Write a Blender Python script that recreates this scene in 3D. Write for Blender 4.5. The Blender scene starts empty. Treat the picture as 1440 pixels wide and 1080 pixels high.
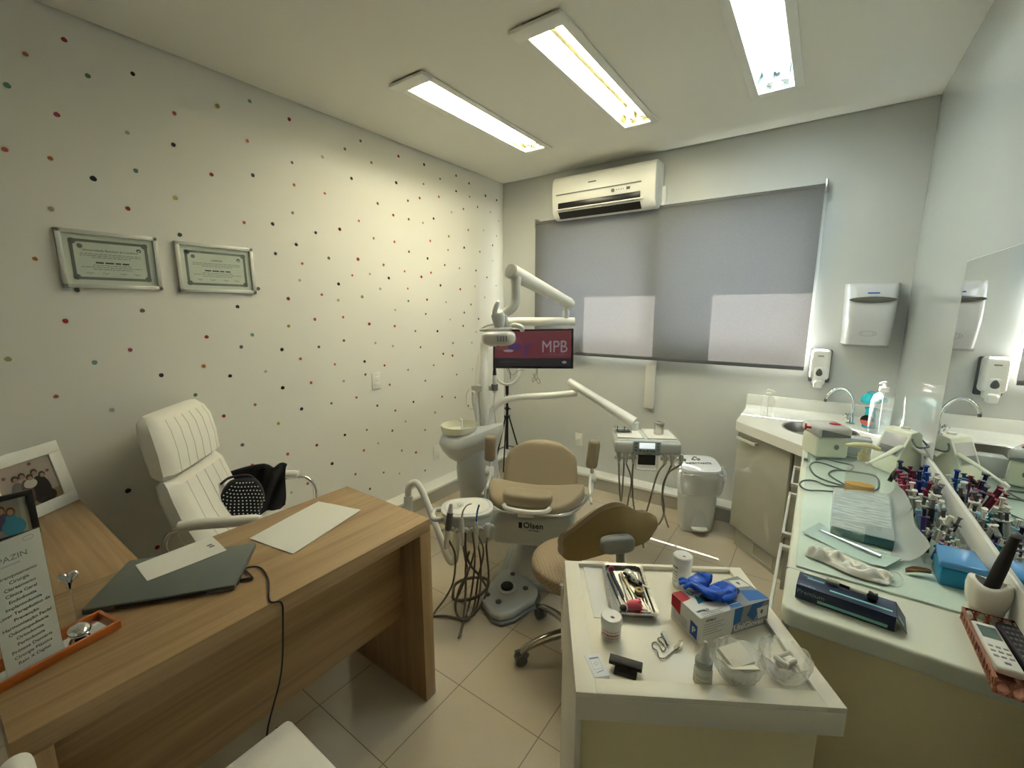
import bpy, bmesh, math, random
from mathutils import Matrix, Vector, noise
PI = math.pi
R = math.radians
random.seed(7)
scene = bpy.context.scene
COL = scene.collection

# ---------------------------------------------------------------- camera, world, sun, exposure
cam_d = bpy.data.cameras.new('camera')
cam_d.sensor_fit = 'HORIZONTAL'
cam_d.sensor_width = 36.0
cam_d.lens = 607.96 / 1440 * 36.0
cam_d.clip_start = 0.02
cam_o = bpy.data.objects.new('camera', cam_d)
COL.objects.link(cam_o)
cam_o.location = (2.5451, -3.4561, 1.55)
cam_o.rotation_euler = (PI / 2 - 0.1731, 0.0, 0.6155)
scene.camera = cam_o

world = bpy.data.worlds.new('world')
scene.world = world
world.use_nodes = True
wn = world.node_tree
wn.nodes['Background'].inputs[0].default_value = (0.70, 0.83, 1.0, 1)
wn.nodes['Background'].inputs[1].default_value = 7.0

sun_d = bpy.data.lights.new('sun', 'SUN')
sun_d.energy = 58.0
sun_d.angle = R(0.5)
sun_d.color = (1.0, 0.93, 0.86)
sun_o = bpy.data.objects.new('sun', sun_d)
COL.objects.link(sun_o)
sun_o.location = (-3, 4, 6)
sun_o.rotation_euler = Vector((0.35, -0.26, -0.49)).to_track_quat('-Z', 'Y').to_euler()

scene.view_settings.view_transform = 'Standard'
scene.view_settings.look = 'None'
scene.view_settings.gamma = 1.0
scene.view_settings.use_curve_mapping = False
scene.view_settings.exposure = 0.86

# ---------------------------------------------------------------- materials
MATS = {}
def mat(name, col, rough=0.5, metal=0.0, trans=0.0, spec=0.5, coat=0.0, emit=None, es=0.0, alpha=1.0,
        ior=1.45, noise_amt=0.0, noise_scale=20.0, bump=0.0, bscale=60.0, sheen=0.0, sss=0.0):
    if name in MATS:
        return MATS[name]
    m = bpy.data.materials.new(name)
    m.use_nodes = True
    nt = m.node_tree
    b = nt.nodes['Principled BSDF']
    I = b.inputs
    I['Base Color'].default_value = (*col, 1)
    I['Roughness'].default_value = rough
    I['Metallic'].default_value = metal
    I['Transmission Weight'].default_value = trans
    I['Specular IOR Level'].default_value = spec
    I['Coat Weight'].default_value = coat
    I['IOR'].default_value = ior
    I['Alpha'].default_value = alpha
    I['Sheen Weight'].default_value = sheen
    if emit:
        I['Emission Color'].default_value = (*emit, 1)
        I['Emission Strength'].default_value = es
    tc = None
    if noise_amt > 0 or bump > 0:
        tc = nt.nodes.new('ShaderNodeTexCoord')
    if noise_amt > 0:
        n = nt.nodes.new('ShaderNodeTexNoise')
        n.inputs['Scale'].default_value = noise_scale
        n.inputs['Detail'].default_value = 4
        nt.links.new(tc.outputs['Object'], n.inputs['Vector'])
        mx = nt.nodes.new('ShaderNodeMix')
        mx.data_type = 'RGBA'
        mx.inputs['A'].default_value = (*[c * (1 - noise_amt) for c in col], 1)
        mx.inputs['B'].default_value = (*[min(1, c * (1 + noise_amt)) for c in col], 1)
        nt.links.new(n.outputs['Fac'], mx.inputs['Factor'])
        nt.links.new(mx.outputs['Result'], I['Base Color'])
    if bump > 0:
        n2 = nt.nodes.new('ShaderNodeTexNoise')
        n2.inputs['Scale'].default_value = bscale
        n2.inputs['Detail'].default_value = 3
        nt.links.new(tc.outputs['Object'], n2.inputs['Vector'])
        bp = nt.nodes.new('ShaderNodeBump')
        bp.inputs['Strength'].default_value = bump
        bp.inputs['Distance'].default_value = 0.01
        nt.links.new(n2.outputs['Fac'], bp.inputs['Height'])
        nt.links.new(bp.outputs['Normal'], I['Normal'])
    MATS[name] = m
    return m

def wood_mat(name, c1, c2, axis):
    m = bpy.data.materials.new(name); m.use_nodes = True
    nt = m.node_tree; b = nt.nodes['Principled BSDF']
    g = nt.nodes.new('ShaderNodeNewGeometry')
    mp = nt.nodes.new('ShaderNodeMapping')
    s = [70, 70, 70]; s[axis] = 2.0
    mp.inputs['Scale'].default_value = s
    nt.links.new(g.outputs['Position'], mp.inputs['Vector'])
    n = nt.nodes.new('ShaderNodeTexNoise'); n.inputs['Scale'].default_value = 1.0
    n.inputs['Detail'].default_value = 5; n.inputs['Roughness'].default_value = 0.6
    nt.links.new(mp.outputs[0], n.inputs['Vector'])
    mp2 = nt.nodes.new('ShaderNodeMapping')
    s2 = [14, 14, 14]; s2[axis] = 0.7
    mp2.inputs['Scale'].default_value = s2
    nt.links.new(g.outputs['Position'], mp2.inputs['Vector'])
    n2 = nt.nodes.new('ShaderNodeTexNoise'); n2.inputs['Scale'].default_value = 1.0
    n2.inputs['Detail'].default_value = 3
    nt.links.new(mp2.outputs[0], n2.inputs['Vector'])
    ad = nt.nodes.new('ShaderNodeMath'); ad.operation = 'ADD'
    nt.links.new(n.outputs['Fac'], ad.inputs[0]); nt.links.new(n2.outputs['Fac'], ad.inputs[1])
    cr = nt.nodes.new('ShaderNodeValToRGB')
    cr.color_ramp.elements[0].position = 0.36; cr.color_ramp.elements[0].color = (*c1, 1)
    cr.color_ramp.elements[1].position = 0.66; cr.color_ramp.elements[1].color = (*c2, 1)
    hf = nt.nodes.new('ShaderNodeMath'); hf.operation = 'MULTIPLY'; hf.inputs[1].default_value = 0.5
    nt.links.new(ad.outputs[0], hf.inputs[0]); nt.links.new(hf.outputs[0], cr.inputs[0])
    nt.links.new(cr.outputs[0], b.inputs['Base Color'])
    b.inputs['Roughness'].default_value = 0.42
    return m

def tile_mat():
    m = bpy.data.materials.new('floor_tiles'); m.use_nodes = True
    nt = m.node_tree; b = nt.nodes['Principled BSDF']
    g = nt.nodes.new('ShaderNodeNewGeometry')
    sx = nt.nodes.new('ShaderNodeSeparateXYZ'); nt.links.new(g.outputs['Position'], sx.inputs[0])
    masks = []
    for k, o in ((0, 1.4627), (1, -2.3077)):
        a = nt.nodes.new('ShaderNodeMath'); a.operation = 'SUBTRACT'; a.inputs[1].default_value = o - 38.91
        nt.links.new(sx.outputs[k], a.inputs[0])
        d = nt.nodes.new('ShaderNodeMath'); d.operation = 'DIVIDE'; d.inputs[1].default_value = 0.3891
        nt.links.new(a.outputs[0], d.inputs[0])
        f = nt.nodes.new('ShaderNodeMath'); f.operation = 'FRACT'; nt.links.new(d.outputs[0], f.inputs[0])
        s = nt.nodes.new('ShaderNodeMath'); s.operation = 'SUBTRACT'; s.inputs[1].default_value = 0.5
        nt.links.new(f.outputs[0], s.inputs[0])
        ab = nt.nodes.new('ShaderNodeMath'); ab.operation = 'ABSOLUTE'; nt.links.new(s.outputs[0], ab.inputs[0])
        gt = nt.nodes.new('ShaderNodeMath'); gt.operation = 'GREATER_THAN'; gt.inputs[1].default_value = 0.5 - 0.0042
        nt.links.new(ab.outputs[0], gt.inputs[0]); masks.append(gt)
    mxm = nt.nodes.new('ShaderNodeMath'); mxm.operation = 'MAXIMUM'
    nt.links.new(masks[0].outputs[0], mxm.inputs[0]); nt.links.new(masks[1].outputs[0], mxm.inputs[1])
    n = nt.nodes.new('ShaderNodeTexNoise'); n.inputs['Scale'].default_value = 5; n.inputs['Detail'].default_value = 6
    nt.links.new(g.outputs['Position'], n.inputs['Vector'])
    c = nt.nodes.new('ShaderNodeMix'); c.data_type = 'RGBA'
    c.inputs['A'].default_value = (0.47, 0.405, 0.305, 1); c.inputs['B'].default_value = (0.53, 0.46, 0.35, 1)
    nt.links.new(n.outputs['Fac'], c.inputs['Factor'])
    c2 = nt.nodes.new('ShaderNodeMix'); c2.data_type = 'RGBA'; c2.inputs['B'].default_value = (0.17, 0.13, 0.085, 1)
    nt.links.new(c.outputs['Result'], c2.inputs['A']); nt.links.new(mxm.outputs[0], c2.inputs['Factor'])
    nt.links.new(c2.outputs['Result'], b.inputs['Base Color'])
    r = nt.nodes.new('ShaderNodeMix'); r.data_type = 'FLOAT'
    r.inputs['A'].default_value = 0.13; r.inputs['B'].default_value = 0.7
    nt.links.new(mxm.outputs[0], r.inputs['Factor']); nt.links.new(r.outputs['Result'], b.inputs['Roughness'])
    return m

def fabric_screen(name, col, transl, amount):
    m = bpy.data.materials.new(name); m.use_nodes = True
    nt = m.node_tree
    for nd in list(nt.nodes):
        nt.nodes.remove(nd)
    out = nt.nodes.new('ShaderNodeOutputMaterial')
    d = nt.nodes.new('ShaderNodeBsdfDiffuse'); t = nt.nodes.new('ShaderNodeBsdfTranslucent')
    g = nt.nodes.new('ShaderNodeTexCoord'); n = nt.nodes.new('ShaderNodeTexNoise')
    n.inputs['Scale'].default_value = 160; n.inputs['Detail'].default_value = 2
    nt.links.new(g.outputs['Object'], n.inputs['Vector'])
    mx = nt.nodes.new('ShaderNodeMix'); mx.data_type = 'RGBA'
    mx.inputs['A'].default_value = (*[c * 0.9 for c in col], 1); mx.inputs['B'].default_value = (*[c * 1.1 for c in col], 1)
    nt.links.new(n.outputs['Fac'], mx.inputs['Factor']); nt.links.new(mx.outputs['Result'], d.inputs['Color'])
    mx2 = nt.nodes.new('ShaderNodeMix'); mx2.data_type = 'RGBA'
    mx2.inputs['A'].default_value = (*[c * 0.82 for c in transl], 1); mx2.inputs['B'].default_value = (*[min(1, c * 1.18) for c in transl], 1)
    nt.links.new(n.outputs['Fac'], mx2.inputs['Factor']); nt.links.new(mx2.outputs['Result'], t.inputs['Color'])
    ms = nt.nodes.new('ShaderNodeMixShader'); ms.inputs[0].default_value = amount
    nt.links.new(d.outputs[0], ms.inputs[1]); nt.links.new(t.outputs[0], ms.inputs[2])
    nt.links.new(ms.outputs[0], out.inputs[0])
    return m

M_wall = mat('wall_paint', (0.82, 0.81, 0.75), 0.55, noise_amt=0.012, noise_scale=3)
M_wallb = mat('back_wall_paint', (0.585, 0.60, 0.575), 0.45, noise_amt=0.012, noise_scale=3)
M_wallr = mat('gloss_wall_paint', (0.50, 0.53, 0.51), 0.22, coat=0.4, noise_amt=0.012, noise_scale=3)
M_ceil = mat('ceiling_paint', (0.82, 0.81, 0.74), 0.8, noise_amt=0.01, noise_scale=4)
M_floor = tile_mat()
M_tilev = mat('skirting_tile', (0.47, 0.44, 0.37), 0.25, noise_amt=0.05, noise_scale=6)
M_white = mat('white_lacquer', (0.82, 0.82, 0.77), 0.3, noise_amt=0.01)
M_cream = mat('cream_laminate', (0.73, 0.76, 0.64), 0.35, noise_amt=0.015, noise_scale=5)
M_creamside = mat('cream_carcass', (0.86, 0.76, 0.47), 0.4, noise_amt=0.02, noise_scale=5)
M_cart = mat('warm_white_laminate', (0.82, 0.78, 0.66), 0.35, noise_amt=0.015, noise_scale=5)
M_cab = mat('taupe_gloss_door', (0.43, 0.43, 0.36), 0.14, coat=0.3, noise_amt=0.01)
M_plast = mat('white_plastic', (0.80, 0.80, 0.76), 0.32)
M_gplast = mat('grey_white_plastic', (0.52, 0.54, 0.53), 0.3)
M_lplast = mat('light_grey_plastic', (0.62, 0.64, 0.62), 0.3)
M_dplast = mat('dark_grey_plastic', (0.10, 0.105, 0.11), 0.4)
M_mgrey = mat('mid_grey_plastic', (0.17, 0.18, 0.18), 0.45)
M_black = mat('black_plastic', (0.008, 0.008, 0.009), 0.35)
M_chrome = mat('chrome', (0.75, 0.76, 0.76), 0.12, metal=1.0)
M_steel = mat('brushed_steel', (0.55, 0.55, 0.54), 0.28, metal=1.0)
M_alu = mat('painted_aluminium', (0.62, 0.62, 0.57), 0.4, metal=0.3)
M_glass = mat('clear_glass', (0.95, 0.98, 0.97), 0.02, trans=1.0, ior=1.45)
M_dsteel = mat('dark_steel', (0.26, 0.24, 0.21), 0.3, metal=1.0)
M_crystal0 = mat('crystal_glass', (0.98, 0.99, 0.98), 0.01, trans=1.0, ior=1.5)
M_clear = mat('clear_plastic', (0.93, 0.96, 0.96), 0.08, trans=1.0, ior=1.2)
M_bottle = mat('bottle_clear', (.84, .88, .86), .08, alpha=.20)
M_film = mat('frosted_film', (0.85, 0.89, 0.88), 0.35, trans=0.0, alpha=0.55)
M_leather = mat('white_leatherette', (0.90, 0.88, 0.80), 0.45, bump=0.12, bscale=350)
M_seam = mat('grey_seam', (0.52, 0.50, 0.44), 0.6)
M_beige = mat('tan_leatherette', (0.345, 0.28, 0.185), 0.45, bump=0.06, bscale=300)
M_beigeback = mat('tan_shell', (0.25, 0.18, 0.075), 0.5)
M_wood = wood_mat('oak_laminate_long', (0.275, 0.165, 0.070), (0.45, 0.30, 0.15), 1)
M_woodx = wood_mat('oak_laminate_cross', (0.275, 0.165, 0.070), (0.45, 0.30, 0.15), 0)
M_woodz = wood_mat('oak_laminate_upright', (0.275, 0.165, 0.070), (0.45, 0.30, 0.15), 2)
M_paper = mat('white_paper', (0.80, 0.79, 0.73), 0.7)
M_ink = mat('dark_ink', (0.03, 0.03, 0.035), 0.6)
M_greyink = mat('grey_ink', (0.22, 0.21, 0.19), 0.6)
M_mirror = mat('mirror_silver', (0.88, 0.90, 0.90), 0.0, metal=1.0)
M_blue = mat('royal_blue', (0.01, 0.07, 0.42), 0.35)
M_blue2 = mat('mid_blue', (0.015, 0.13, 0.42), 0.4)
M_navy = mat('navy_card', (0.012, 0.025, 0.075), 0.35)
M_teal = mat('pale_teal', (0.25, 0.62, 0.58), 0.4)
M_turq = mat('turquoise_plastic', (0.02, 0.50, 0.60), 0.25)
M_red = mat('red_plastic', (0.45, 0.015, 0.02), 0.35)
M_wine = mat('wine_plastic', (0.20, 0.02, 0.05), 0.4)
M_pink = mat('pink_rubber', (0.95, 0.15, 0.24), 0.4)
M_coral = mat('coral_plastic', (0.75, 0.16, 0.14), 0.35)
M_hose = mat('grey_hose', (0.14, 0.115, 0.085), 0.45)
M_cable = mat('slate_cable', (0.10, 0.125, 0.12), 0.5)

# ---------------------------------------------------------------- geometry helpers
def RX(a): return Matrix.Rotation(a, 4, 'X')
def RY(a): return Matrix.Rotation(a, 4, 'Y')
def RZ(a): return Matrix.Rotation(a, 4, 'Z')
def T(*p):
    return Matrix.Translation(p if len(p) == 3 else p[0])
def V(*p): return Vector(p if len(p) > 1 else p[0])
def frame(o, x, y, z=None):
    x = Vector(x).normalized(); y = Vector(y)
    z = x.cross(y).normalized() if z is None else Vector(z).normalized()
    y = z.cross(x).normalized()
    m = Matrix.Identity(4)
    for i in range(3):
        m[i][0] = x[i]; m[i][1] = y[i]; m[i][2] = z[i]; m[i][3] = o[i]
    return m
def smooth_path(pts, n=6, closed=False):
    P = [Vector(p) for p in pts]
    out = []
    N = len(P)
    rng = range(N if closed else N - 1)
    for i in rng:
        p0 = P[(i - 1) % N] if (closed or i > 0) else P[i] * 2 - P[i + 1]
        p1 = P[i]; p2 = P[(i + 1) % N]
        p3 = P[(i + 2) % N] if (closed or i + 2 < N) else P[i + 1] * 2 - P[i]
        for k in range(n):
            t = k / n
            out.append(0.5 * ((2 * p1) + (-p0 + p2) * t + (2 * p0 - 5 * p1 + 4 * p2 - p3) * t * t + (-p0 + 3 * p1 - 3 * p2 + p3) * t ** 3))
    if not closed:
        out.append(P[-1])
    return out

class B:
    def __init__(s):
        s.v = []; s.f = []; s.m = []; s.s = []
    def add(s, vs, fs, mi=0, M=None, smooth=True):
        o = len(s.v)
        for p in vs:
            s.v.append((M @ Vector(p)) if M else Vector(p))
        for f in fs:
            s.f.append([i + o for i in f]); s.m.append(mi); s.s.append(smooth)
        return s
    def _bm(s, bm, mi, M, smooth=True):
        bm.verts.index_update()
        s.add([v.co.copy() for v in bm.verts], [[v.index for v in f.verts] for f in bm.faces], mi, M, smooth)
        bm.free()
        return s
    def box(s, x0, x1, y0, y1, z0, z1, mi=0, bev=0.0, M=None, seg=2):
        bm = bmesh.new()
        bmesh.ops.create_cube(bm, size=1.0)
        for v in bm.verts:
            v.co = Vector(((x0 + x1) / 2 + v.co.x * (x1 - x0), (y0 + y1) / 2 + v.co.y * (y1 - y0), (z0 + z1) / 2 + v.co.z * (z1 - z0)))
        if bev > 0:
            bev = min(bev, 0.49 * min(abs(x1 - x0), abs(y1 - y0), abs(z1 - z0)))
            bmesh.ops.bevel(bm, geom=bm.edges[:], offset=bev, segments=seg, profile=0.5, affect='EDGES')
        return s._bm(bm, mi, M)
    def prism(s, poly, z0, z1, mi=0, bev=0.0, M=None, seg=2):
        bm = bmesh.new()
        n = len(poly)
        a = [bm.verts.new((p[0], p[1], z0)) for p in poly]
        b = [bm.verts.new((p[0], p[1], z1)) for p in poly]
        bm.faces.new(a[::-1]); bm.faces.new(b)
        for i in range(n):
            bm.faces.new((a[i], a[(i + 1) % n], b[(i + 1) % n], b[i]))
        bmesh.ops.recalc_face_normals(bm, faces=bm.faces[:])
        if bev > 0:
            ed = [e for e in bm.edges if len(e.link_faces) == 2 and e.calc_face_angle(0) > 0.6]
            bmesh.ops.bevel(bm, geom=ed, offset=bev, segments=seg, profile=0.5, affect='EDGES')
        return s._bm(bm, mi, M)
    def lathe(s, prof, M=None, n=24, mi=0, cap=True):
        vs = []; fs = []
        k = len(prof)
        for r, z in prof:
            for i in range(n):
                a = 2 * PI * i / n
                vs.append((r * math.cos(a), r * math.sin(a), z))
        for j in range(k - 1):
            for i in range(n):
                a = j * n + i; b = j * n + (i + 1) % n
                fs.append([a, b, b + n, a + n])
        if cap:
            if prof[0][0] > 1e-5: fs.append(list(range(n))[::-1])
            if prof[-1][0] > 1e-5: fs.append([(k - 1) * n + i for i in range(n)])
        return s.add(vs, fs, mi, M)
    def cyl(s, p0, p1, r0, r1=None, n=16, mi=0):
        if r1 is None: r1 = r0
        p0 = Vector(p0); p1 = Vector(p1)
        d = p1 - p0
        M = T(p0) @ d.to_track_quat('Z', 'Y').to_matrix().to_4x4()
        return s.lathe([(r0, 0), (r1, d.length)], M, n, mi)
    def tube(s, pts, r, n=8, mi=0, sm=0, closed=False, cap=True, flat=1.0):
        P = [Vector(p) for p in pts]
        if sm: P = smooth_path(P, sm, closed)
        N = len(P)
        rr = r if isinstance(r, (list, tuple)) else None
        vs = []; fs = []
        t0 = (P[1] - P[0]).normalized()
        up = Vector((0, 0, 1)) if abs(t0.z) < 0.9 else Vector((1, 0, 0))
        nrm = t0.cross(up).normalized()
        for i in range(N):
            if closed: t = (P[(i + 1) % N] - P[i - 1]).normalized()
            elif i == 0: t = t0
            elif i == N - 1: t = (P[i] - P[i - 1]).normalized()
            else: t = (P[i + 1] - P[i - 1]).normalized()
            nrm = (nrm - t * nrm.dot(t))
            nrm = nrm.normalized() if nrm.length > 1e-6 else t.orthogonal().normalized()
            bi = t.cross(nrm)
            if rr:
                u = i / (N - 1) * (len(rr) - 1); k = min(int(u), len(rr) - 2); ra = rr[k] + (rr[k + 1] - rr[k]) * (u - k)
            else: ra = r
            for j in range(n):
                a = 2 * PI * j / n
                vs.append(P[i] + nrm * (ra * math.cos(a)) + bi * (ra * flat * math.sin(a)))
        for i in range(N if closed else N - 1):
            for j in range(n):
                a = i * n + j; b = i * n + (j + 1) % n
                c = ((i + 1) % N) * n + (j + 1) % n; d = ((i + 1) % N) * n + j
                fs.append([a, b, c, d])
        if cap and not closed:
            fs.append(list(range(n))[::-1]); fs.append([(N - 1) * n + j for j in range(n)])
        return s.add(vs, fs, mi)
    def ell(s, c, rad, M=None, mi=0, n=16, m=10, e1=1.0, e2=1.0, fn=None):
        # superellipsoid: e<1 boxier
        def pw(v, e): return math.copysign(abs(v) ** e, v)
        vs = []; fs = []
        for j in range(m + 1):
            ph = -PI / 2 + PI * j / m
            for i in range(n):
                th = 2 * PI * i / n
                x = rad[0] * pw(math.cos(ph), e1) * pw(math.cos(th), e2)
                y = rad[1] * pw(math.cos(ph), e1) * pw(math.sin(th), e2)
                z = rad[2] * pw(math.sin(ph), e1)
                p = Vector((x, y, z))
                if fn: p = fn(p)
                vs.append(p + Vector(c))
        for j in range(m):
            for i in range(n):
                a = j * n + i; b = j * n + (i + 1) % n
                fs.append([a, b, b + n, a + n])
        return s.add(vs, fs, mi, M)
    def sheet(s, fn, nu, nv, th, mi=0, M=None):
        # fn(u,v)->point; given a thickness th along its normal
        P = [[Vector(fn(i / nu, j / nv)) for j in range(nv + 1)] for i in range(nu + 1)]
        vs = []; fs = []
        def nr(i, j):
            a = P[min(i + 1, nu)][j] - P[max(i - 1, 0)][j]; b = P[i][min(j + 1, nv)] - P[i][max(j - 1, 0)]
            c = a.cross(b)
            return c.normalized() if c.length > 1e-12 else Vector((0, 0, 1))
        W_ = nv + 1
        for i in range(nu + 1):
            for j in range(nv + 1): vs.append(P[i][j])
        o = len(vs)
        for i in range(nu + 1):
            for j in range(nv + 1): vs.append(P[i][j] - nr(i, j) * th)
        for i in range(nu):
            for j in range(nv):
                a = i * W_ + j
                fs.append([a, a + W_, a + W_ + 1, a + 1]); fs.append([o + a, o + a + 1, o + a + W_ + 1, o + a + W_])
        for i in range(nu):
            a = i * W_; fs.append([a, o + a, o + a + W_, a + W_])
            a = i * W_ + nv; fs.append([a, a + W_, o + a + W_, o + a])
        for j in range(nv):
            a = j; fs.append([a, a + 1, o + a + 1, o + a])
            a = nu * W_ + j; fs.append([a, o + a, o + a + 1, a + 1])
        return s.add(vs, fs, mi, M)
    def sheet_open(s, rows, mi=0):
        vs = [q for r in rows for q in r]; n = len(rows[0])
        return s.add(vs, [[j * n + i, j * n + i + 1, (j + 1) * n + i + 1, (j + 1) * n + i] for j in range(len(rows) - 1) for i in range(n - 1)], mi)
    def text(s, body, size, M, mi=0, depth=0.0003, align='CENTER', bold=0.0, sx=1.0):
        c = bpy.data.curves.new('lettering', 'FONT')
        c.body = body; c.size = size; c.align_x = align; c.align_y = 'CENTER'
        c.extrude = depth; c.offset = bold; c.resolution_u = 3
        o = bpy.data.objects.new('lettering', c)
        COL.objects.link(o)
        dg = bpy.context.evaluated_depsgraph_get()
        me = bpy.data.meshes.new_from_object(o.evaluated_get(dg))
        MM = M @ Matrix.Diagonal((sx, 1, 1, 1))
        s.add([v.co.copy() for v in me.vertices], [list(p.vertices) for p in me.polygons], mi, MM, smooth=False)
        bpy.data.objects.remove(o); bpy.data.meshes.remove(me); bpy.data.curves.remove(c)
        return s

INV = {}
def obj(name, b, mats, parent=None, local=False, org=None, sharp=38):
    """links the collected geometry as ONE mesh object (a part when it has a parent)"""
    me = bpy.data.meshes.new(name)
    vs = b.v
    if parent is not None:
        if not local:
            iv = INV[parent.name]
            vs = [iv @ v for v in vs]
    elif org is not None:
        o3 = Vector(org); vs = [v - o3 for v in vs]
    me.from_pydata([tuple(v) for v in vs], [], b.f)
    if not isinstance(mats, (list, tuple)): mats = [mats]
    for m in mats: me.materials.append(m)
    me.polygons.foreach_set('material_index', b.m)
    me.polygons.foreach_set('use_smooth', b.s)
    me.validate()
    me.set_sharp_from_angle(angle=R(sharp))
    me.update()
    o = bpy.data.objects.new(name, me)
    COL.objects.link(o)
    if parent is not None:
        o.parent = parent
        INV[o.name] = INV[parent.name]
    elif org is not None:
        o.location = org
        INV[o.name] = T(org).inverted()
    else:
        INV[o.name] = Matrix.Identity(4)
    return o

def tag(o, label, cat, group=None, kind=None):
    o['label'] = label; o['category'] = cat
    if group: o['group'] = group
    if kind: o['kind'] = kind
    return o
def thing(name, label, cat, loc=(0, 0, 0), rz=0.0, group=None):
    o = bpy.data.objects.new(name, None)
    o.empty_display_size = 0.05
    COL.objects.link(o)
    o.location = loc; o.rotation_euler = (0, 0, rz)
    INV[o.name] = (T(loc) @ RZ(rz)).inverted()
    return tag(o, label, cat, group)
def struct(name, b, mats, parent=None):
    o = obj(name, b, mats, parent)
    if parent is None: o['kind'] = 'structure'
    return o
def copy_thing(o, loc, rot=None, label=None, group=None):
    c = o.copy(); COL.objects.link(c); c.location = loc
    if rot is not None: c.rotation_euler = rot
    if label: c['label'] = label
    if group: c['group'] = group
    for ch in list(o.children):
        d = ch.copy(); COL.objects.link(d); d.parent = c
        for g in list(ch.children):
            e = g.copy(); COL.objects.link(e); e.parent = d
    return c


def thin_pane(name, col, refl=1.0):
    m = bpy.data.materials.new(name); m.use_nodes = True
    nt = m.node_tree
    for nd in list(nt.nodes): nt.nodes.remove(nd)
    out = nt.nodes.new('ShaderNodeOutputMaterial'); tr = nt.nodes.new('ShaderNodeBsdfTransparent'); gl = nt.nodes.new('ShaderNodeBsdfGlossy')
    tr.inputs[0].default_value = (*col, 1); gl.inputs['Roughness'].default_value = 0.02
    lw = nt.nodes.new('ShaderNodeLayerWeight'); lw.inputs['Blend'].default_value = 0.5
    pw = nt.nodes.new('ShaderNodeMath'); pw.operation = 'POWER'; pw.inputs[1].default_value = 4.0
    nt.links.new(lw.outputs['Facing'], pw.inputs[0])
    fr = nt.nodes.new('ShaderNodeMath'); fr.operation = 'MULTIPLY_ADD'; fr.inputs[1].default_value = 0.55; fr.inputs[2].default_value = 0.04
    nt.links.new(pw.outputs[0], fr.inputs[0])
    mx = nt.nodes.new('ShaderNodeMixShader')
    nt.links.new(fr.outputs[0], mx.inputs[0]); nt.links.new(tr.outputs[0], mx.inputs[1]); nt.links.new(gl.outputs[0], mx.inputs[2]); nt.links.new(mx.outputs[0], out.inputs[0])
    return m
M_pane = thin_pane('thin_clear_pane', (0.97, 0.99, 0.98))
M_acryl = thin_pane('thin_acrylic', (0.975, 0.985, 0.98))
# ================================================================ THE ROOM
RW, RF, CH = 2.958, -4.75, 2.69
b = B().box(-0.1, RW + 0.1, RF - 0.1, 0.22, -0.06, 0.0)
struct('floor', b, M_floor)

b = B()
lamps = [(0.64, 0.815), (1.40, 1.575), (2.145, 2.32)]
LY0, LY1 = -1.815, -0.588
xs = [0.015] + [v for l in lamps for v in l] + [RW]
for i in range(0, len(xs), 2):
    b.box(xs[i], xs[i + 1], RF, -0.015, CH, CH + 0.03)
for a, c in lamps:
    b.box(a, c, RF, LY0, CH, CH + 0.03); b.box(a, c, LY1, -0.015, CH, CH + 0.03)
b.box(-0.1, RW + 0.1, RF - 0.1, 0.22, CH + 0.16, CH + 0.22)
struct('ceiling', b, M_ceil)

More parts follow.
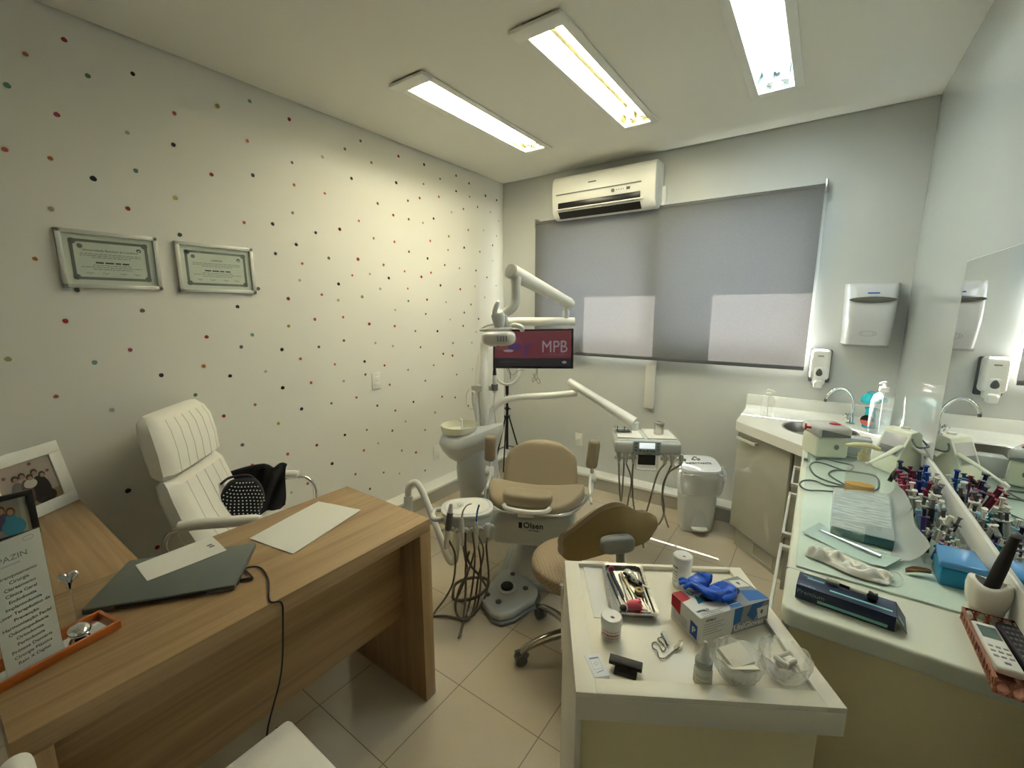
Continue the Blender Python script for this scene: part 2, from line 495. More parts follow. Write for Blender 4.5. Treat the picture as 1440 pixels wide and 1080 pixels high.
DOT = {'r': [(-2.914, 2.593), (-2.02, 2.594), (-2.444, 2.205), (-2.792, 1.984), (-1.747, 2.044), (-1.243, 2.606), (-1.313, 2.2), (-1.746, 2.044), (-1.625, 1.871), (-1.066, 1.789), (-0.625, 1.712), (-2.114, 1.606), (-1.015, 1.618), (-1.565, 1.444), (-1.455, 1.144), (-0.74, 1.152), (-3.049, 1.499), (-2.55, 1.407), (-2.515, 0.986), (-2.013, 0.691), (-2.868, 0.397), (-1.536, 0.861), (-0.879, 0.817), (-1.191, 0.413), (-1.639, 0.263)], 'o': [(-3.03, 2.493), (-3.011, 2.133), (-1.477, 2.505), (-0.508, 2.212), (-0.763, 2.02), (-2.012, 1.812), (-1.419, 1.851), (-1.207, 1.696), (-1.902, 1.634), (-1.764, 1.494), (-2.072, 1.25), (-0.965, 1.093), (-3.103, 1.742), (-2.579, 1.26), (-3.115, 1.192), (-2.354, 1.018), (-2.093, 0.46), (-1.417, 0.997), (-1.703, 0.949)], 't': [(-3.093, 2.363), (-2.226, 2.614), (-2.745, 2.151), (-2.045, 2.092), (-2.331, 1.407), (-2.982, 1.32)], 'g': [(-2.859, 2.486), (-1.673, 2.535), (-0.487, 1.584), (-1.063, 0.978), (-0.692, 0.982), (-2.63, 1.119), (-1.891, 0.942), (-1.1, 0.232)], 'k': [(-2.708, 2.553), (-2.59, 2.301), (-2.892, 2.085), (-2.165, 2.013), (-0.999, 2.612), (-1.638, 2.37), (-1.274, 2.424), (-0.487, 2.592), (-0.651, 2.496), (-0.267, 2.536), (-0.103, 2.53), (-0.917, 2.24), (-0.168, 2.124), (-0.564, 2.06), (-1.379, 1.763), (-1.781, 1.704), (-0.995, 1.933), (-0.413, 1.881), (-0.861, 1.734), (-0.385, 1.456), (-0.911, 1.367), (-1.621, 1.189), (-0.852, 1.177), (-2.39, 1.559), (-2.177, 1.314), (-2.757, 1.236), (-2.463, 1.195), (-2.193, 1.09), (-2.193, 1.091), (-2.091, 0.943), (-1.81, 0.709), (-1.918, 0.539), (-2.941, 0.717), (-1.196, 0.828)], 'm': [(-2.971, 2.304), (-1.96, 1.484), (-2.857, 1.365)], 'p': [(-2.571, 2.442), (-2.257, 2.414), (-3.129, 2.133), (-2.023, 2.248), (-1.833, 2.24), (-2.314, 1.998), (-1.056, 2.364), (-0.853, 2.413), (-0.481, 2.486), (-1.601, 2.117), (-1.313, 2.019), (-0.96, 2.068), (-0.355, 2.048), (-1.231, 1.82), (-1.676, 1.764), (-0.963, 1.827), (-0.629, 1.885), (-1.346, 1.422), (-1.847, 1.193), (-1.237, 1.087), (-2.017, 1.096), (-2.2, 0.685), (-2.403, 0.676), (-1.377, 0.794), (-1.67, 0.562), (-1.749, 0.411)], 'y': [(-2.383, 2.537), (-2.609, 2.063), (-1.491, 2.021), (-0.75, 2.129), (-1.61, 1.627), (-2.126, 1.448), (-2.237, 0.883), (-0.966, 0.697), (-1.333, 0.468)], 'l': [(-1.832, 2.447), (-2.756, 2.303), (-2.038, 1.917), (-0.71, 2.322), (-0.298, 2.238), (-0.106, 2.216), (-0.199, 2.41), (-0.075, 2.353), (-2.039, 1.916), (-1.538, 1.781), (-2.036, 1.714), (-1.458, 1.685), (-0.17, 1.986), (-0.429, 1.743), (-0.116, 1.763), (-1.791, 1.602), (-0.802, 1.601), (-0.292, 1.65), (-1.334, 1.539), (-0.759, 1.458), (-0.423, 1.34), (-1.523, 1.31), (-1.371, 1.278), (-0.483, 1.247), (-1.792, 1.075), (-0.482, 1.007), (-2.28, 1.197), (-2.951, 1.103), (-2.199, 0.439), (-1.283, 0.689), (-1.546, 0.582), (-1.367, 0.292)], 'd': [(-2.024, 2.367), (-1.913, 2.0), (-1.553, 2.616), (-1.011, 2.473), (-0.833, 2.549), (-0.647, 2.616), (-1.443, 2.254), (-1.172, 2.323), (-0.565, 2.373), (-0.378, 2.422), (-1.171, 2.195), (-1.181, 1.964), (-1.911, 2.001), (-1.837, 1.859), (-0.806, 1.898), (-0.257, 1.831), (-1.206, 1.605), (-1.033, 1.507), (-0.578, 1.514), (-1.148, 1.378), (-0.597, 1.4), (-1.77, 1.342), (-1.948, 1.313), (-1.101, 1.25), (-0.731, 1.259), (-1.62, 1.098), (-2.275, 1.657), (-2.793, 1.54), (-2.393, 1.345), (-2.999, 1.626), (-2.441, 0.806), (-0.719, 0.783), (-1.084, 0.575), (-1.413, 0.646), (-1.636, 0.704), (-0.774, 0.58), (-1.512, 0.347), (-0.545, 0.676)], 'n': [(-2.246, 2.248), (-2.61, 1.897), (-2.164, 1.854)], 'w': [(-3.034, 1.94), (-1.031, 2.191), (-3.224, 1.357)]}
DCOL = {'r': (0.30, 0.012, 0.015), 'o': (0.42, 0.12, 0.04), 't': (0.13, 0.28, 0.26), 'g': (0.09, 0.20, 0.10),
        'k': (0.006, 0.008, 0.009), 'm': (0.38, 0.07, 0.12), 'p': (0.50, 0.09, 0.08), 'y': (0.33, 0.28, 0.04),
        'l': (0.42, 0.42, 0.36), 'd': (0.11, 0.12, 0.10), 'n': (0.02, 0.045, 0.06), 'w': (0.36, 0.36, 0.20)}
b = B().box(-0.1, 0, RF - 0.1, 0.22, 0, CH + 0.16)
dm = [M_wall]
rd = random.Random(3)
for k in sorted(DOT):
    dm.append(mat('dot_' + k, DCOL[k], 0.6)); mi = len(dm) - 1
    for (y, z) in DOT[k]:
        r = 0.0088 * rd.uniform(0.88, 1.15) * (1.12 if k in 'krymt' else 1.0)
        n = 12
        ph = rd.uniform(0, 6)
        vs = [(0.0008, y, z)] + [(0.0008, y + r * (1 + 0.08 * math.sin(2 * a + ph)) * math.cos(a), z + r * (1 + 0.08 * math.cos(3 * a + ph)) * math.sin(a))
              for a in [2 * PI * i / n for i in range(n)]]
        b.add(vs, [[0, 1 + i, 1 + (i + 1) % n] for i in range(n)], mi, smooth=False)
struct('wall_left', b, dm)

OX0, OX1, OZ0, OZ1 = 0.50, 2.475, 1.272, 2.20
b = B().box(0, OX0, 0, 0.22, 0, CH + 0.16).box(OX1, RW + 0.1, 0, 0.22, 0, CH + 0.16)
b.box(OX0, OX1, 0, 0.22, 0, OZ0).box(OX0, OX1, 0, 0.22, OZ1, CH + 0.16)
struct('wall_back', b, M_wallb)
b = B().box(RW, RW + 0.1, RF - 0.1, 0.0, 0, CH + 0.16)
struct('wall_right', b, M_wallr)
b = B().box(0, RW, RF - 0.1, RF, 0, CH + 0.16)
struct('wall_front', b, M_wall)

# boxed plinth along the two far walls: tiled face, white cap
for nm, (x0, x1, y0, y1), (cx0, cx1, cy0, cy1) in (
        ('baseboard_left', (0.0, 0.134, -4.7, 0.0), (0.0, 0.14, -4.7, 0.0)),
        ('baseboard_back', (0.134, 2.30, -0.134, 0.0), (0.14, 2.30, -0.14, 0.0))):
    b = B().box(x0, x1, y0, y1, 0.0, 0.098, 0).box(cx0, cx1, cy0, cy1, 0.098, 0.119, 1, 0.002)
    struct(nm, b, [M_tilev, M_white])

# window behind the blind
b = B()
for (x0, x1) in ((OX0, 1.41), (1.50, OX1)):
    for a in (x0, x1 - 0.03): b.box(a, a + 0.03, 0.17, 0.20, OZ0, OZ1)
    b.box(x0, x1, 0.17, 0.20, OZ0, OZ0 + 0.03); b.box(x0, x1, 0.17, 0.20, OZ1 - 0.03, OZ1)
b.box(1.41, 1.50, 0.0, 0.22, OZ0, OZ1)
win = struct('window_1', b, M_white)
struct('window_pane', B().box(OX0 + .02, OX1 - .02, 0.182, 0.187, OZ0 + .02, OZ1 - .02), M_pane, win)

# ---------------------------------------------------------------- recessed ceiling lamps
def ceiling_lamp(x0, x1, label, col, strength, tubecol):
    t = thing('ceiling_lamp', label, 'ceiling light', ((x0 + x1) / 2, (LY0 + LY1) / 2, CH + 0.1), 0, 'recessed fluorescent ceiling lights')
    y0, y1 = -1.742, -0.60
    b = B()
    w = 0.034
    b.box(x0 - w, x0 + .006, LY0 + .02, LY1 + w, CH - 0.009, CH, 0, 0.002); b.box(x1 - .006, x1 + w, LY0 + .02, LY1 + w, CH - 0.009, CH, 0, 0.002)
    b.box(x0 + .006, x1 - .006, LY1 - .012, LY1 + w, CH - 0.009, CH, 0, 0.002)
    b.box(x0 - w, x1 + w, LY0 - 0.002, y0, CH - 0.022, CH - 0.006, 0, 0.003)
    obj('lamp_frame', b, M_white, t)
    # reflector trough with sloping sides
    b = B()
    h = 0.075; xi = 0.022
    b.add([(x0 + .004, y0, CH), (x0 + xi, y0, CH + h), (x1 - xi, y0, CH + h), (x1 - .004, y0, CH),
           (x0 + .004, y1, CH), (x0 + xi, y1, CH + h), (x1 - xi, y1, CH + h), (x1 - .004, y1, CH)],
          [[0, 1, 5, 4], [1, 2, 6, 5], [2, 3, 7, 6], [0, 3, 2, 1], [4, 5, 6, 7]], smooth=False)
    xm = (x0 + x1) / 2
    b.add([(xm - .016, y0, CH + h - .001), (xm, y0, CH + h - .025), (xm + .016, y0, CH + h - .001),
           (xm - .016, y1, CH + h - .001), (xm, y1, CH + h - .025), (xm + .016, y1, CH + h - .001)], [[0, 1, 4, 3], [1, 2, 5, 4]], smooth=False)
    obj('reflector', b, mat('reflector_' + tubecol, col, 0.14, metal=1.0), t)
    em = mat('tube_' + tubecol, (0.9, 0.9, 0.9), 0.4, emit=TC[tubecol], es=strength)
    for xx in (xm - 0.036, xm + 0.036):
        tb = obj('fluorescent_tube', B().cyl((xx, y0 + .05, CH + 0.036), (xx, y1 - .05, CH + 0.036), 0.0145, n=14), em, t)
        for a, c in ((y0 + .004, y0 + .05), (y1 - .05, y1 - .004)):
            e = B()
            e.cyl((xx, a, CH + 0.036), (xx, c, CH + 0.036), 0.0165, n=14)
            e.box(xx - .019, xx + .019, min(a, c) + .004, max(a, c) - .02, CH + 0.02, CH + h)
            obj('lamp_holder', e, M_plast, tb)

    return t
TC = {'warm': (1.0, 0.94, 0.72), 'cool': (0.88, 0.98, 1.0)}
ceiling_lamp(*lamps[0], 'long recessed fluorescent ceiling light nearest the dotted wall, warm glow', (0.85, 0.80, 0.56), 26.0, 'warm')
ceiling_lamp(*lamps[1], 'middle recessed fluorescent ceiling light with a warm glow', (0.85, 0.80, 0.56), 26.0, 'warm')
ceiling_lamp(*lamps[2], 'recessed fluorescent ceiling light with cool white tubes, nearest the mirror wall', (0.8, 0.88, 0.88), 19.0, 'cool')

# ---------------------------------------------------------------- roller blind
t = thing('roller_blind', 'light grey roller blind pulled down over the window, sun patches behind it', 'window blind', (1.445, -0.06, 1.16))
bf = fabric_screen('blind_fabric', (0.33, 0.33, 0.305), (0.041, 0.039, 0.039), 0.55)
obj('blind_fabric', B().sheet_open([[(0.408, -.0755, 2.283), (2.486, -.0755, 2.283)], [(0.408, -.0755, 1.172), (2.486, -.0755, 1.172)]]), bf, t)
obj('bottom_bar', B().box(0.408, 2.486, -0.081, -0.070, 1.150, 1.176, 0, 0.003), M_dplast, t)
obj('roller_tube', B().cyl((0.408, -0.060, 2.283), (2.486, -0.060, 2.283), 0.018, n=20), bf, t)
for x in (0.398, 2.494):
    b = B().box(x - .006, x + .006, -0.075, 0, 2.255, 2.325, 0, 0.002)
    obj('bracket', b, M_steel, t)
b = B().tube([(2.493, -.05, 2.27), (2.496, -.052, 1.75), (2.494, -.05, 1.24)], 0.0016, 6).tube([(2.497, -.03, 2.27), (2.501, -.03, 1.75), (2.497, -.035, 1.24)], 0.0016, 6)
obj('pull_chain', b, M_plast, t)

# ---------------------------------------------------------------- air conditioner
t = thing('air_conditioner', 'white wall-mounted split air conditioner above the blind', 'air conditioner', (1.09, 0, 2.27))
prof = [(0, 2.32), (-.03, 2.285), (-.10, 2.272), (-.15, 2.282), (-.185, 2.325), (-.196, 2.42), (-.198, 2.50), (-.190, 2.57), (-.165, 2.598), (-.10, 2.604), (0, 2.604)]
b = B()
M = Matrix(((0, 0, 1, 0), (1, 0, 0, 0), (0, 1, 0, 0), (0, 0, 0, 1)))
b.prism(prof, 0.64, 1.49, 0, 0.012, M)
obj('housing', b, M_plast, t)
b = B().box(0.685, 1.385, -0.2035, -0.17, 2.452, 2.459)
obj('panel_seam', b, M_mgrey, t)
b = B()
b.prism([(-.150, 2.281), (-.1885, 2.323), (-.193, 2.318), (-.155, 2.275)], 0.70, 1.38, 0, 0, M)
b.box(0.70, 1.38, -0.1995, -0.17, 2.345, 2.392, 0, 0.004)
obj('air_outlet', b, M_black, t)
b = B().box(0.69, 1.40, -0.207, -0.185, 2.336, 2.345, 0, 0.002)
obj('louver', b, M_plast, t)
b = B().cyl((1.17, -.196, 2.425), (1.17, -.2015, 2.425), 0.013, n=18)
for k in range(4): b.cyl((1.20 + k * .017, -.196, 2.426), (1.20 + k * .017, -.2005, 2.426), 0.0035, n=8)
b.box(1.275, 1.303, -.2005, -.195, 2.417, 2.436, 0, 0.002)
obj('control_display', b, M_dplast, t)
b = B().box(0.965, 1.03, -.2, -.197, 2.51, 2.519, 0, 0.001)
obj('badge', b, M_mgrey, t)

b = B().box(1.436, 1.512, -0.034, 0, 0.755, 2.43, 0, 0.003)
b.box(1.43, 1.518, -0.037, 0, 2.33, 2.44, 0, 0.004)
tag(obj('cable_duct', b, M_plast, org=(1.475, -.017, .755)), 'white vertical cable duct running down behind the blind from the air conditioner', 'cable duct')

# ---------------------------------------------------------------- sockets
def socket(o, axis, label, w=0.074, h=0.118, nm='wall_socket'):
    t = thing(nm, label, 'socket', o, 0 if axis == 'y' else PI / 2)
    # local: plate in xz plane facing -y
    obj('cover_plate', B().box(-w / 2, w / 2, -0.008, 0, -h / 2, h / 2, 0, 0.004), M_plast, t, local=True)
    obj('insert', B().box(-w * .3, w * .3, -0.011, -0.006, -.03, .03, 0, 0.002), M_white, t, local=True)
    b = B()
    for dx in (-.008, 0, .008): b.cyl((dx, -.0112, 0), (dx, -.0116, 0), 0.0022, n=8)
    obj('socket_holes', b, M_mgrey, t, local=True)
socket((0.0, -1.536, 1.043), 'x', 'white wall socket on the dotted wall at mid height')
socket((0.0, -0.966, 0.355), 'x', 'low white wall socket on the dotted wall behind the spittoon')
socket((0.850, 0.0, 0.372), 'y', 'white wall socket low on the back wall behind the dental chair')

# ---------------------------------------------------------------- diplomas
def diploma(y0, y1, z0, z1, label, title):
    t = thing('framed_diploma', label, 'framed diploma', (0.0, (y0 + y1) / 2, (z0 + z1) / 2), PI / 2)
    w = y1 - y0; h = z1 - z0; fw = 0.017
    b = B()
    for (a0, a1, c0, c1) in ((-w / 2, w / 2, -h / 2, -h / 2 + fw), (-w / 2, w / 2, h / 2 - fw, h / 2), (-w / 2, -w / 2 + fw, -h / 2, h / 2), (w / 2 - fw, w / 2, -h / 2, h / 2)):
        b.box(a0, a1, -0.02, 0, c0, c1, 0, 0.002)
    obj('frame', b, M_alu, t, local=True)
    b = B().box(-w / 2 + .01, w / 2 - .01, -0.008, -0.001, -h / 2 + .01, h / 2 - .01, 0)
    iw, ih = w / 2 - .038, h / 2 - .036
    bw = 0.011
    for (a0, a1, c0, c1) in ((-iw, iw, -ih, -ih + bw), (-iw, iw, ih - bw, ih), (-iw, -iw + bw, -ih, ih), (iw - bw, iw, -ih, ih)):
        b.box(a0, a1, -0.0088, -0.008, c0, c1, 1)
    for sx_ in (-1, 1):
        for sz_ in (-1, 1):
            b.cyl((sx_ * (iw - .01), -.008, sz_ * (ih - .01)), (sx_ * (iw - .01), -.0088, sz_ * (ih - .01)), 0.012, n=10, mi=1)
    F = frame((0, -0.0082, 0), (1, 0, 0), (0, 0, 1), (0, -1, 0))
    b.text(title, 0.013, F @ T(0, ih * .48, 0), 2, 0.0002)
    for (na, nb) in ((-.42, -.22), (-.18, .04), (.08, .22), (.26, .44)): b.box(na * iw, nb * iw, -0.0086, -0.008, -.13 * ih - .003, -.13 * ih + .003, 2)
    rr = random.Random(len(label))
    for q, zz in enumerate((.30, .21, .12, -.26, -.36, -.46)):
        ww = iw * (0.78 if q in (0, 1, 4) else 0.5)
        x = -ww
        while x < ww:
            l = rr.uniform(.006, .018)
            b.box(x, min(x + l, ww), -0.0086, -0.008, zz * ih - .0012, zz * ih + .0012, 1); x += l + .003
    for q in (-.6, -.2, .25, .62):
        b.tube([(q * iw + dx, -.0084, -.68 * ih + dz) for dx, dz in ((-.012, 0), (-.004, .004), (0, -.003), (.006, .003), (.012, 0))], 0.0006, 4, 2, sm=3)
    b.cyl((-iw * .75, -.008, ih * .66), (-iw * .75, -.0088, ih * .66), 0.009, n=14, mi=1)
    b.cyl((iw * .75, -.008, ih * .62), (iw * .75, -.0088, ih * .62), 0.008, n=14, mi=2)
    b.cyl((iw * .75, -.008, ih * .60), (iw * .75, -.0092, ih * .60), 0.004, n=14, mi=0)
    obj('certificate', b, [mat('diploma_paper', (0.74, 0.75, 0.65), 0.6), M_greyink, M_ink], t, local=True)
    obj('glazing', B().box(-w / 2 + fw, w / 2 - fw, -0.0125, -0.0115, -h / 2 + fw, h / 2 - fw), M_pane, t, local=True)
diploma(-3.04, -2.708, 1.634, 1.87, 'larger framed diploma with an ornate grey border, left of the two', 'Universidade Estadual de Londrina')
diploma(-2.642, -2.294, 1.628, 1.866, 'framed diploma with a plain ruled border, right of the two', 'UNINGÁ')


# ================================================================ DESK
DH = 0.766
t = thing('desk', 'L-shaped oak laminate desk with a panel leg and modesty panel', 'desk', (1.1, -2.9, 0))
obj('desktop', B().box(0.885, 1.410, -3.445, -2.390, DH - .05, DH, 0, 0.0015), M_wood, t)
obj('wing_top', B().box(0.003, 0.8845, -3.445, -3.115, DH - .05, DH, 0, 0.0015), M_woodx, t)
obj('side_panel', B().box(0.885, 1.410, -2.442, -2.390, 0, DH - .0505, 0, 0.0015), M_woodz, t)
obj('side_panel', B().box(0.90, 1.410, -3.445, -3.393, 0, DH - .0505, 0, 0.0015), M_woodz, t)
obj('side_panel', B().box(0.145, 0.19, -3.44, -3.12, 0, DH - .0505, 0, 0.0015), M_woodz, t)
obj('modesty_panel', B().box(1.270, 1.295, -3.392, -2.443, 0.335, DH - .0505, 0, 0.001), M_wood, t)

# laptop (lid closed)
LA, LB_, LC, LD = V((1.063, -3.284, 0.785)), V((1.273, -3.008, 0.785)), V((1.044, -2.872, 0.785)), V((0.840, -3.150, 0.785))
ex = (LB_ - LA); ex.z = 0
ex.normalize(); ey = Vector((-ex.y, ex.x, 0))
if ey.dot(LC - LB_) < 0: ey = -ey
lw = (LB_ - LA).length; ld = 0.235
t = thing('laptop', 'closed dark grey laptop on the desk under a paper slip', 'laptop', (LA + ex * lw / 2 + ey * ld / 2 - V(0, 0, .785 - DH)))
F = frame(LA * 1.0 - V(0, 0, .785 - DH), ex, ey)
gm = mat('gunmetal', (0.135, 0.155, 0.140), 0.42, metal=0.15)
obj('base', B().box(0, lw, 0, ld, 0.002, 0.011, 0, 0.003, F), M_dplast, t)
obj('lid', B().box(0, lw, 0, ld, 0.0115, 0.019, 0, 0.003, F), gm, t)
obj('hinge', B().box(lw * .2, lw * .8, -0.002, 0.008, 0.006, 0.013, 0, 0.002, F), M_black, t)
obj('logo_plate', B().box(0.012, 0.022, ld * .62, ld * .86, 0.019, 0.0194, 0, 0, F), M_mgrey, t)
obj('port', B().box(lw - .001, lw + .001, .02, .032, .004, .009, 0, 0, F).box(lw - .001, lw + .001, .045, .06, .004, .009, 0, 0, F), M_black, t)
lapF, lapW = F, lw

def paper(name, pts, label, cat, th=0.0006, mi=M_paper, curl=0.0, marks=None):
    p = [Vector(q) for q in pts]
    def fn(u, v):
        a = p[0].lerp(p[1], u); c = p[3].lerp(p[2], u)
        r = a.lerp(c, v)
        r.z += curl * (2 * abs(u - .5)) ** 3 + 0.0005 * math.sin(9 * u + 4 * v)
        return r
    b = B().sheet(fn, 10, 6, -th, 0)
    if marks: marks(b, p)
    o = obj(name, b, [mi, M_greyink], org=(sum((q for q in p), Vector()) / 4))
    tag(o, label, cat)
    return o
sl = [V((0.928, -3.140, 0.786)), V((1.054, -3.145, 0.786)), V((1.064, -2.944, 0.786)), V((0.925, -2.935, 0.786))]
def slip_marks(b, p):
    F = frame(p[3].lerp(p[2], .5) * .88 + p[0].lerp(p[1], .5) * .12 + V(0, 0, .0022), p[1] - p[0], p[0] - p[3])
    b.box(-.012, -.002, -.006, .008, 0, .0002, 1, 0, F).box(.003, .013, -.008, .006, 0, .0002, 1, 0, F)
paper('paper_slip', sl, 'narrow white paper slip lying on the closed laptop', 'paper', marks=slip_marks)
a4 = [V((1.009, -2.854, 0.768)), V((1.227, -2.818, 0.768)), V((1.140, -2.499, 0.768)), V((0.931, -2.553, 0.768))]
paper('sheet_of_paper', a4, 'plain white sheet of paper lying on the desk top', 'paper')

# laptop power cable over the desk edge
pl = lapF @ V(lapW + .004, .04, .006)
c = [pl, pl + ex * .03, V((1.195, -2.947, 0.772)), V((1.221, -2.918, 0.771)), V((1.302, -2.932, 0.770)), V((1.400, -2.976, 0.769)), V(1.413, -2.952, .755), V(1.418, -2.955, .70),
     V(1.42, -2.975, .55), V(1.425, -3.03, .40), V(1.43, -3.03, .25), V(1.43, -3.08, .10), V(1.43, -3.12, .012), V(1.38, -3.25, .008)]
t = thing('laptop_power_cable', 'thin black power cable running from the laptop over the desk edge', 'cable', pl)
obj('cable', B().tube(c, 0.0026, 7, sm=6), M_black, t)
obj('plug', B().cyl(pl - ex * .002, pl + ex * .032, 0.0045, n=10), M_black, t)

# orange tray with mirror bottom
o1, o2 = V(1.236, -3.432, DH), V(1.198, -3.236, DH)
ex = (o2 - o1).normalized(); ey = V(0, 0, 1).cross(ex)
tl = .262
F = frame(o2 - ex * tl, ex, ey)
t = thing('orange_tray', 'narrow orange wooden tray with a mirrored bottom at the desk corner', 'tray', F @ V(tl / 2, .045, 0))
b = B(); wd = .098; th = .008; hh = .020
b.box(0, tl, 0, th, 0, hh, 0, .001, F).box(0, tl, wd - th, wd, 0, hh, 0, .001, F).box(0, th, th, wd - th, 0, hh, 0, .001, F).box(tl - th, tl, th, wd - th, 0, hh, 0, .001, F)
b.box(th, tl - th, th, wd - th, 0, .004, 0, 0, F)
obj('tray_rim', b, mat('orange_lacquer', (0.42, 0.11, 0.02), 0.3, coat=.3), t)
obj('mirror_base', B().box(th, tl - th, th, wd - th, .004, .0055, 0, 0, F), M_mirror, t)
trF = F
# heart photo holder
hb_ = F @ V(tl - .060, .05, .006)
t = thing('heart_clip_holder', 'silver heart on a thin wire rising from a polished pebble base in the orange tray', 'photo holder', hb_)
obj('pebble_base', B().ell(hb_ + V(0, 0, .0145), (.028, .022, .0145), n=24, m=14), M_chrome, t)
hp = hb_ + V(-.008, 0, .150)
obj('wire', B().cyl(hb_ + V(0, 0, .02), hp - V(0, 0, .006), 0.0007, n=8), M_steel, t)
vw = (cam_o.location - hp); vw.normalize()
hxv = V(0, 0, 1).cross(vw).normalized(); F = frame(hp, hxv, vw.cross(hxv), vw)
hpts = []
for i in range(36):
    a = 2 * PI * i / 36
    hpts.append((.00115 * 16 * math.sin(a) ** 3, .00115 * (13 * math.cos(a) - 5 * math.cos(2 * a) - 2 * math.cos(3 * a) - math.cos(4 * a))))
obj('heart', B().prism(hpts, -.006, .006, 0, .0048, F, 4), M_chrome, t)

# acrylic sign stand with price list, standing in the tray
A_ = trF @ V(.005, .050, .006); dirx = V(-.37, .93, 0).normalized()
sw = .095
s0 = V(1.185, -3.336, DH + .007) - dirx * sw
up = V(0.10, 0, 1).normalized()
back = V(0, 0, 1)
F = frame(s0, dirx, back)
t = thing('sign_holder', 'upright clear acrylic stand with a printed treatment list, in the orange tray', 'sign', s0 + dirx * sw / 2)
Hs = .300
obj('acrylic_stand', B().box(-.002, sw + .002, 0, Hs + .004, -.0015, -.0004, 0, 0, F).box(-.002, sw + .002, 0, Hs + .004, .0010, .0020, 0, 0, F)
    .box(-.002, sw + .002, 0.0, .002, -.03, .03, 0, 0, F), M_acryl, t)
b = B().box(0, sw, .001, Hs + .002, -.0002, .0006, 0, 0, F)
Fz = F @ T(0, 0, .0007)
b.text('PAZIN', .017, Fz @ T(sw * .47, Hs - .040, 0), 1, .0001)
b.tube([(F @ V(sw * .78 + .009 * math.cos(a), Hs - .010 + .005 * math.sin(a), .0007)) for a in [i * .5 for i in range(13)]], .0004, 4, 1)
b.text('ODONTOLOGIA', .004, Fz @ T(sw * .42, Hs - .054, 0), 1, .0001)
for i, s_ in enumerate(['Branqueamento', 'Cirurgia', 'Clareamento', 'Clínica Geral', 'Endodontia', 'Implantodontia', 'Laser Terapêutico de', 'Prevenção',
                        'Harmonização Facial', 'Odontopediatria', 'Ortodontia', 'Periodontia', 'Prótese Dentária', 'Cirurgia Plástica', 'Raio X Digital']):
    b.text(s_, .0098, Fz @ T(sw * .5, Hs - .078 - i * .0140, 0), 2, .0001, bold=.0001)
obj('printed_card', b, [M_paper, M_greyink, mat('soft_black_ink', (0.07, 0.065, 0.06), 0.6)], t)

# photo frames on the desk wing
def photo_frame(name, label, P0, right, tilt_back, w, h, border, mframe, art, th=.014):
    """P0 lower-left corner, right = horizontal direction, tilt_back = up direction"""
    t = thing(name, label, 'picture frame', P0 + right * w / 2)
    F = frame(P0, right, tilt_back)
    b = B()
    for (a0, a1, c0, c1) in ((0, w, 0, border), (0, w, h - border, h), (0, border, border, h - border), (w - border, w, border, h - border)):
        b.box(a0, a1, c0, c1, -th, 0, 0, .0015, F)
    b.box(.004, w - .004, .004, h - .004, -th, -th + .003, 0, 0, F)
    obj('frame', b, mframe, t)
    q = B(); mats = art(q, F @ T(0, 0, -.006), border, border, w - border, h - border)
    obj('photograph', q, mats, t)
    obj('glazing', B().box(border, w - border, border, h - border, -.0035, -.0025, 0, 0, F), M_pane, t)
    # rear strut
    s_ = B(); mid = F @ V(w / 2, h * .6, -th)
    foot = mid - F.to_3x3() @ V(0, 0, 1) * .10; foot.z = P0.z + .002
    s_.tube([mid, foot], .004, 6)
    obj('easel_strut', s_, mframe, t)
    return t
def art_group(q, F, x0, y0, x1, y1):
    q.box(x0, x1, y0, y1, -.001, 0, 0, 0, F)
    q.box(x0, x1, y0, y0 + (y1 - y0) * .22, 0, .0003, 1, 0, F)
    w = x1 - x0; h = y1 - y0
    def blob(cx, cy, rx, ry, mi, k):
        q.ell((0, 0, 0), (rx * w, ry * h, .0004), F @ T(x0 + cx * w, y0 + cy * h, .0004 + .0003 * k), mi, 14, 4)
    blob(.30, .36, .13, .26, 3, 1); blob(.44, .34, .10, .28, 2, 2); blob(.68, .30, .17, .32, 4, 1); blob(.70, .12, .20, .16, 4, 2)
    blob(.52, .50, .12, .10, 5, 3)
    for cx, cy in ((.30, .68), (.42, .70), (.54, .62), (.64, .70), (.76, .60)):
        blob(cx, cy + .02, .062, .07, 4, 3); blob(cx, cy - .005, .040, .048, 6, 5)
    for cx, cy in ((.14, .78), (.62, .92), (.88, .66)): blob(cx, cy, .035, .035, 7, 2)
    return [mat('ph_wall', (.42, .33, .30), .4), mat('ph_floor', (.30, .19, .09), .4), mat('ph_brown', (.12, .06, .04), .4), mat('ph_greyc', (.16, .15, .16), .4),
            mat('ph_dark', (.02, .012, .012), .4), mat('ph_white', (.55, .48, .45), .4), mat('ph_skin', (.42, .22, .15), .4), mat('ph_red', (.2, .04, .05), .4)]
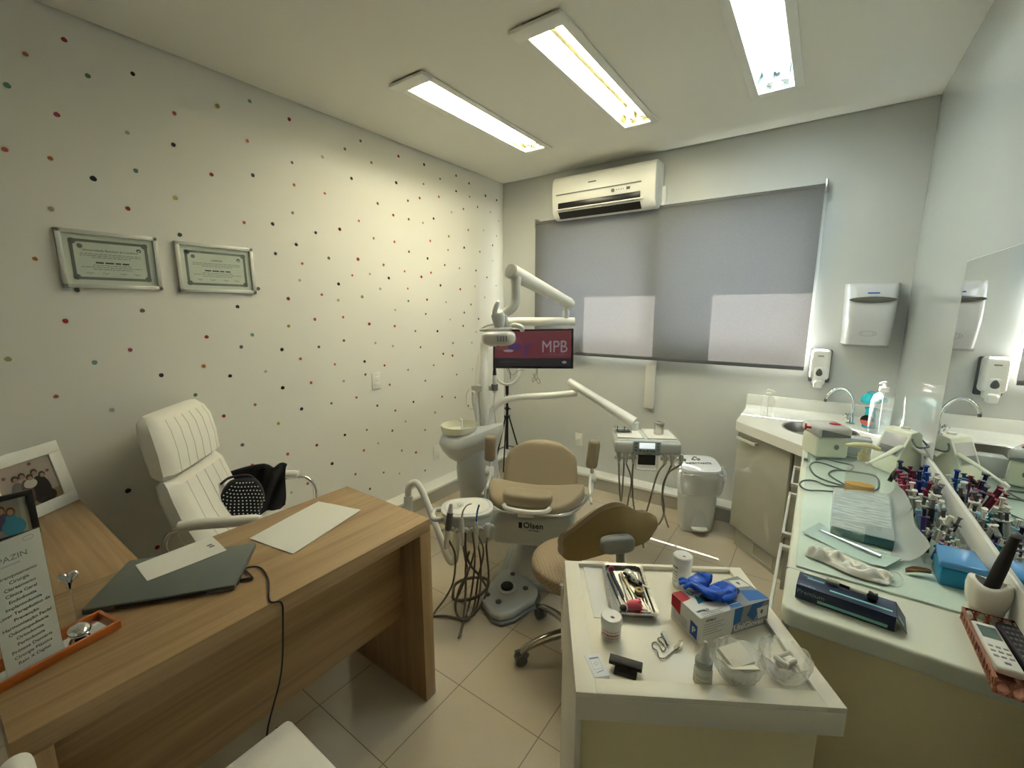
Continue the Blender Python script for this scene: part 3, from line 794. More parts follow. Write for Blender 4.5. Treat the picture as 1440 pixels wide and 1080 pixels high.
def art_pair(q, F, x0, y0, x1, y1):
    q.box(x0, x1, y0, y1, -.001, 0, 0, 0, F)
    w = x1 - x0; h = y1 - y0
    def blob(cx, cy, rx, ry, mi, k):
        q.ell((0, 0, 0), (rx * w, ry * h, .0004), F @ T(x0 + cx * w, y0 + cy * h, .0004 + .0003 * k), mi, 14, 4)
    q.box(x0 + .80 * w, x0 + .92 * w, y0, y1, 0, .0003, 1, 0, F)
    blob(.30, .45, .20, .26, 2, 1); blob(.58, .22, .30, .26, 3, 2); blob(.55, .42, .15, .20, 3, 3)
    blob(.34, .76, .11, .12, 4, 3); blob(.34, .73, .08, .09, 5, 4); blob(.56, .66, .12, .13, 4, 5); blob(.56, .64, .08, .09, 5, 6)
    return [mat('ph_grey', (.26, .25, .22), .4), mat('ph_greyl', (.36, .37, .30), .4), mat('ph_navy', (.05, .06, .16), .4), mat('ph_turq', (.02, .25, .42), .4),
            mat('ph_hair', (.10, .04, .02), .4), mat('ph_skin', (.42, .22, .15), .4)]
p_br = V((0.101, -3.115, 0.768)); p_bl = V((0.194, -3.240, 0.768))
rt = (p_br - p_bl); rt.z = 0; rt.normalize()
wF, hF = .285, .262
bk = V(0, 0, 1).cross(rt)
photo_frame('white_photo_frame', 'wide white photo frame with a family group picture on the desk wing', p_br - rt * wF, rt, (V(0, 0, 1) + bk * .20).normalized(), wF, hF, .045, M_white, art_group)
q_br = V((0.359, -3.260, 0.768)); rt2 = V(-.10, .99, 0).normalized(); bk2 = V(0, 0, 1).cross(rt2)
photo_frame('black_photo_frame', 'small black photo frame showing two people, in front of the white frame', q_br - rt2 * .13, rt2, (V(0, 0, 1) + bk2 * .05).normalized(), .13, .160, .018, M_black, art_pair)
hx = V((0.210, -3.329, 0.768))
b = B().ell(hx + V(0, 0, .055), (.026, .022, .055), n=20, m=14, fn=lambda p: V(p.x * (1 + .25 * math.sin(p.z * 70)), p.y, p.z))
tag(obj('beige_ornament', b, mat('beige_ceramic', (.42, .33, .20), .4), org=hx), 'small beige ornament half hidden behind the black photo frame', 'ornament')

# ================================================================ WHITE EXECUTIVE CHAIR (behind the desk)
f2 = V(.71, .71, 0).normalized(); n2 = V(.71, -.71, 0).normalized()
cc = V(.372, -2.60, 0)
F = frame(cc, n2, f2)       # local x: towards near arm, y: facing direction, z up
t = thing('executive_chair', 'white padded executive chair behind the desk, tall channel-stitched back', 'office chair', cc, 0)
def shell(b, x0, x1, ylo, z0, z1, th, M, lean0, lean1, mi=0, nch=0):
    pass
# seat
b = B().box(-.235, .235, -.18, .27, .40, .49, 0, .04, F, 4)
obj('seat', b, M_leather, t)
# backrest lower section, curving down into the seat
def back_pad(zlist, hw, th, seams, crown):
    b = B(); nn = 16
    rows = []
    for (y, z, w_, t_) in zlist:
        ring = []
        for i in range(nn + 1):
            u = -1 + 2 * i / nn
            x = u * w_
            e = (1 - abs(u) ** 5) ** .5 if abs(u) < 1 else 0
            ring.append((x, y, z, e, t_))
        rows.append(ring)
    vs = []; fs = []
    for side in (1, -1):
        for ring in rows:
            for (x, y, z, e, t_) in ring:
                vs.append(F @ V(x, y + side * t_ * (.35 + .65 * e) + (.0 if side > 0 else 0), z))
    W2 = nn + 1; nr_ = len(rows); off = W2 * nr_
    for j in range(nr_ - 1):
        for i in range(nn):
            a = j * W2 + i
            fs.append([a, a + 1, a + W2 + 1, a + W2]); fs.append([off + a, off + a + W2, off + a + W2 + 1, off + a + 1])
    for j in range(nr_ - 1):
        a = j * W2; fs.append([a, a + W2, off + a + W2, off + a])
        a = j * W2 + nn; fs.append([a, off + a, off + a + W2, a + W2])
    for i in range(nn):
        a = i; fs.append([a, off + a, off + a + 1, a + 1])
        a = (nr_ - 1) * W2 + i; fs.append([a, a + 1, off + a + 1, off + a])
    b.add(vs, fs, 0)
    for k in range(1, seams):
        u = -1 + 2 * k / seams
        e = (1 - abs(u) ** 5) ** .5
        path = [F @ V(u * w_ * .96, y + t_ * (.35 + .65 * e) + .0005, z) for (y, z, w_, t_) in zlist[1:-1]]
        b.tube(path, .0011, 5, 1)
    return b
lower = [(-.06, .47, .215, .02), (-.085, .49, .225, .055), (-.125, .54, .23, .064), (-.17, .64, .23, .062), (-.20, .74, .228, .060), (-.215, .81, .225, .052), (-.22, .833, .215, .02)]
obj('lower_backrest', back_pad(lower, .23, .05, 6, 0), [M_leather, M_seam], t)
upper = [(-.222, .838, .21, .02), (-.225, .86, .225, .056), (-.235, .95, .225, .062), (-.25, 1.04, .222, .060), (-.262, 1.085, .21, .050), (-.267, 1.11, .185, .02)]
obj('upper_backrest', back_pad(upper, .23, .05, 7, 0), [M_leather, M_seam], t)
for s_ in (1, -1):
    x = s_ * .262
    loop = [F @ V(x, -.20, .50), F @ V(x, -.215, .58), F @ V(x, -.18, .635), F @ V(x, -.10, .645), F @ V(x, .10, .645), F @ V(x, .19, .64), F @ V(x, .235, .59), F @ V(x, .235, .50), F @ V(x, .20, .43), F @ V(x, .10, .40), F @ V(x, -.1, .40), F @ V(x, -.18, .43)]
    arm = obj('armrest_frame', B().tube(loop, .011, 10, sm=5, closed=True), M_chrome, t)
    obj('armrest_pad', B().tube([F @ V(x, -.15, .655), F @ V(x, -.05, .662), F @ V(x, .12, .662), F @ V(x, .16, .655)], .022, 12, sm=4), M_leather, arm)
b = B().cyl(cc + V(0, 0, .12), cc + V(0, 0, .40), .028, n=18)
obj('gas_column', b, M_chrome, t)
for k in range(5):
    a = k * 2 * PI / 5 + .35
    d = V(math.cos(a), math.sin(a), 0)
    l = obj('base_leg', B().tube([cc + V(0, 0, .115), cc + d * .14 + V(0, 0, .10), cc + d * .22 + V(0, 0, .075)], [.02, .016, .012], 8, sm=3), M_chrome, t)
    b = B(); e = cc + d * .225
    pz = V(-d.y, d.x, 0)
    b.cyl(e + V(0, 0, .028) - pz * .018, e + V(0, 0, .028) + pz * .018, .026, n=14)
    obj('caster', b, M_black, l)

# bag and jacket on that chair
bc = V((0.283, -2.602, 0.600))
nrm = (cam_o.location - bc); nrm.z = 0; nrm.normalize()
bc2 = bc
F2 = frame(bc2, V(0, 0, 1).cross(nrm), V(0, 0, 1), nrm)
t = thing('polka_dot_bag', 'black soft bag covered in white dots sitting on the white chair', 'bag', bc2 - V(0, 0, .12))
fnb = lambda p: V(p.x * (1 - .25 * p.y / .13) + .01 * math.sin(p.y * 30), p.y + .008 * math.sin(p.x * 25), p.z * (1 + .2 * math.sin(p.x * 18)))
black_cloth = mat('black_cloth', (0.006, 0.006, 0.008), 0.9, sheen=.1)
b = B().ell((0, 0, 0), (.105, .128, .05), F2 @ RZ(-.35), 0, 28, 18, .55, .6, fn=fnb)
rr = random.Random(5)
ww = mat('dot_white', (.75, .75, .72), .6)
for i in range(-6, 7):
    for j in range(-8, 9):
        x = i * .0168 + (j % 2) * .0084; y = j * .0168
        u, v_ = abs(x) / .105, abs(y) / .128
        q_ = (u ** (2 / .6) + v_ ** (2 / .6)) ** (.6 / .55)
        if q_ > .88: continue
        z = .05 * (1 - q_) ** .275
        p = fnb(V(x, y, z + .001))
        b.ell((0, 0, 0), (.0036, .0036, .0022), F2 @ RZ(-.35) @ T(p), 1, 8, 4)
obj('bag_body', b, [black_cloth, ww], t)
b = B().tube([F2 @ V(-.06, .11, -.02), F2 @ V(-.02, .135, -.015), F2 @ V(.05, .13, -.02), F2 @ V(.08, .10, -.03)], .012, 8, sm=5, flat=.5)
obj('handle', b, black_cloth, t)
jx = [V((0.039, -2.553, 0.660)), V((0.030, -2.426, 0.670)), V((0.179, -2.313, 0.672)), V((0.276, -2.390, 0.500)), V((0.309, -2.541, 0.480)), V((0.229, -2.644, 0.500))]
def jk(u, v):
    top = [V((0.052, -2.556, 0.680)), V((0.173, -2.509, 0.720)), V((0.240, -2.444, 0.730)), V((0.311, -2.431, 0.730)), V((0.311, -2.368, 0.730))]
    bot = [V((0.170, -2.682, 0.460)), V((0.273, -2.613, 0.450)), V((0.267, -2.524, 0.460)), V((0.243, -2.440, 0.470)), V((0.264, -2.373, 0.490))]
    k = min(int(u * 4), 3); f = u * 4 - k
    a = top[k].lerp(top[k + 1], f); c = bot[k].lerp(bot[k + 1], f)
    p = a.lerp(c, v)
    p += V(.012, -.010, 0) * math.sin(u * 19 + v * 5) * (.3 + v) - V(.5, -.25, 0) * .08 * math.sin(v * PI)
    return p
b = B().sheet(jk, 32, 18, .006)
b.tube([jk(0, 0), jk(.25, 0) + V(0, 0, .004), jk(.5, 0) + V(0, 0, .008), jk(.75, 0) + V(0, 0, .0), jk(.9, 0) + V(0, 0, .012), jk(1, 0)], .012, 8, sm=4)
tag(obj('black_jacket', b, black_cloth, org=jk(.5, 1)), 'black jacket draped over the far arm of the white chair', 'jacket')

# ================================================================ VISITOR CHAIRS (in front of the desk)
def visitor_chair(loc, rz, label):
    t = thing('visitor_chair', label, 'chair', loc, rz)
    # local: faces +y
    b = B().box(-.225, .225, -.22, .23, .40, .455, 0, .018, None, 3)
    obj('seat', b, M_leather, t, local=True)
    obj('backrest', B().box(-.20, .20, -.25, -.208, .47, .805, 0, .02, None, 4), M_leather, t, local=True)
    for sx_ in (-1, 1):
        pts = [(sx_ * .24, .20, .012), (sx_ * .24, .20, .38), (sx_ * .24, .19, .41), (sx_ * .24, .0, .41), (sx_ * .24, -.20, .41), (sx_ * .235, -.22, .50), (sx_ * .225, -.26, .66)]
        obj('side_frame', B().tube(pts, .011, 10, sm=4), M_chrome, t, local=True)
        obj('side_frame', B().tube([(sx_ * .24, .20, .012), (sx_ * .24, .0, .012), (sx_ * .24, -.22, .012)], .011, 10), M_chrome, t, local=True)
    return t
visitor_chair((1.690, -3.215, 0), 0.0, 'white upholstered visitor chair in front of the desk, only a seat corner showing')


# ================================================================ DENTAL CHAIR
av = V(-.42, .91, 0).normalized()        # towards the foot end
sv = V(.91, .42, 0).normalized()         # towards the right of the photo
CO = V(1.28, -1.40, 0)
F = frame(CO, sv, av)
t = thing('dental_chair', 'dental chair with tan upholstery and a grey-white base in the middle of the room', 'dental chair', CO)
# floor plate and pedestal
b = B().prism([(-.20, -.16), (-.10, -.24), (.17, -.24), (.22, -.14), (.22, .50), (.14, .58), (-.14, .58), (-.20, .50)], 0.0, .045, 0, .012, F)
obj('floor_plate', b, M_gplast, t)
b = B()
vs = []
prf = [(.045, .17, -.21, .50), (.13, .13, -.17, .42), (.24, .10, -.12, .30), (.32, .10, -.10, .28)]
for z, hw, y0, y1 in prf:
    for k in range(24):
        a = 2 * PI * k / 24
        cx, cy = math.copysign(abs(math.cos(a)) ** .5, math.cos(a)), math.copysign(abs(math.sin(a)) ** .5, math.sin(a))
        vs.append(V(hw * cx, (y0 + y1) / 2 + (y1 - y0) / 2 * cy, z))
fs = []
for j in range(3):
    for k in range(24): fs.append([j * 24 + k, j * 24 + (k + 1) % 24, (j + 1) * 24 + (k + 1) % 24, (j + 1) * 24 + k])
fs.append([72 + k for k in range(24)])
b.add(vs, fs, 0, F)
obj('pedestal', b, M_gplast, t)
b = B().box(-.225, .225, -.245, .30, .265, .430, 0, .03, F, 4)
obj('drive_cover', b, M_lplast, t)
Ft = F @ frame((0, 0, 0), (1, 0, 0), (0, 0, 1), (0, -1, 0))
b = B().text('Olsen', .046, Ft @ T(.005, .392, .246), 0, .0006, bold=.0008)
b.text('odontológica', .012, Ft @ T(.01, .366, .246), 0, .0006)
b.box(-.075, -.056, .374, .408, .2455, .2463, 0, 0, Ft)
obj('brand_lettering', b, M_black, t)
def cushion(name, secs, mats, parent, n=28, mi=0):
    """secs: list of (y, z, halfwidth, thickness) along the chair; domed top, flat bottom"""
    b = B(); vs = []; fs = []
    for (y, z, hw, th, dish) in secs:
        for k in range(n):
            a = 2 * PI * k / n
            ca, sa = math.cos(a), math.sin(a)
            x = hw * math.copysign(abs(ca) ** .55, ca)
            zz = th * math.copysign(abs(sa) ** .6, sa)
            if sa > 0: zz = zz * 1.0 + dish * (abs(x / hw) ** 2 if hw > 0 else 0)
            vs.append(V(x, y, z + zz))
    m = len(secs)
    for j in range(m - 1):
        for k in range(n): fs.append([j * n + k, j * n + (k + 1) % n, (j + 1) * n + (k + 1) % n, (j + 1) * n + k])
    fs.append(list(range(n))[::-1]); fs.append([(m - 1) * n + k for k in range(n)])
    b.add(vs, fs, mi, F)
    return obj(name, b, mats, parent, sharp=60)
# near cushion: dished, tapering towards the near end
back = [(-.40, .560, .07, .008, 0), (-.395, .560, .12, .022, 0), (-.37, .556, .160, .032, .002), (-.30, .547, .215, .036, .010), (-.20, .534, .252, .038, .022), (-.10, .519, .270, .038, .034),
        (-.04, .508, .272, .034, .040), (.0, .500, .262, .024, .036), (.02, .495, .24, .010, .02)]
bk_ = cushion('seat', back, M_beige, t)
shell_ = [(-.410, .541, .10, .006, 0), (-.40, .537, .145, .011, 0), (-.30, .523, .230, .013, 0), (-.10, .497, .284, .013, 0), (.0, .484, .290, .013, 0), (.03, .480, .27, .011, 0), (.05, .478, .22, .006, 0)]
cushion('seat_shell', shell_, M_chrome, t)
# upright back with a thick rounded pad
Bf = F @ T(0, .075, .47) @ RX(R(-24))
vs = []; fs = []; nu, nv = 30, 18
def bw_(q):
    return .232 * (1 - .10 * q) * (1 - max(0, (q - .60) / .40) ** 2.6 * .34)
for side in (0, 1):
    for j in range(nv + 1):
        q = j / nv
        for i in range(nu + 1):
            u = -1 + 2 * i / nu
            e = max(0, (1 - abs(u) ** 6)) ** .5 * max(0, 1 - abs(2 * q - 1) ** 10) ** .5
            x = bw_(q) * u
            z = .298 * q - .035 * (abs(u) ** 3.2) * q ** 2
            y = (-.030 * e + .020 * (1 - abs(u) ** 2) * (1 - q) * e) if side == 0 else .040 * e
            vs.append(V(x, y, z))
W3 = nu + 1; off = W3 * (nv + 1)
for j in range(nv):
    for i in range(nu):
        a_ = j * W3 + i
        fs.append([a_, a_ + 1, a_ + W3 + 1, a_ + W3]); fs.append([off + a_, off + a_ + W3, off + a_ + W3 + 1, off + a_ + 1])
b = B().add(vs, fs, 0, Bf)
bp__ = obj('backrest', b, M_beige, t, sharp=70)
b = B().box(-.15, .15, .035, .055, .02, .27, 0, .01, Bf, 3).box(-.05, .05, .04, .10, -.08, .12, 0, .01, Bf, 2)
obj('backrest_shell', b, M_gplast, t)
b = B().tube([Bf @ V(bw_(q) * s_ * .985, .004, .298 * q - .035 * q ** 2) for s_, q in [(-1, .1), (-1, .3), (-1, .5), (-1, .7), (-1, .85), (-1, .97)]], .003, 6, sm=3)
obj('piping', b, M_beigeback, bp__)
b = B().box(-.16, .16, -.20, .20, .40, .475, 0, .02, F, 3)
obj('seat_frame', b, M_gplast, t)
# headrest pillow and its bracket
b = B().ell((0, 0, 0), (.128, .066, .040), F @ T(-.012, -.335, .592) @ RX(-.1), 0, 28, 16, .6, .55, fn=lambda p: V(p.x, p.y - .010 * (p.x / .12) ** 2, p.z + .012 * (p.x / .12) ** 2))
hd = obj('front_pad', b, M_beige, t)
b = B().tube([F @ V(-.125, -.40, .578), F @ V(-.10, -.418, .566), F @ V(0, -.425, .560), F @ V(.085, -.418, .566), F @ V(.11, -.40, .578)], .012, 8, sm=4)
b.box(-.05, .03, -.43, -.37, .530, .556, 0, .005, F)
obj('pad_bracket', b, M_plast, t)
b = B()
for s_ in (-1, 1):
    b.tube([F @ V(s_ * .305, .02, .497), F @ V(s_ * .298, -.08, .510), F @ V(s_ * .242, -.30, .537), F @ V(s_ * .165, -.412, .550), F @ V(0, -.428, .553)], .006, 8, sm=4)
obj('edge_trim', b, M_steel, t)
# flip-up armrests
for s_, lean in ((-1, .12), (1, -.06)):
    bx = F @ V(s_ * .345, .12, 0)
    g = F @ T(s_ * .312, .10, .70) @ RY(s_ * .02 + .08) @ RX(lean)
    b = B().box(-.034, .034, -.03, .03, -.085, .085, 0, .022, g, 4)
    a = obj('armrest', b, M_beige, t)
    b = B().tube([F @ V(s_ * .308, .10, .62), F @ V(s_ * .312, .08, .56), F @ V(s_ * .31, .04, .50), F @ V(s_ * .30, -.02, .475)], .012, 8, sm=4)
    b.cyl(F @ V(s_ * .292, .085, .555), F @ V(s_ * .335, .085, .555), .032, n=20)
    b.tube([F @ V(s_ * .30, .07, .585), F @ V(s_ * .30, .0, .515), F @ V(s_ * .31, -.12, .49)], .008, 6, sm=4)
    obj('armrest_arm', b, M_plast, a)

# ================================================================ FOOT CONTROL
fc = V(1.385, -1.742, 0)
dx = (V((1.577, -1.594, 0.050)) - V((1.338, -1.980, 0.050))); dx.z = 0; dx.normalize()
F3 = frame(fc + V(-.01, -.02, 0), dx, V(0, 0, 1).cross(dx))
t = thing('foot_control', 'grey-white foot control pedal with round dark buttons on the floor', 'foot pedal', fc)
hp3 = [(1.164, -1.646, 0.050), (1.218, -1.565, 0.050), (1.288, -1.558, 0.050), (1.443, -1.652, 0.050), (1.465, -1.722, 0.050), (1.435, -1.875, 0.050), (1.395, -1.934, 0.050), (1.343, -1.940, 0.050), (1.237, -1.890, 0.050), (1.203, -1.836, 0.050), (1.189, -1.718, 0.050)]
hexp = [(F3.inverted() @ V(q)) for q in hp3]; hexp = [(q.x, q.y) for q in hexp][::-1]
hcx = sum(q[0] for q in hexp) / len(hexp); hcy = sum(q[1] for q in hexp) / len(hexp)
obj('rubber_base', B().prism([(hcx + (x - hcx) * 1.06 + .006, hcy + (y - hcy) * 1.06 - .004) for x, y in hexp], 0.0, .018, 0, .006, F3), M_mgrey, t)
obj('housing', B().prism(hexp, .014, .058, 0, .014, F3, 3), M_gplast, t)
def on_ped(w): return V(w[0], w[1], 0)
jc = on_ped((1.301, -1.743, 0.070))
obj('housing_ring', B().lathe([(.052, .055), (.052, .061), (.040, .064), (0, .064)], T(jc), 28), M_lplast, t)
obj('joystick', B().lathe([(.034, .062), (.034, .074), (.030, .078), (0, .079)], T(jc), 28), M_black, t)
for w_, r in (((1.255, -1.625, 0.060), .014), ((1.385, -1.689, 0.060), .015), ((1.251, -1.848, 0.060), .013), ((1.331, -1.860, 0.060), .015)):
    obj('button', B().lathe([(r, .056), (r, .063), (r * .7, .066), (0, .066)], T(on_ped(w_)), 18), M_dplast, t)

# ================================================================ SPITTOON COLUMN with lamp and monitor poles
UC = V(.745, -1.335, 0)
t = thing('dental_unit_column', 'grey-white spittoon column carrying the lamp pole beside the dental chair', 'dental unit', UC)
prof = [(.10, 0), (.105, .02), (.112, .10), (.120, .30), (.128, .395), (.131, .40), (.131, .406), (.135, .41), (.140, .50), (.132, .58), (.105, .66), (.085, .72), (0, .722)]
col_c = V(.762, -1.335, 0)
obj('column', B().lathe(prof, T(col_c), 36), M_gplast, t)
bw = V((0.683, -1.394, 0.724)); bw.z = 0
hd2 = V(.90, -1.27, 0)
dd = (V(.90, -1.25, 0) - bw); dd.z = 0; dl = dd.length; dd.normalize()
Fb = frame(bw, dd, V(0, 0, 1).cross(dd))
# bowl housing: pod tapering down, extended towards the poles
b = B(); rings = [(.560, .062, .0), (.585, .098, .01), (.635, .135, .02), (.672, .150, .03), (.676, .152, .03), (.700, .148, .04), (.725, .135, .055), (.733, .128, .06)]
vs = []; n = 40
for (z, r, ext) in rings:
    for k in range(n):
        a = 2 * PI * k / n
        x = r * math.cos(a); y = r * math.sin(a)
        if x > 0:
            x = x * (1 + (.10 + ext) / r * .9); y = y * (1 - .42 * (math.cos(a) ** 2))
        vs.append(V(x, y, z + (.055 * max(0, x) / .2 if z > .66 else .02 * max(0, x) / .2)))
fs = []
for j in range(len(rings) - 1):
    for k in range(n): fs.append([j * n + k, j * n + (k + 1) % n, (j + 1) * n + (k + 1) % n, (j + 1) * n + k])
fs.append(list(range(n))[::-1]); fs.append([(len(rings) - 1) * n + k for k in range(n)])
b.add(vs, fs, 0, Fb)
obj('bowl_housing', b, M_lplast, t)
bowlm = mat('translucent_bowl', (0.80, 0.80, 0.66), 0.25, trans=.3, ior=1.2)
b = B().lathe([(.0, .731), (.05, .732), (.100, .742), (.112, .765), (.1165, .785), (.1195, .785), (.1165, .76), (.108, .738), (.06, .728), (0, .728)], Fb @ T(-.02, 0, .012), 36)
bo = obj('spittoon_bowl', b, bowlm, t)
obj('drain', B().cyl(Fb @ V(-.0, -.02, .744), Fb @ V(-.0, -.02, .750), .012, n=16), M_mgrey, bo)
b = B().tube([Fb @ V(.0, -.01, .742), Fb @ V(.0, -.01, .800), Fb @ V(-.002, -.012, .83), Fb @ V(-.014, -.02, .838)], .0085, 10, sm=5)
obj('water_spout', b, M_plast, t)
# main lamp pole
PB = V(.772, -1.262, 0)
pole_dir = V(.395, .43, 0).normalized()
pr_ = [PB + V(0, 0, .62), PB + V(0, 0, 1.0), V(.735, -1.215, 1.24), V(.735, -1.205, 1.34), V(.752, -1.186, 1.41), V(.800, -1.14, 1.452), V(.88, -1.07, 1.462), V(1.05, -.935, 1.463), V(1.195, -.822, 1.463)]
obj('lamp_pole', B().tube(pr_, .029, 18, sm=6), M_plast, t)
# monitor pole, thinner, beside it
mp = [V(.745, -1.30, .72), V(.715, -1.27, 1.0), V((0.668, -1.196, 1.176)), V((0.659, -1.161, 1.250)), V((0.637, -1.070, 1.287)), V((0.588, -0.942, 1.291)), V((0.514, -0.775, 1.271)), V((0.546, -0.706, 1.251))]
obj('monitor_pole', B().tube(mp, .0165, 14, sm=6), M_plast, t)
b = B().cyl((.735, -1.262, 1.010), (.735, -1.262, 1.048), .042, n=18)
b.box(-.052, .11, -.012, .012, 1.014, 1.044, 0, .003, T(.735, -1.275, 0) @ RZ(.55))
b.tube([(.675, -1.30, 1.02), (.655, -1.31, .98), (.660, -1.31, .90), (.70, -1.30, .885), (.715, -1.30, .92)], .003, 6, sm=5)
cl = obj('pole_clamp', b, M_alu, t)
b = B().tube([(.69, -1.29, 1.0), (.70, -1.30, .93), (.72, -1.30, .85), (.735, -1.30, .76)], .006, 6, sm=5).tube([(.72, -1.31, 1.0), (.735, -1.31, .9), (.745, -1.31, .78)], .005, 6, sm=5)
obj('pole_hoses', b, M_lplast, t)
# lamp: vertical joint, thick spring arm, elbow, yoke
J1 = V(1.143, -.838 - .02, 1.47)
sa0 = V(1.165, -.85, 1.585); sa1 = V(1.137, -1.475, 1.752)
obj('arm_joint', B().cyl((1.15, -.857, 1.47), (1.15, -.857, 1.535), .022, n=18).cyl((1.15, -.857, 1.53), (1.15, -.862, 1.575), .018, n=18), M_plast, t)
axd = (sa1 - sa0).normalized()
b = B().tube([sa0 - axd * .03, sa0, sa1], [.030, .036, .041], 20)
b.cyl(sa1, sa1 + axd * .004, .043, n=24)
sa = obj('spring_arm', b, M_plast, t)
b = B().cyl(sa1 + axd * .004, sa1 + axd * .008, .036, n=24)
obj('end_cap', b, M_gplast, sa)
obj('slot', B().tube([sa0.lerp(sa1, .55) + V(-.012, 0, -.034), sa0.lerp(sa1, .95) + V(-.012, 0, -.039)], .004, 6), M_mgrey, sa)
b = B().cyl((1.146, -1.44, 1.725), (1.15, -1.445, 1.665), .030, .027, n=20)
b.tube([(1.15, -1.445, 1.67), (1.150, -1.447, 1.60), (1.138, -1.465, 1.555), (1.105, -1.50, 1.520), (1.09, -1.52, 1.513)], .027, 16, sm=6)
b.ell((1.083, -1.523, 1.512), (.034, .034, .034), n=18, m=12)
obj('elbow', b, M_alu, t)
LH = V(1.125, -1.535, 1.437)
vd = (V(1.30, -1.72, 1.0) - LH).normalized()
sr = V(.80, .60, 0).normalized()
Fl = frame(LH, sr, V(-.60, .80, 0))
b = B().lathe([(.026, .012), (.034, .03), (.040, .07), (.034, .095), (0, .10)], Fl @ T(-.012, 0, 0) @ RX(-PI / 2) @ RX(0), 20)
b = B().tube([Fl @ V(-.030, 0, .085), Fl @ V(-.022, 0, .055), Fl @ V(-.016, 0, .010)], [.036, .038, .028], 18)
b.tube([Fl @ V(.012, 0, .075), Fl @ V(.016, 0, .035), Fl @ V(.014, 0, .008)], [.012, .018, .012], 12)
b.ell((0, 0, 0), (.014, .02, .045), Fl @ T(-.038, 0, .115) @ RY(.35), 0, 14, 10)
obj('head_joint', b, M_gplast, t)
b = B().tube([Fl @ V(-.125, -.01, -.004), Fl @ V(-.06, -.02, .0), Fl @ V(.02, -.02, .002), Fl @ V(.05, -.02, .008)], [.010, .014, .016, .014], 10, sm=3, flat=.7)
b.tube([Fl @ V(-.12, 0, .0), Fl @ V(-.08, 0, .022), Fl @ V(-.03, 0, .030)], .006, 8, sm=4)
b.tube([Fl @ V(.030, -.01, .010), Fl @ V(.065, -.01, .024), Fl @ V(.10, -.01, .010), Fl @ V(.108, -.01, -.012)], [.012, .018, .020, .012], 12, sm=4, flat=.8)
yk = obj('lamp_yoke', b, M_alu, t)
b = B().ell((0, 0, 0), (.092, .050, .040), Fl @ T(-.022, -.02, -.045) @ RX(.15), 0, 26, 14, .6, .55)
lh = obj('lamp_head', b, mat('lens_white', (.62, .60, .62), .10, coat=.6), t)
b = B()
for k in range(4): b.box(-.030 + k * .015, -.023 + k * .015, -.0745, -.060, -.062, -.030, 0, .001, Fl)
obj('lens_slots', b, M_mgrey, lh)
b = B().ell((0, 0, 0), (.030, .012, .030), Fl @ T(.038, -.062, -.045), 0, 16, 10)
obj('reflector_bulge', b, M_plast, lh)
# curing-light handpiece in the clamp
CL = V(.835, -1.235, 1.03)
t2 = thing('curing_light', 'black-tipped white handpiece held upright in the pole clamp', 'dental tool', CL)
b = B().lathe([(.010, -.03), (.016, -.01), (.016, .05), (.012, .095), (0, .096)], T(CL), 14)
obj('handle', b, M_lplast, t2)
b = B().lathe([(.0135, .09), (.011, .12), (.006, .165), (.004, .19), (0, .192)], T(CL), 12)
obj('tip', b, M_black, t2)
obj('holder', B().cyl(CL - V(0, 0, .012), CL + V(0, 0, .03), .022, n=16), M_mgrey, t2)
b = B().tube([CL + V(0, 0, -.03), CL + V(-.008, 0, -.12), CL + V(.006, .01, -.30), CL + V(.012, .01, -.52), CL + V(.03, .02, -.68)], .0032, 6, sm=5)
obj('cord', b, M_lplast, t2)

# ================================================================ MONITOR
m_tl, m_tr, m_br, m_bl = V((0.486, -0.819, 1.387)), V((1.079, -0.595, 1.405)), V((1.092, -0.649, 1.111)), V((0.533, -0.847, 1.102))
mr = (m_tr - m_tl).normalized(); mu = (m_tl - m_bl).normalized(); mz = mr.cross(mu).normalized()
mw, mh = ((m_tr - m_tl).length + (m_br - m_bl).length) / 2, ((m_tl - m_bl).length + (m_tr - m_br).length) / 2
Fm = frame((m_bl + m_br) / 2, mr, mu, mz)
t = thing('monitor', 'flat black monitor with a lit red MPB screen hanging from the pole', 'monitor', Fm @ V(0, 0, 0))
obj('casing', B().box(-mw / 2, mw / 2, 0, mh, -.035, 0, 0, .004, Fm).box(-mw * .25, mw * .25, mh * .2, mh * .8, -.06, -.03, 0, .01, Fm), mat('gloss_black', (.006, .006, .007), .12), t)
def scr_mat(nm, c, s=1.0):
    return mat(nm, (0.02, 0.02, 0.02), .25, emit=c, es=s)
b = B(); bx0, bx1, by0, by1 = -mw / 2 + .014, mw / 2 - .014, .016, mh - .014
b.box(bx0, bx1, by0, by1, 0, .0006, 0, 0, Fm)
yb = by0 + (by1 - by0) * .235
b.box(bx0, bx1, yb, by1, .0006, .0009, 1, 0, Fm)
b.ell((0, 0, 0), (.10, .060, .0004), Fm @ T(bx0 + .12, yb + .11, .001), 2, 24, 4)
b.ell((0, 0, 0), (.055, .030, .0004), Fm @ T(bx0 + .16, yb + .085, .0014), 3, 20, 4)
b.ell((0, 0, 0), (.050, .012, .0004), Fm @ T(bx0 + .06, yb + .075, .0014), 4, 20, 4)
b.ell((0, 0, 0), (.040, .010, .0004), Fm @ T(bx0 + .11, yb + .055, .0016), 5, 20, 4)
b.box(bx0 + .235, bx0 + .26, yb + .02, yb + .10, .001, .0013, 3, 0, Fm); b.box(bx0 + .25, bx0 + .285, yb + .085, yb + .105, .001, .0013, 3, 0, Fm)
b.text('MPB', .125, Fm @ T(mw * .275, yb + .080, .0012), 5, .0002, bold=0.0, sx=.85)
b.text('MÚSICA POPULAR BRASILEIRA', .0135, Fm @ T(mw * .28, yb + .025, .0012), 6, .0002)
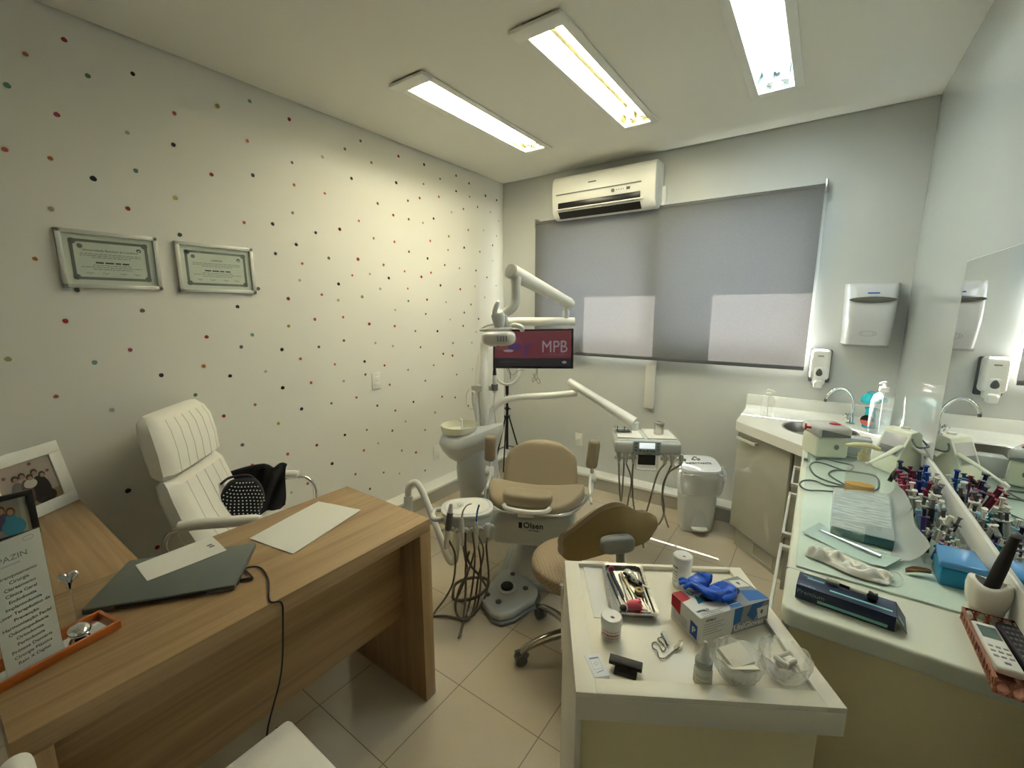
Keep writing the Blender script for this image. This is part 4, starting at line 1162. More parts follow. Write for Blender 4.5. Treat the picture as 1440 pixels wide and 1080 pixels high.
b.text('as melhores musicas para relaxar', .011, Fm @ T(-mw * .28, by0 + (yb - by0) * .55, .0012), 6, .0002)
b.ell((0, 0, 0), (.017, .010, .0004), Fm @ T(bx1 - .05, by0 + (yb - by0) * .5, .001), 5, 20, 4)
obj('screen', b, [scr_mat('scr_black', (.0015, .0015, .004)), scr_mat('scr_red', (.045, .006, .011)), scr_mat('scr_red2', (.055, .010, .016)), scr_mat('scr_purple', (.022, .006, .036)),
                  scr_mat('scr_orange', (.05, .018, .014)), scr_mat('scr_grey', (.085, .075, .078)), scr_mat('scr_dim', (.045, .035, .038))], t)
b = B()
c0 = Fm @ V(.03, 0, -.02)
b.tube([c0, c0 + V(.0, 0, -.03), c0 + V(-.015, 0, -.06), c0 + V(-.035, 0, -.09), c0 + V(-.03, 0, -.105), c0 + V(.0, 0, -.08), c0 + V(.02, 0, -.075), c0 + V(.035, 0, -.10), c0 + V(.02, 0, -.115), c0 + V(.0, 0, -.085), c0 + V(-.03, 0, -.04)], .0018, 6, sm=6)
b.tube([c0 + V(.012, 0, .0), c0 + V(.008, 0, -.04), c0 + V(.012, 0, -.075)], .0016, 6, sm=4)
c1 = Fm @ V(-.20, 0, -.02)
b.tube([c1, c1 + V(.02, 0, -.03), c1 + V(.06, .0, -.045), c1 + V(.10, 0, -.012), c1 + V(.16, 0, .0)], .0016, 6, sm=5)
obj('hanging_cables', b, M_black, t)

# ================================================================ RING LIGHT ON TRIPOD
TPc = V(.345, -.42, 0)
t = thing('ring_light_tripod', 'white ring light on a slim black tripod in the corner behind the monitor', 'ring light', TPc)
rc = TPc + V(0, 0, 1.0)
vdir = (cam_o.location - rc).normalized()
Fr = frame(rc, V(0, 0, 1).cross(vdir), V(0, 0, 1))
Fr = frame(rc, Fr.to_3x3() @ V(1, 0, 0), vdir.cross(Fr.to_3x3() @ V(1, 0, 0)), vdir)
pts = [Fr @ V(.108 * math.cos(a), .108 * math.sin(a), 0) for a in [2 * PI * i / 40 for i in range(40)]]
obj('ring', B().tube(pts, .017, 12, closed=True, flat=.6), M_plast, t)
b = B().tube([Fr @ V(-.07, .04, 0), Fr @ V(-.03, .06, .02), Fr @ V(.02, .02, .02), Fr @ V(.03, -.06, .01)], .003, 6, sm=4).box(-.09, -.04, .06, .10, -.01, .015, 0, .003, Fr)
obj('phone_clip', b, M_black, t)
b = B().cyl(TPc + V(0, 0, .80), TPc + V(0, 0, .88), .015, n=14).cyl(TPc + V(0, 0, .45), TPc + V(0, 0, .82), .007, n=12).cyl(TPc + V(0, 0, .30), TPc + V(0, 0, .74), .011, n=12)
for z in (.735, .66): b.cyl(TPc + V(0, 0, z), TPc + V(0, 0, z + .03), .017, n=12)
b.cyl(TPc + V(-.03, 0, .672), TPc + V(.03, .01, .672), .006, n=8).cyl(TPc + V(0, 0, .745), TPc + V(.035, .01, .745), .006, n=8)
obj('centre_post', b, M_black, t)
for k in range(3):
    a = k * 2 * PI / 3 + .3
    d = V(math.cos(a), math.sin(a), 0)
    rr_ = .155
    b = B().tube([TPc + V(0, 0, .60) + d * .018, TPc + d * rr_ + V(0, 0, .15)], .007, 8).tube([TPc + V(0, 0, .33) + d * .012, TPc + d * rr_ * .62 + V(0, 0, .32)], .004, 6)
    # feet stand on the plinth or floor
    b.tube([TPc + d * rr_ + V(0, 0, .15), TPc + d * (rr_ + .03) + V(0, 0, .008)], .006, 8)
    obj('leg', b, M_black, t)
b = B()
obj('leg_collar', B().cyl(TPc + V(0, 0, .59), TPc + V(0, 0, .61), .028, n=14), M_black, t)

# ================================================================ ASSISTANT TRAY (left of chair) with hanging instruments
AC_ = V((1.171, -1.907, 0.555))
to = cam_o.location - AC_; to.z = 0; to.normalize()
sx_v = V(0, 0, 1).cross(to)
Fa = frame(AC_, sx_v, -to)          # x right in photo, y away
t = thing('assistant_unit', 'rounded grey-white instrument tray on a bent tube arm beside the desk', 'dental unit', AC_)
n = 32; poly = []
for k in range(n):
    a = 2 * PI * k / n
    poly.append((.128 * math.copysign(abs(math.cos(a)) ** .7, math.cos(a)), .105 * math.copysign(abs(math.sin(a)) ** .85, math.sin(a))))
b = B().prism(poly, -.075, -.012, 0, .022, Fa, 3).prism([(x * 1.04, y * 1.04) for x, y in poly], -.016, .004, 0, .007, Fa, 2)
obj('tray_body', b, M_lplast, t)
obj('tray_mat', B().prism([(x * .86, y * .84) for x, y in poly], .003, .007, 0, .002, Fa), M_white, t)
b = B().box(-.155, -.12, -.04, .03, -.06, -.02, 0, .008, Fa)
b = B().tube([Fa @ V(-.115, .05, -.03), Fa @ V(-.165, .045, -.03), Fa @ V(-.175, .0, -.032), Fa @ V(-.165, -.045, -.034), Fa @ V(-.115, -.05, -.034)], .012, 10, sm=4)
obj('handle', b, M_lplast, t)
holders = [(-.095, 0), (-.028, 1), (.042, 2), (.098, 3)]
for (x, i) in holders:
    b = B(); c = Fa @ V(x, -.128 + abs(x) * .25, -.062)
    b.tube([c + Fa.to_3x3() @ V(.024 * math.cos(a), .022 * math.sin(a), 0) for a in [-.35 + k * (PI + .7) / 8 for k in range(9)]], .010, 8)
    b.box(-.014, .014, .0, .05, -.012, .010, 0, .004, T(c) @ Fa.to_3x3().to_4x4())
    obj('instrument_holder', b, M_gplast, t)
arm = [V((1.093, -1.961, 0.250)) + V(0, 0, .0)]
p_low = V((1.043, -1.910, 0.201)); p_top = V((0.779, -1.904, 0.580)); p_tl = V((0.740, -1.918, 0.525)); p_dn = V((0.767, -1.956, 0.260))
b = B().tube([p_dn, p_tl - V(0, 0, .02)], .0255, 14)
b.tube([p_tl - V(0, 0, .03), p_tl + V(0, 0, .01), V((0.750, -1.914, 0.568)), V((0.778, -1.902, 0.590)), V((0.810, -1.896, 0.573)), V((0.859, -1.891, 0.491)), V((0.949, -1.905, 0.360)), V((1.013, -1.909, 0.248)), V((1.039, -1.910, 0.216)), V((1.055, -1.901, 0.205)),
        V((1.063, -1.891, 0.224)), V((1.060, -1.881, 0.280)), V((1.052, -1.863, 0.394))], .0185, 14, sm=5)
obj('tube_arm', b, M_plast, t)
b = B().cyl(V((0.870, -1.907, 0.382)), V((1.023, -1.842, 0.413)), .0145, n=12)
obj('cross_tube', b, M_plast, t)
b = B().cyl((p_dn.x, p_dn.y, 0), (p_dn.x, p_dn.y, p_dn.z + .01), .022, n=16).cyl((p_dn.x, p_dn.y, 0), (p_dn.x, p_dn.y, .02), .09, n=24)
obj('arm_stand', b, M_gplast, t)
# hoses with instruments: each lies over a holder, hose drops to the floor
def H(x, y, z): return Fa @ V(x, y, z - .555)
def hose_inst(x, kind, label, hose, hcol=M_hose):
    c = Fa @ V(x, -.128 + abs(x) * .25, -.062)
    tt = thing('dental_handpiece', label, 'dental tool', c)
    if kind == 'suction':
        obj('grip', B().lathe([(.009, -.10), (.012, -.07), (.014, .0), (.0135, .10), (.008, .135), (0, .136)], T(c) @ RX(-.1) @ RY(.10), 14), M_lplast, tt)
        obj('sleeve', B().lathe([(.0150, .0), (.0155, .02), (.0152, .085), (.014, .09)], T(c) @ RX(-.1) @ RY(.10), 14), M_dplast, tt)
    elif kind == 'syringe':
        obj('grip', B().lathe([(.007, -.08), (.011, -.05), (.012, .03), (.009, .05), (.006, .07), (0, .071)], T(c), 14), M_lplast, tt)
        obj('nozzle', B().tube([c + V(0, 0, .06), c + V(.006, .004, .10), c + V(.022, .016, .13), c + V(.04, .03, .138)], [.006, .004, .003, .0025], 8, sm=4), M_steel, tt)
    elif kind == 'saliva':
        obj('grip', B().lathe([(.006, -.10), (.009, -.07), (.010, .0), (.009, .04), (0, .041)], T(c), 12), M_lplast, tt)
        obj('suction_tube', B().tube([c + V(0, 0, .03), c + V(.006, 0, .09), c + V(.016, .004, .13)], .0042, 8, sm=3), M_blue2, tt)
    else:
        obj('grip', B().lathe([(.008, -.05), (.012, -.02), (.012, .02), (0, .021)], T(c), 12), M_lplast, tt)
    obj('hose', B().tube([c - V(0, 0, .05)] + hose, .0052, 8, sm=6), hcol, tt)
    return tt
def PX(*a): return V(*a)
hose_inst(-.095, 'suction', 'white suction tube with a dark sleeve, leftmost in the tray holders', [V((1.080, -1.909, 0.259)), V((1.100, -1.945, 0.141)), V((1.091, -1.992, 0.070)), V((1.072, -2.058, 0.012)), V((1.097, -2.141, 0.012)), V((1.066, -2.228, 0.020))])
hose_inst(-.028, 'syringe', 'three-way syringe with a bent steel nozzle in the tray holders', [V((1.130, -1.881, 0.222)), V((1.157, -1.896, 0.178)), V((1.148, -1.945, 0.099)), V((1.119, -1.959, 0.012)), V((1.199, -2.020, 0.012)), V((1.251, -2.008, 0.012)), V((1.202, -1.900, 0.012)), V((1.192, -1.857, 0.129)), V((1.190, -1.804, 0.267)), V((1.151, -1.803, 0.348))])
hose_inst(.042, 'saliva', 'saliva ejector with a blue tube standing in the tray holders', [V((1.195, -1.835, 0.222)), V((1.219, -1.873, 0.086)), V((1.233, -1.932, 0.012)), V((1.233, -2.020, 0.012)), V((1.152, -1.989, 0.012)), V((1.139, -1.951, 0.099)), V((1.149, -1.876, 0.185)), V((1.155, -1.821, 0.305))])
hose_inst(.098, 'plug', 'short empty coupling at the right end of the tray holders', [V((1.201, -1.793, 0.286)), V((1.237, -1.822, 0.148)), V((1.255, -1.877, 0.062)), V((1.247, -1.948, 0.012)), V((1.243, -1.989, 0.012))])
b = B()
cc_ = V((1.145, -1.903, 0.073))
b.tube([V((1.092, -1.944, 0.055)), V((1.071, -1.904, 0.078)), V((1.103, -1.853, 0.096)), V((1.165, -1.807, 0.103)), V((1.213, -1.799, 0.101)), V((1.234, -1.838, 0.081)), V((1.213, -1.907, 0.062)), V((1.127, -1.912, 0.012)), V((1.082, -1.930, 0.012))], .0085, 8, sm=6, closed=True)
b.tube([V((1.122, -1.842, 0.262)), V((1.114, -1.863, 0.186)), V((1.157, -1.916, 0.086)), V((1.226, -2.013, 0.012)), V((1.288, -2.113, 0.010))], .006, 8, sm=6)
b.tube([V((1.093, -1.834, 0.394)), V((1.106, -1.853, 0.262)), V((1.124, -1.834, 0.174)), V((1.145, -1.777, 0.079)), V((1.226, -1.791, 0.020))], .007, 8, sm=6)
b.tube([V((1.129, -1.824, 0.380)), V((1.170, -1.853, 0.222)), V((1.180, -1.916, 0.012)), V((1.254, -2.054, 0.012)), V((1.291, -2.122, 0.010))], .005, 8, sm=6)
b.tube([V((1.067, -2.113, 0.012)), V((1.133, -2.054, 0.012)), V((1.215, -2.021, 0.012)), V((1.228, -1.987, 0.012))], .006, 8, sm=5)
tag(obj('hose_bundle', b, M_hose, org=(cc_.x, cc_.y, 0)), 'looped bundle of grey-brown hoses hanging from the tray down to the floor', 'hose')
# clear tip tray on top
b = B().lathe([(0, .001), (.024, .001), (.027, .012), (.0285, .012), (.025, 0), (0, 0)], Fa @ T(-.055, -.01, .008), 16)
b.lathe([(0, .001), (.014, .001), (.016, .014), (.017, .014), (.015, 0), (0, 0)], Fa @ T(-.035, .0, .008), 12)
tag(obj('clear_dappen_dish', b, M_acryl, org=Fa @ V(-.055, -.01, .008)), 'small clear plastic dish on the white tray mat', 'dish')

# ================================================================ DELIVERY UNIT (right of chair)
DC = V((1.730, -0.872, 0.800))
t = thing('delivery_unit', 'grey-white dentist delivery unit with a control panel on a long swing arm', 'dental unit', DC)
fl, fr_, brr, bll = V((1.636, -1.120, 0.800)), V((1.959, -0.942, 0.800)), V((1.814, -0.652, 0.800)), V((1.485, -0.842, 0.800))
wx = (fr_ - fl); wx.z = 0; wl = wx.length; wx.normalize(); wy = V(0, 0, 1).cross(wx)
Fd = frame((fl + fr_) / 2, wx, wy)
dp = .235
b = B().box(-wl / 2, wl / 2, 0, dp, -.085, 0, 0, .02, Fd, 3)
b.box(-wl / 2 - .004, wl / 2 + .004, -.012, .06, -.090, -.012, 0, .018, Fd, 3)
body = obj('body', b, M_gplast, t)
for (x0, x1) in ((-wl / 2 + .015, -.02), (.0, wl / 2 - .02)):
    b = B()
    rim = .006
    b.box(x0, x1, .015, .015 + rim, 0, .006, 0, .001, Fd).box(x0, x1, dp - .015 - rim, dp - .015, 0, .006, 0, .001, Fd).box(x0, x0 + rim, .015, dp - .015, 0, .006, 0, .001, Fd).box(x1 - rim, x1, .015, dp - .015, 0, .006, 0, .001, Fd)
    b.box(x0, x1, .015, dp - .015, -.001, .002, 0, 0, Fd)
    obj('tray_recess', b, M_plast, t)
b = B().box(-.085, .070, -.018, .0, -.088, -.006, 0, .006, Fd, 2)
pn = obj('control_panel', b, mat('panel_grey', (.28, .33, .34), .35), t)
obj('display', B().box(-.052, .036, -.0205, -.017, -.048, -.014, 0, .001, Fd), mat('lcd_white', (.62, .70, .70), .2, emit=(.8, .9, .9), es=.45), pn)
b = B()
for (x, z) in ((-.070, -.02), (-.070, -.04), (-.070, -.06), (-.045, -.062), (-.025, -.062), (-.005, -.062), (.018, -.064), (.032, -.064), (.052, -.018), (.052, -.034), (.052, -.050)):
    b.box(x - .006, x + .006, -.0205, -.017, z - .004, z + .004, 0, .001, Fd)
obj('panel_buttons', b, M_dplast, pn)
b = B().text('Olsen', .016, Fd @ frame((0, -.0188, -.079), (1, 0, 0), (0, 0, 1), (0, -1, 0)), 0, .0004)
obj('lettering', b, M_dplast, pn)
b = B().box(-.055, .045, -.012, .02, -.150, -.092, 0, .004, Fd)
g = obj('connector_block', b, M_black, t)
b = B().tube([Fd @ V(-.062, -.012, -.09), Fd @ V(-.064, -.02, -.15), Fd @ V(-.055, -.022, -.172), Fd @ V(.045, -.022, -.172), Fd @ V(.054, -.02, -.15), Fd @ V(.052, -.012, -.09)], .008, 8, sm=4)
obj('front_handle', b, M_plast, t)
slots = [(-.165, 'leftmost'), (-.125, 'second'), (-.082, 'third'), (.095, 'fourth'), (.135, 'fifth'), (.185, 'rightmost')]
for i, (x, w_) in enumerate(slots):
    b = B()
    c = Fd @ V(x, -.022, -.105)
    b.tube([c + Fd.to_3x3() @ V(.019 * math.cos(a), .018 * math.sin(a), 0) for a in [-.35 + k * (PI + .7) / 8 for k in range(9)]], .009, 8)
    b.box(-.010, .010, .01, .03, -.012, .02, 0, .003, T(c) @ Fd.to_3x3().to_4x4())
    obj('instrument_holder', b, M_gplast, t)
hz = [
  ([ (871,640,.86), (872,680,2.78), (874,700,2.75), (876,690,2.8), (878,650,2.8)], 'left'),
  ([ (888,640,2.74), (888,675,2.74), (884,705,2.7)], 'a'),
  ([ (887,640,2.74), (889,675,2.74), (891,708,2.7)], 'b'),
  ([ (928,640,2.7), (922,670,2.68), (910,713,2.62)], 'c'),
  ([ (931,645,2.7), (932,690,2.66), (935,720,2.6), (925,738,2.5)], 'd'),
  ([ (945,642,2.7), (936,680,2.66), (934,715,2.6), (940,742,2.5)], 'e')]
hose_pts = [
  [V((1.573, -0.886, 0.621)), V((1.598, -0.930, 0.449)), V((1.624, -0.959, 0.346)), V((1.618, -0.926, 0.404)), V((1.605, -0.883, 0.531)), V((1.593, -0.850, 0.605))],
  [V((1.644, -0.861, 0.618)), V((1.665, -0.901, 0.479)), V((1.674, -0.970, 0.359)), V((1.699, -1.080, 0.228)), V((1.696, -1.145, 0.049))],
  [V((1.652, -0.856, 0.618)), V((1.668, -0.896, 0.492)), V((1.705, -0.952, 0.341)), V((1.764, -0.988, 0.208)), V((1.782, -0.954, 0.079))],
  [V((1.811, -0.790, 0.632)), V((1.806, -0.841, 0.525)), V((1.796, -0.960, 0.355)), V((1.796, -1.052, 0.270)), V((1.808, -1.043, 0.154))],
  [V((1.819, -0.787, 0.619)), V((1.847, -0.851, 0.459)), V((1.884, -0.924, 0.343)), V((1.878, -0.991, 0.286)), V((1.846, -1.052, 0.280))],
  [V((1.880, -0.762, 0.647)), V((1.862, -0.825, 0.533)), V((1.856, -0.882, 0.402)), V((1.886, -0.927, 0.326)), V((1.806, -0.486, 0.020))],
]
labs = ['leftmost hose with its coupling looped under the delivery unit', 'handpiece hose hanging left of the delivery unit control panel', 'crossing handpiece hose just left of the control panel',
        'hose slanting to the left from right of the control panel', 'hose hanging straight down right of the control panel', 'rightmost hose of the delivery unit, next to the waste bin']
for (x, w_), hp_, lb in zip(slots, hose_pts, labs):
    c = Fd @ V(x, -.022, -.105)
    tt = thing('dental_handpiece', lb, 'dental tool', c)
    obj('coupling', B().lathe([(.006, -.035), (.010, -.02), (.012, .015), (.009, .03), (0, .031)], T(c), 12), M_steel, tt)
    obj('hose', B().tube([c + V(0, 0, -.03)] + hp_[1:], .0054, 8, sm=6), mat('light_hose', (.23, .20, .155), .4), tt)
# swing arm from the column
e0 = V((1.205, -0.901, 1.069)); e1 = Fd @ V(-.05, dp - .03, .045)
b = B().tube([e0, e0.lerp(e1, .5), e1], [.028, .034, .042], 18, flat=.85)
obj('swing_arm', b, M_plast, t)
b = B().cyl(V((1.236, -0.895, 0.994)), V((1.223, -0.892, 1.051)), .022, n=16)
obj('arm_joint', b, M_plast, t)
b = B().cyl(Fd @ V(-.05, dp - .03, -.02), Fd @ V(-.05, dp - .03, .05), .03, n=18)
obj('arm_mount', b, M_plast, t)
lowarm = [V(.795, -1.235, .10), V(.795, -1.235, .45), V((0.803, -1.290, 0.581)), V((0.789, -1.270, 0.722)), V((0.791, -1.248, 0.816)), V((0.815, -1.215, 0.891)), V((0.874, -1.175, 0.945)), V((0.974, -1.111, 0.968)), V((1.108, -1.014, 0.977)), V((1.265, -0.899, 0.996))]
obj('lower_arm', B().tube(lowarm, .0225, 16, sm=6), M_plast, t)
# things on the delivery unit
bp = Fd @ V(-.125, .14, .004)
t = thing('bur_holder', 'small clear box of dental burs on the left side of the delivery unit', 'bur stand', bp)
Fx = frame(bp, wx, wy)
obj('clear_case', B().box(-.05, .05, -.03, .03, 0, .003, 0, .001, Fx).box(-.05, .05, -.03, -.027, 0, .034, 0, 0, Fx).box(-.05, .05, .027, .03, 0, .034, 0, 0, Fx).box(-.05, -.047, -.03, .03, 0, .034, 0, 0, Fx).box(.047, .05, -.03, .03, 0, .034, 0, 0, Fx), M_acryl, t)
obj('bur_block', B().box(-.042, .042, -.02, .02, .004, .012, 0, .002, Fx), M_dplast, t)
for i in range(6):
    x = -.035 + i * .014
    obj('bur', B().cyl(Fx @ V(x, -.012, .012), Fx @ V(x, -.012, .032), .0022, n=6).cyl(Fx @ V(x, -.012, .030), Fx @ V(x, -.012, .036), .004, n=8), [M_steel, M_black][0] if i % 3 else M_black, t)
mp_ = Fd @ V(.085, .13, .002)
t = thing('metal_pot', 'small steel pot with a lid standing on the right side of the delivery unit', 'pot', mp_)
obj('body', B().lathe([(0, 0), (.027, 0), (.0285, .004), (.0285, .058), (.026, .06), (0, .06)], T(mp_), 24), M_steel, t)
obj('lid', B().lathe([(.031, .059), (.031, .067), (.012, .070), (.010, .077), (0, .078)], T(mp_), 24), M_steel, t)


# ================================================================ SINK CORNER
ST = 0.845
outer = [(2.166, -.002), (2.168, -.44), (2.180, -.470), (2.535, -.825), (2.535, -.855), (2.956, -.855), (2.956, -.002)]
sc, sr_ = (2.60, -.405), .178
def ray_poly(c, a, poly):
    dx, dy = math.cos(a), math.sin(a); best = 1e9
    for i in range(len(poly)):
        x1, y1 = poly[i]; x2, y2 = poly[(i + 1) % len(poly)]
        ex_, ey_ = x2 - x1, y2 - y1; den = dx * ey_ - dy * ex_
        if abs(den) < 1e-9: continue
        t_ = ((x1 - c[0]) * ey_ - (y1 - c[1]) * ex_) / den; u_ = ((x1 - c[0]) * dy - (y1 - c[1]) * dx) / den
        if t_ > 0 and -1e-6 <= u_ <= 1 + 1e-6: best = min(best, t_)
    return best
angs = sorted(set([2 * PI * i / 56 - PI for i in range(56)] + [math.atan2(y - sc[1], x - sc[0]) for x, y in outer]))
t = thing('sink_worktop', 'white corner worktop with an inset round sink under the dispensers', 'worktop', (2.55, -.40, .785))
b = B(); N = len(angs); vs = []
for z in (ST, .787):
    for rad in ('in', 'out'):
        for a in angs:
            r = sr_ if rad == 'in' else ray_poly(sc, a, outer)
            vs.append((sc[0] + r * math.cos(a), sc[1] + r * math.sin(a), z))
fs = []
for i in range(N):
    j = (i + 1) % N
    fs += [[i, N + i, N + j, j], [2 * N + i, 2 * N + j, 3 * N + j, 3 * N + i], [N + i, 3 * N + i, 3 * N + j, N + j], [i, j, 2 * N + j, 2 * N + i]]
b.add(vs, fs, 0)
obj('worktop_slab', b, M_white, t, sharp=30)
obj('splashback', B().box(2.168, 2.956, -.020, -.001, ST, .95, 0, .003), M_white, t)
obj('splashback_cove', B().prism([(0, 0), (.035, 0), (.012, .010), (0, .03)], 2.168, 2.95, 0, 0, Matrix(((0, 0, 1, 0), (-1, 0, 0, -.020), (0, 1, 0, ST), (0, 0, 0, 1)))), M_white, t)
t = thing('round_sink', 'round stainless steel sink bowl set in the corner worktop', 'sink', (sc[0], sc[1], ST - .13))
b = B().lathe([(0, -.128), (.03, -.128), (.12, -.122), (.160, -.09), (.172, -.02), (.1765, .0), (.188, .0025), (.188, .0), (.180, -.004), (.176, -.03), (.163, -.10), (.12, -.130), (0, -.134)], T(sc[0], sc[1], ST), 48)
bo = obj('bowl', b, mat('bowl_steel', (.30, .29, .28), .3, metal=1.0), t)
obj('drain', B().lathe([(.03, -.127), (.03, -.1245), (.02, -.124), (0, -.125)], T(sc[0], sc[1], ST), 20), M_chrome, bo)
# faucet
fb = V(2.757, -.125, ST)
t = thing('gooseneck_faucet', 'chrome gooseneck tap rising at the back of the round sink', 'faucet', fb)
b = B().lathe([(.024, 0), (.024, .006), (.016, .012), (.013, .05), (.012, .07), (0, .072)], T(fb), 20)
obj('base', b, M_chrome, t)
b = B().tube([fb + V(0, 0, .06), fb + V(.003, 0, .10), fb + V(-.010, -.006, .165), fb + V(-.05, -.02, .215), fb + V(-.095, -.035, .215), fb + V(-.130, -.048, .175), fb + V(-.138, -.05, .150)], .0090, 12, sm=6)
sp = obj('spout', b, M_chrome, t)
obj('nozzle', B().cyl(fb + V(-.137, -.05, .158), fb + V(-.140, -.051, .132), .0085, n=12), M_dplast, sp)
b = B()
hc = fb + V(-.020, -.028, .050)
b.cyl(fb + V(0, 0, .05), hc, .008, n=12)
for k in range(6):
    a = k * PI / 3
    q = V(-.58, -.8, 0).normalized()
    u1 = V(0, 0, 1).cross(q)
    b.tube([hc + q * .006, hc + q * .006 + u1 * .022 * math.cos(a) + V(0, 0, .022 * math.sin(a))], [.006, .0045], 8)
b.cyl(hc, hc + V(-.58, -.8, 0) * .014, .010, n=14)
obj('star_handle', b, M_chrome, t)

# sink cabinet: diagonal front
t = thing('sink_cabinet', 'glossy taupe corner cabinet with a diagonal door under the sink', 'cabinet', (2.5, -.4, 0))
poly = [(2.195, -.145), (2.195, -.405), (2.505, -.715), (2.505, -.80), (2.95, -.80), (2.95, -.145)]
obj('carcass', B().prism(poly, .128, .786, 0), M_cab, t)
pt = [(2.22, -.145), (2.22, -.425), (2.505, -.71), (2.505, -.80), (2.95, -.80), (2.95, -.145)]
obj('plinth', B().prism(pt, 0, .128, 0), M_cab, t)
d0 = V(2.190, -.412, 0); dd_ = V(.7071, -.7071, 0); dn = V(-.7071, -.7071, 0)
Fk = frame(d0, dd_, V(0, 0, 1), dn)     # x along the front, y up, z out of the door
dr = obj('door', B().box(.008, .432, .135, .780, 0, .018, 0, .002, Fk), M_cab, t)
b = B().box(.030, .195, .735, .752, .040, .048, 0, .002, Fk)
b.box(.035, .050, .737, .750, .018, .042, 0, .001, Fk).box(.175, .190, .737, .750, .018, .042, 0, .001, Fk)
obj('bar_handle', b, M_alu, dr)
b = B()
for (a0, a1, c0, c1) in ((.20, .36, .095, .100), (.20, .36, .025, .030), (.20, .205, .025, .1), (.355, .36, .025, .1)): b.box(a0, a1, c0, c1, -.014, -.008, 0, 0, Fk)
obj('vent_frame', b, M_seam, t)

# ================================================================ RIGHT COUNTER
CT = 0.860
t = thing('side_worktop', 'long cream worktop along the mirror wall', 'worktop', (2.75, -1.6, CT - .04))
b = B().prism([(2.536, -.857), (2.536, -2.325), (2.545, -2.343), (2.560, -2.350), (2.956, -2.350), (2.956, -.857)], CT - .045, CT, 0, .008, None, 3)
obj('worktop_slab', b, M_cream, t)
obj('rear_upstand', B().box(2.947, 2.9575, -2.350, -.857, CT, .962, 0, .003), M_white, t)
obj('front_joint', B().box(2.5345, 2.575, -2.154, -2.1505, CT - .02, CT + .0006), M_seam, t)
gl = B().box(2.556, 2.932, -2.140, -.95, CT, CT + .006, 0, .001)
tag(obj('glass_sheet', gl, mat('green_glass', (.66, .80, .71), .04, coat=.5), org=(2.74, -1.55, CT)), 'pale green glass sheet lying over the side worktop', 'glass sheet')
units = [(-.86, -1.245), (-1.255, -1.735), (-1.745, -2.325)]
ulab = ['base cabinet under the side worktop, next to the sink cabinet', 'middle base cabinet under the side worktop', 'base cabinet at the near end of the side worktop with a cream end panel']
for (ya, yb_), (ha_, hb2), lb in zip(units, ((-.875, -1.16), (-1.27, -1.71), (-1.79, -2.305)), ulab):
    t = thing('base_cabinet', lb, 'cabinet', (2.75, (ya + yb_) / 2, 0))
    obj('carcass', B().box(2.556, 2.952, yb_, ya, .10, CT - .0455, 0, .001), M_creamside, t)
    obj('plinth', B().box(2.585, 2.94, yb_, ya, 0, .10), M_cab, t)
    d = obj('door', B().box(2.540, 2.556, yb_ + .002, ya - .002, .105, .812, 0, .002), M_cab, t)
    zz = .742
    b = B().box(2.505, 2.514, hb2, ha_, zz - .009, zz + .009, 0, .002)
    for q in (hb2 + .012, ha_ - .012): b.box(2.512, 2.541, q - .010, q + .010, zz - .007, zz + .007, 0, .001)
    obj('bar_handle', b, M_alu, d)
# mirror
t = thing('wall_mirror', 'large frameless mirror above the side worktop on the right wall', 'mirror', (2.958, -1.9, .965))
obj('mirror_glass', B().box(2.9535, 2.958, -2.75, -1.205, .964, 1.716), M_mirror, t)
obj('polished_edge', B().box(2.953, 2.9582, -1.205, -1.2035, .964, 1.716).box(2.953, 2.9582, -2.75, -1.2035, 1.716, 1.7175), M_alu, t)

# ---------------------------------------------------------------- dispensers on the back wall
t = thing('paper_towel_dispenser', 'white wall-mounted paper towel dispenser with an oval grey window', 'towel dispenser', (2.775, 0, 1.33))
b = B(); vs = []
def tw(z):  # half width, depth
    k = (z - 1.335) / .36
    return .118 + .012 * k, .10 + .075 * math.sin(PI * min(1, k * .95 + .05)) ** .6
prof = [(1.335 + .362 * i / 14) for i in range(15)]
nn = 20
for z in prof:
    hw, dp_ = tw(z)
    for k in range(nn + 1):
        u = -1 + 2 * k / nn
        vs.append((2.778 + hw * u, -dp_ * (1 - abs(u) ** 7) ** .35 if abs(u) < 1 else 0, z))
fs = [[j * (nn + 1) + k, j * (nn + 1) + k + 1, (j + 1) * (nn + 1) + k + 1, (j + 1) * (nn + 1) + k] for j in range(14) for k in range(nn)]
fs.append(list(range(nn + 1))[::-1]); fs.append([14 * (nn + 1) + k for k in range(nn + 1)])
b.add(vs, fs, 0)
obj('cover', b, mat('dispenser_plastic', (.60, .61, .62), .22), t, sharp=50)
b = B().ell((0, 0, 0), (.108, .017, .004), frame((2.778, -.1745, 1.600), (1, 0, 0), (0, 0, 1), (0, -1, .02)), 0, 30, 6)
obj('oval_window', b, mat('smoke_window', (.12, .12, .10), .15), t)
obj('badge', B().box(2.752, 2.806, -.180, -.170, 1.634, 1.641, 0, .001), M_blue, t)
b = B().tube([(2.735, -.172, 1.405), (2.75, -.1745, 1.418), (2.80, -.1745, 1.418), (2.815, -.172, 1.405), (2.80, -.1725, 1.392), (2.75, -.1725, 1.392)], .0012, 6, closed=True, sm=3)
b.tube([(2.748, -.1735, 1.412), (2.75, -.172, 1.395)], .001, 5).tube([(2.802, -.1735, 1.412), (2.80, -.172, 1.395)], .001, 5)
obj('hand_symbol', b, mat('faint_violet_ink', (.32, .28, .45), .5), t)
b = B().box(2.672, 2.884, -.125, -.02, 1.322, 1.337, 0, .004)
obj('paper_slot', b, M_acryl, t)

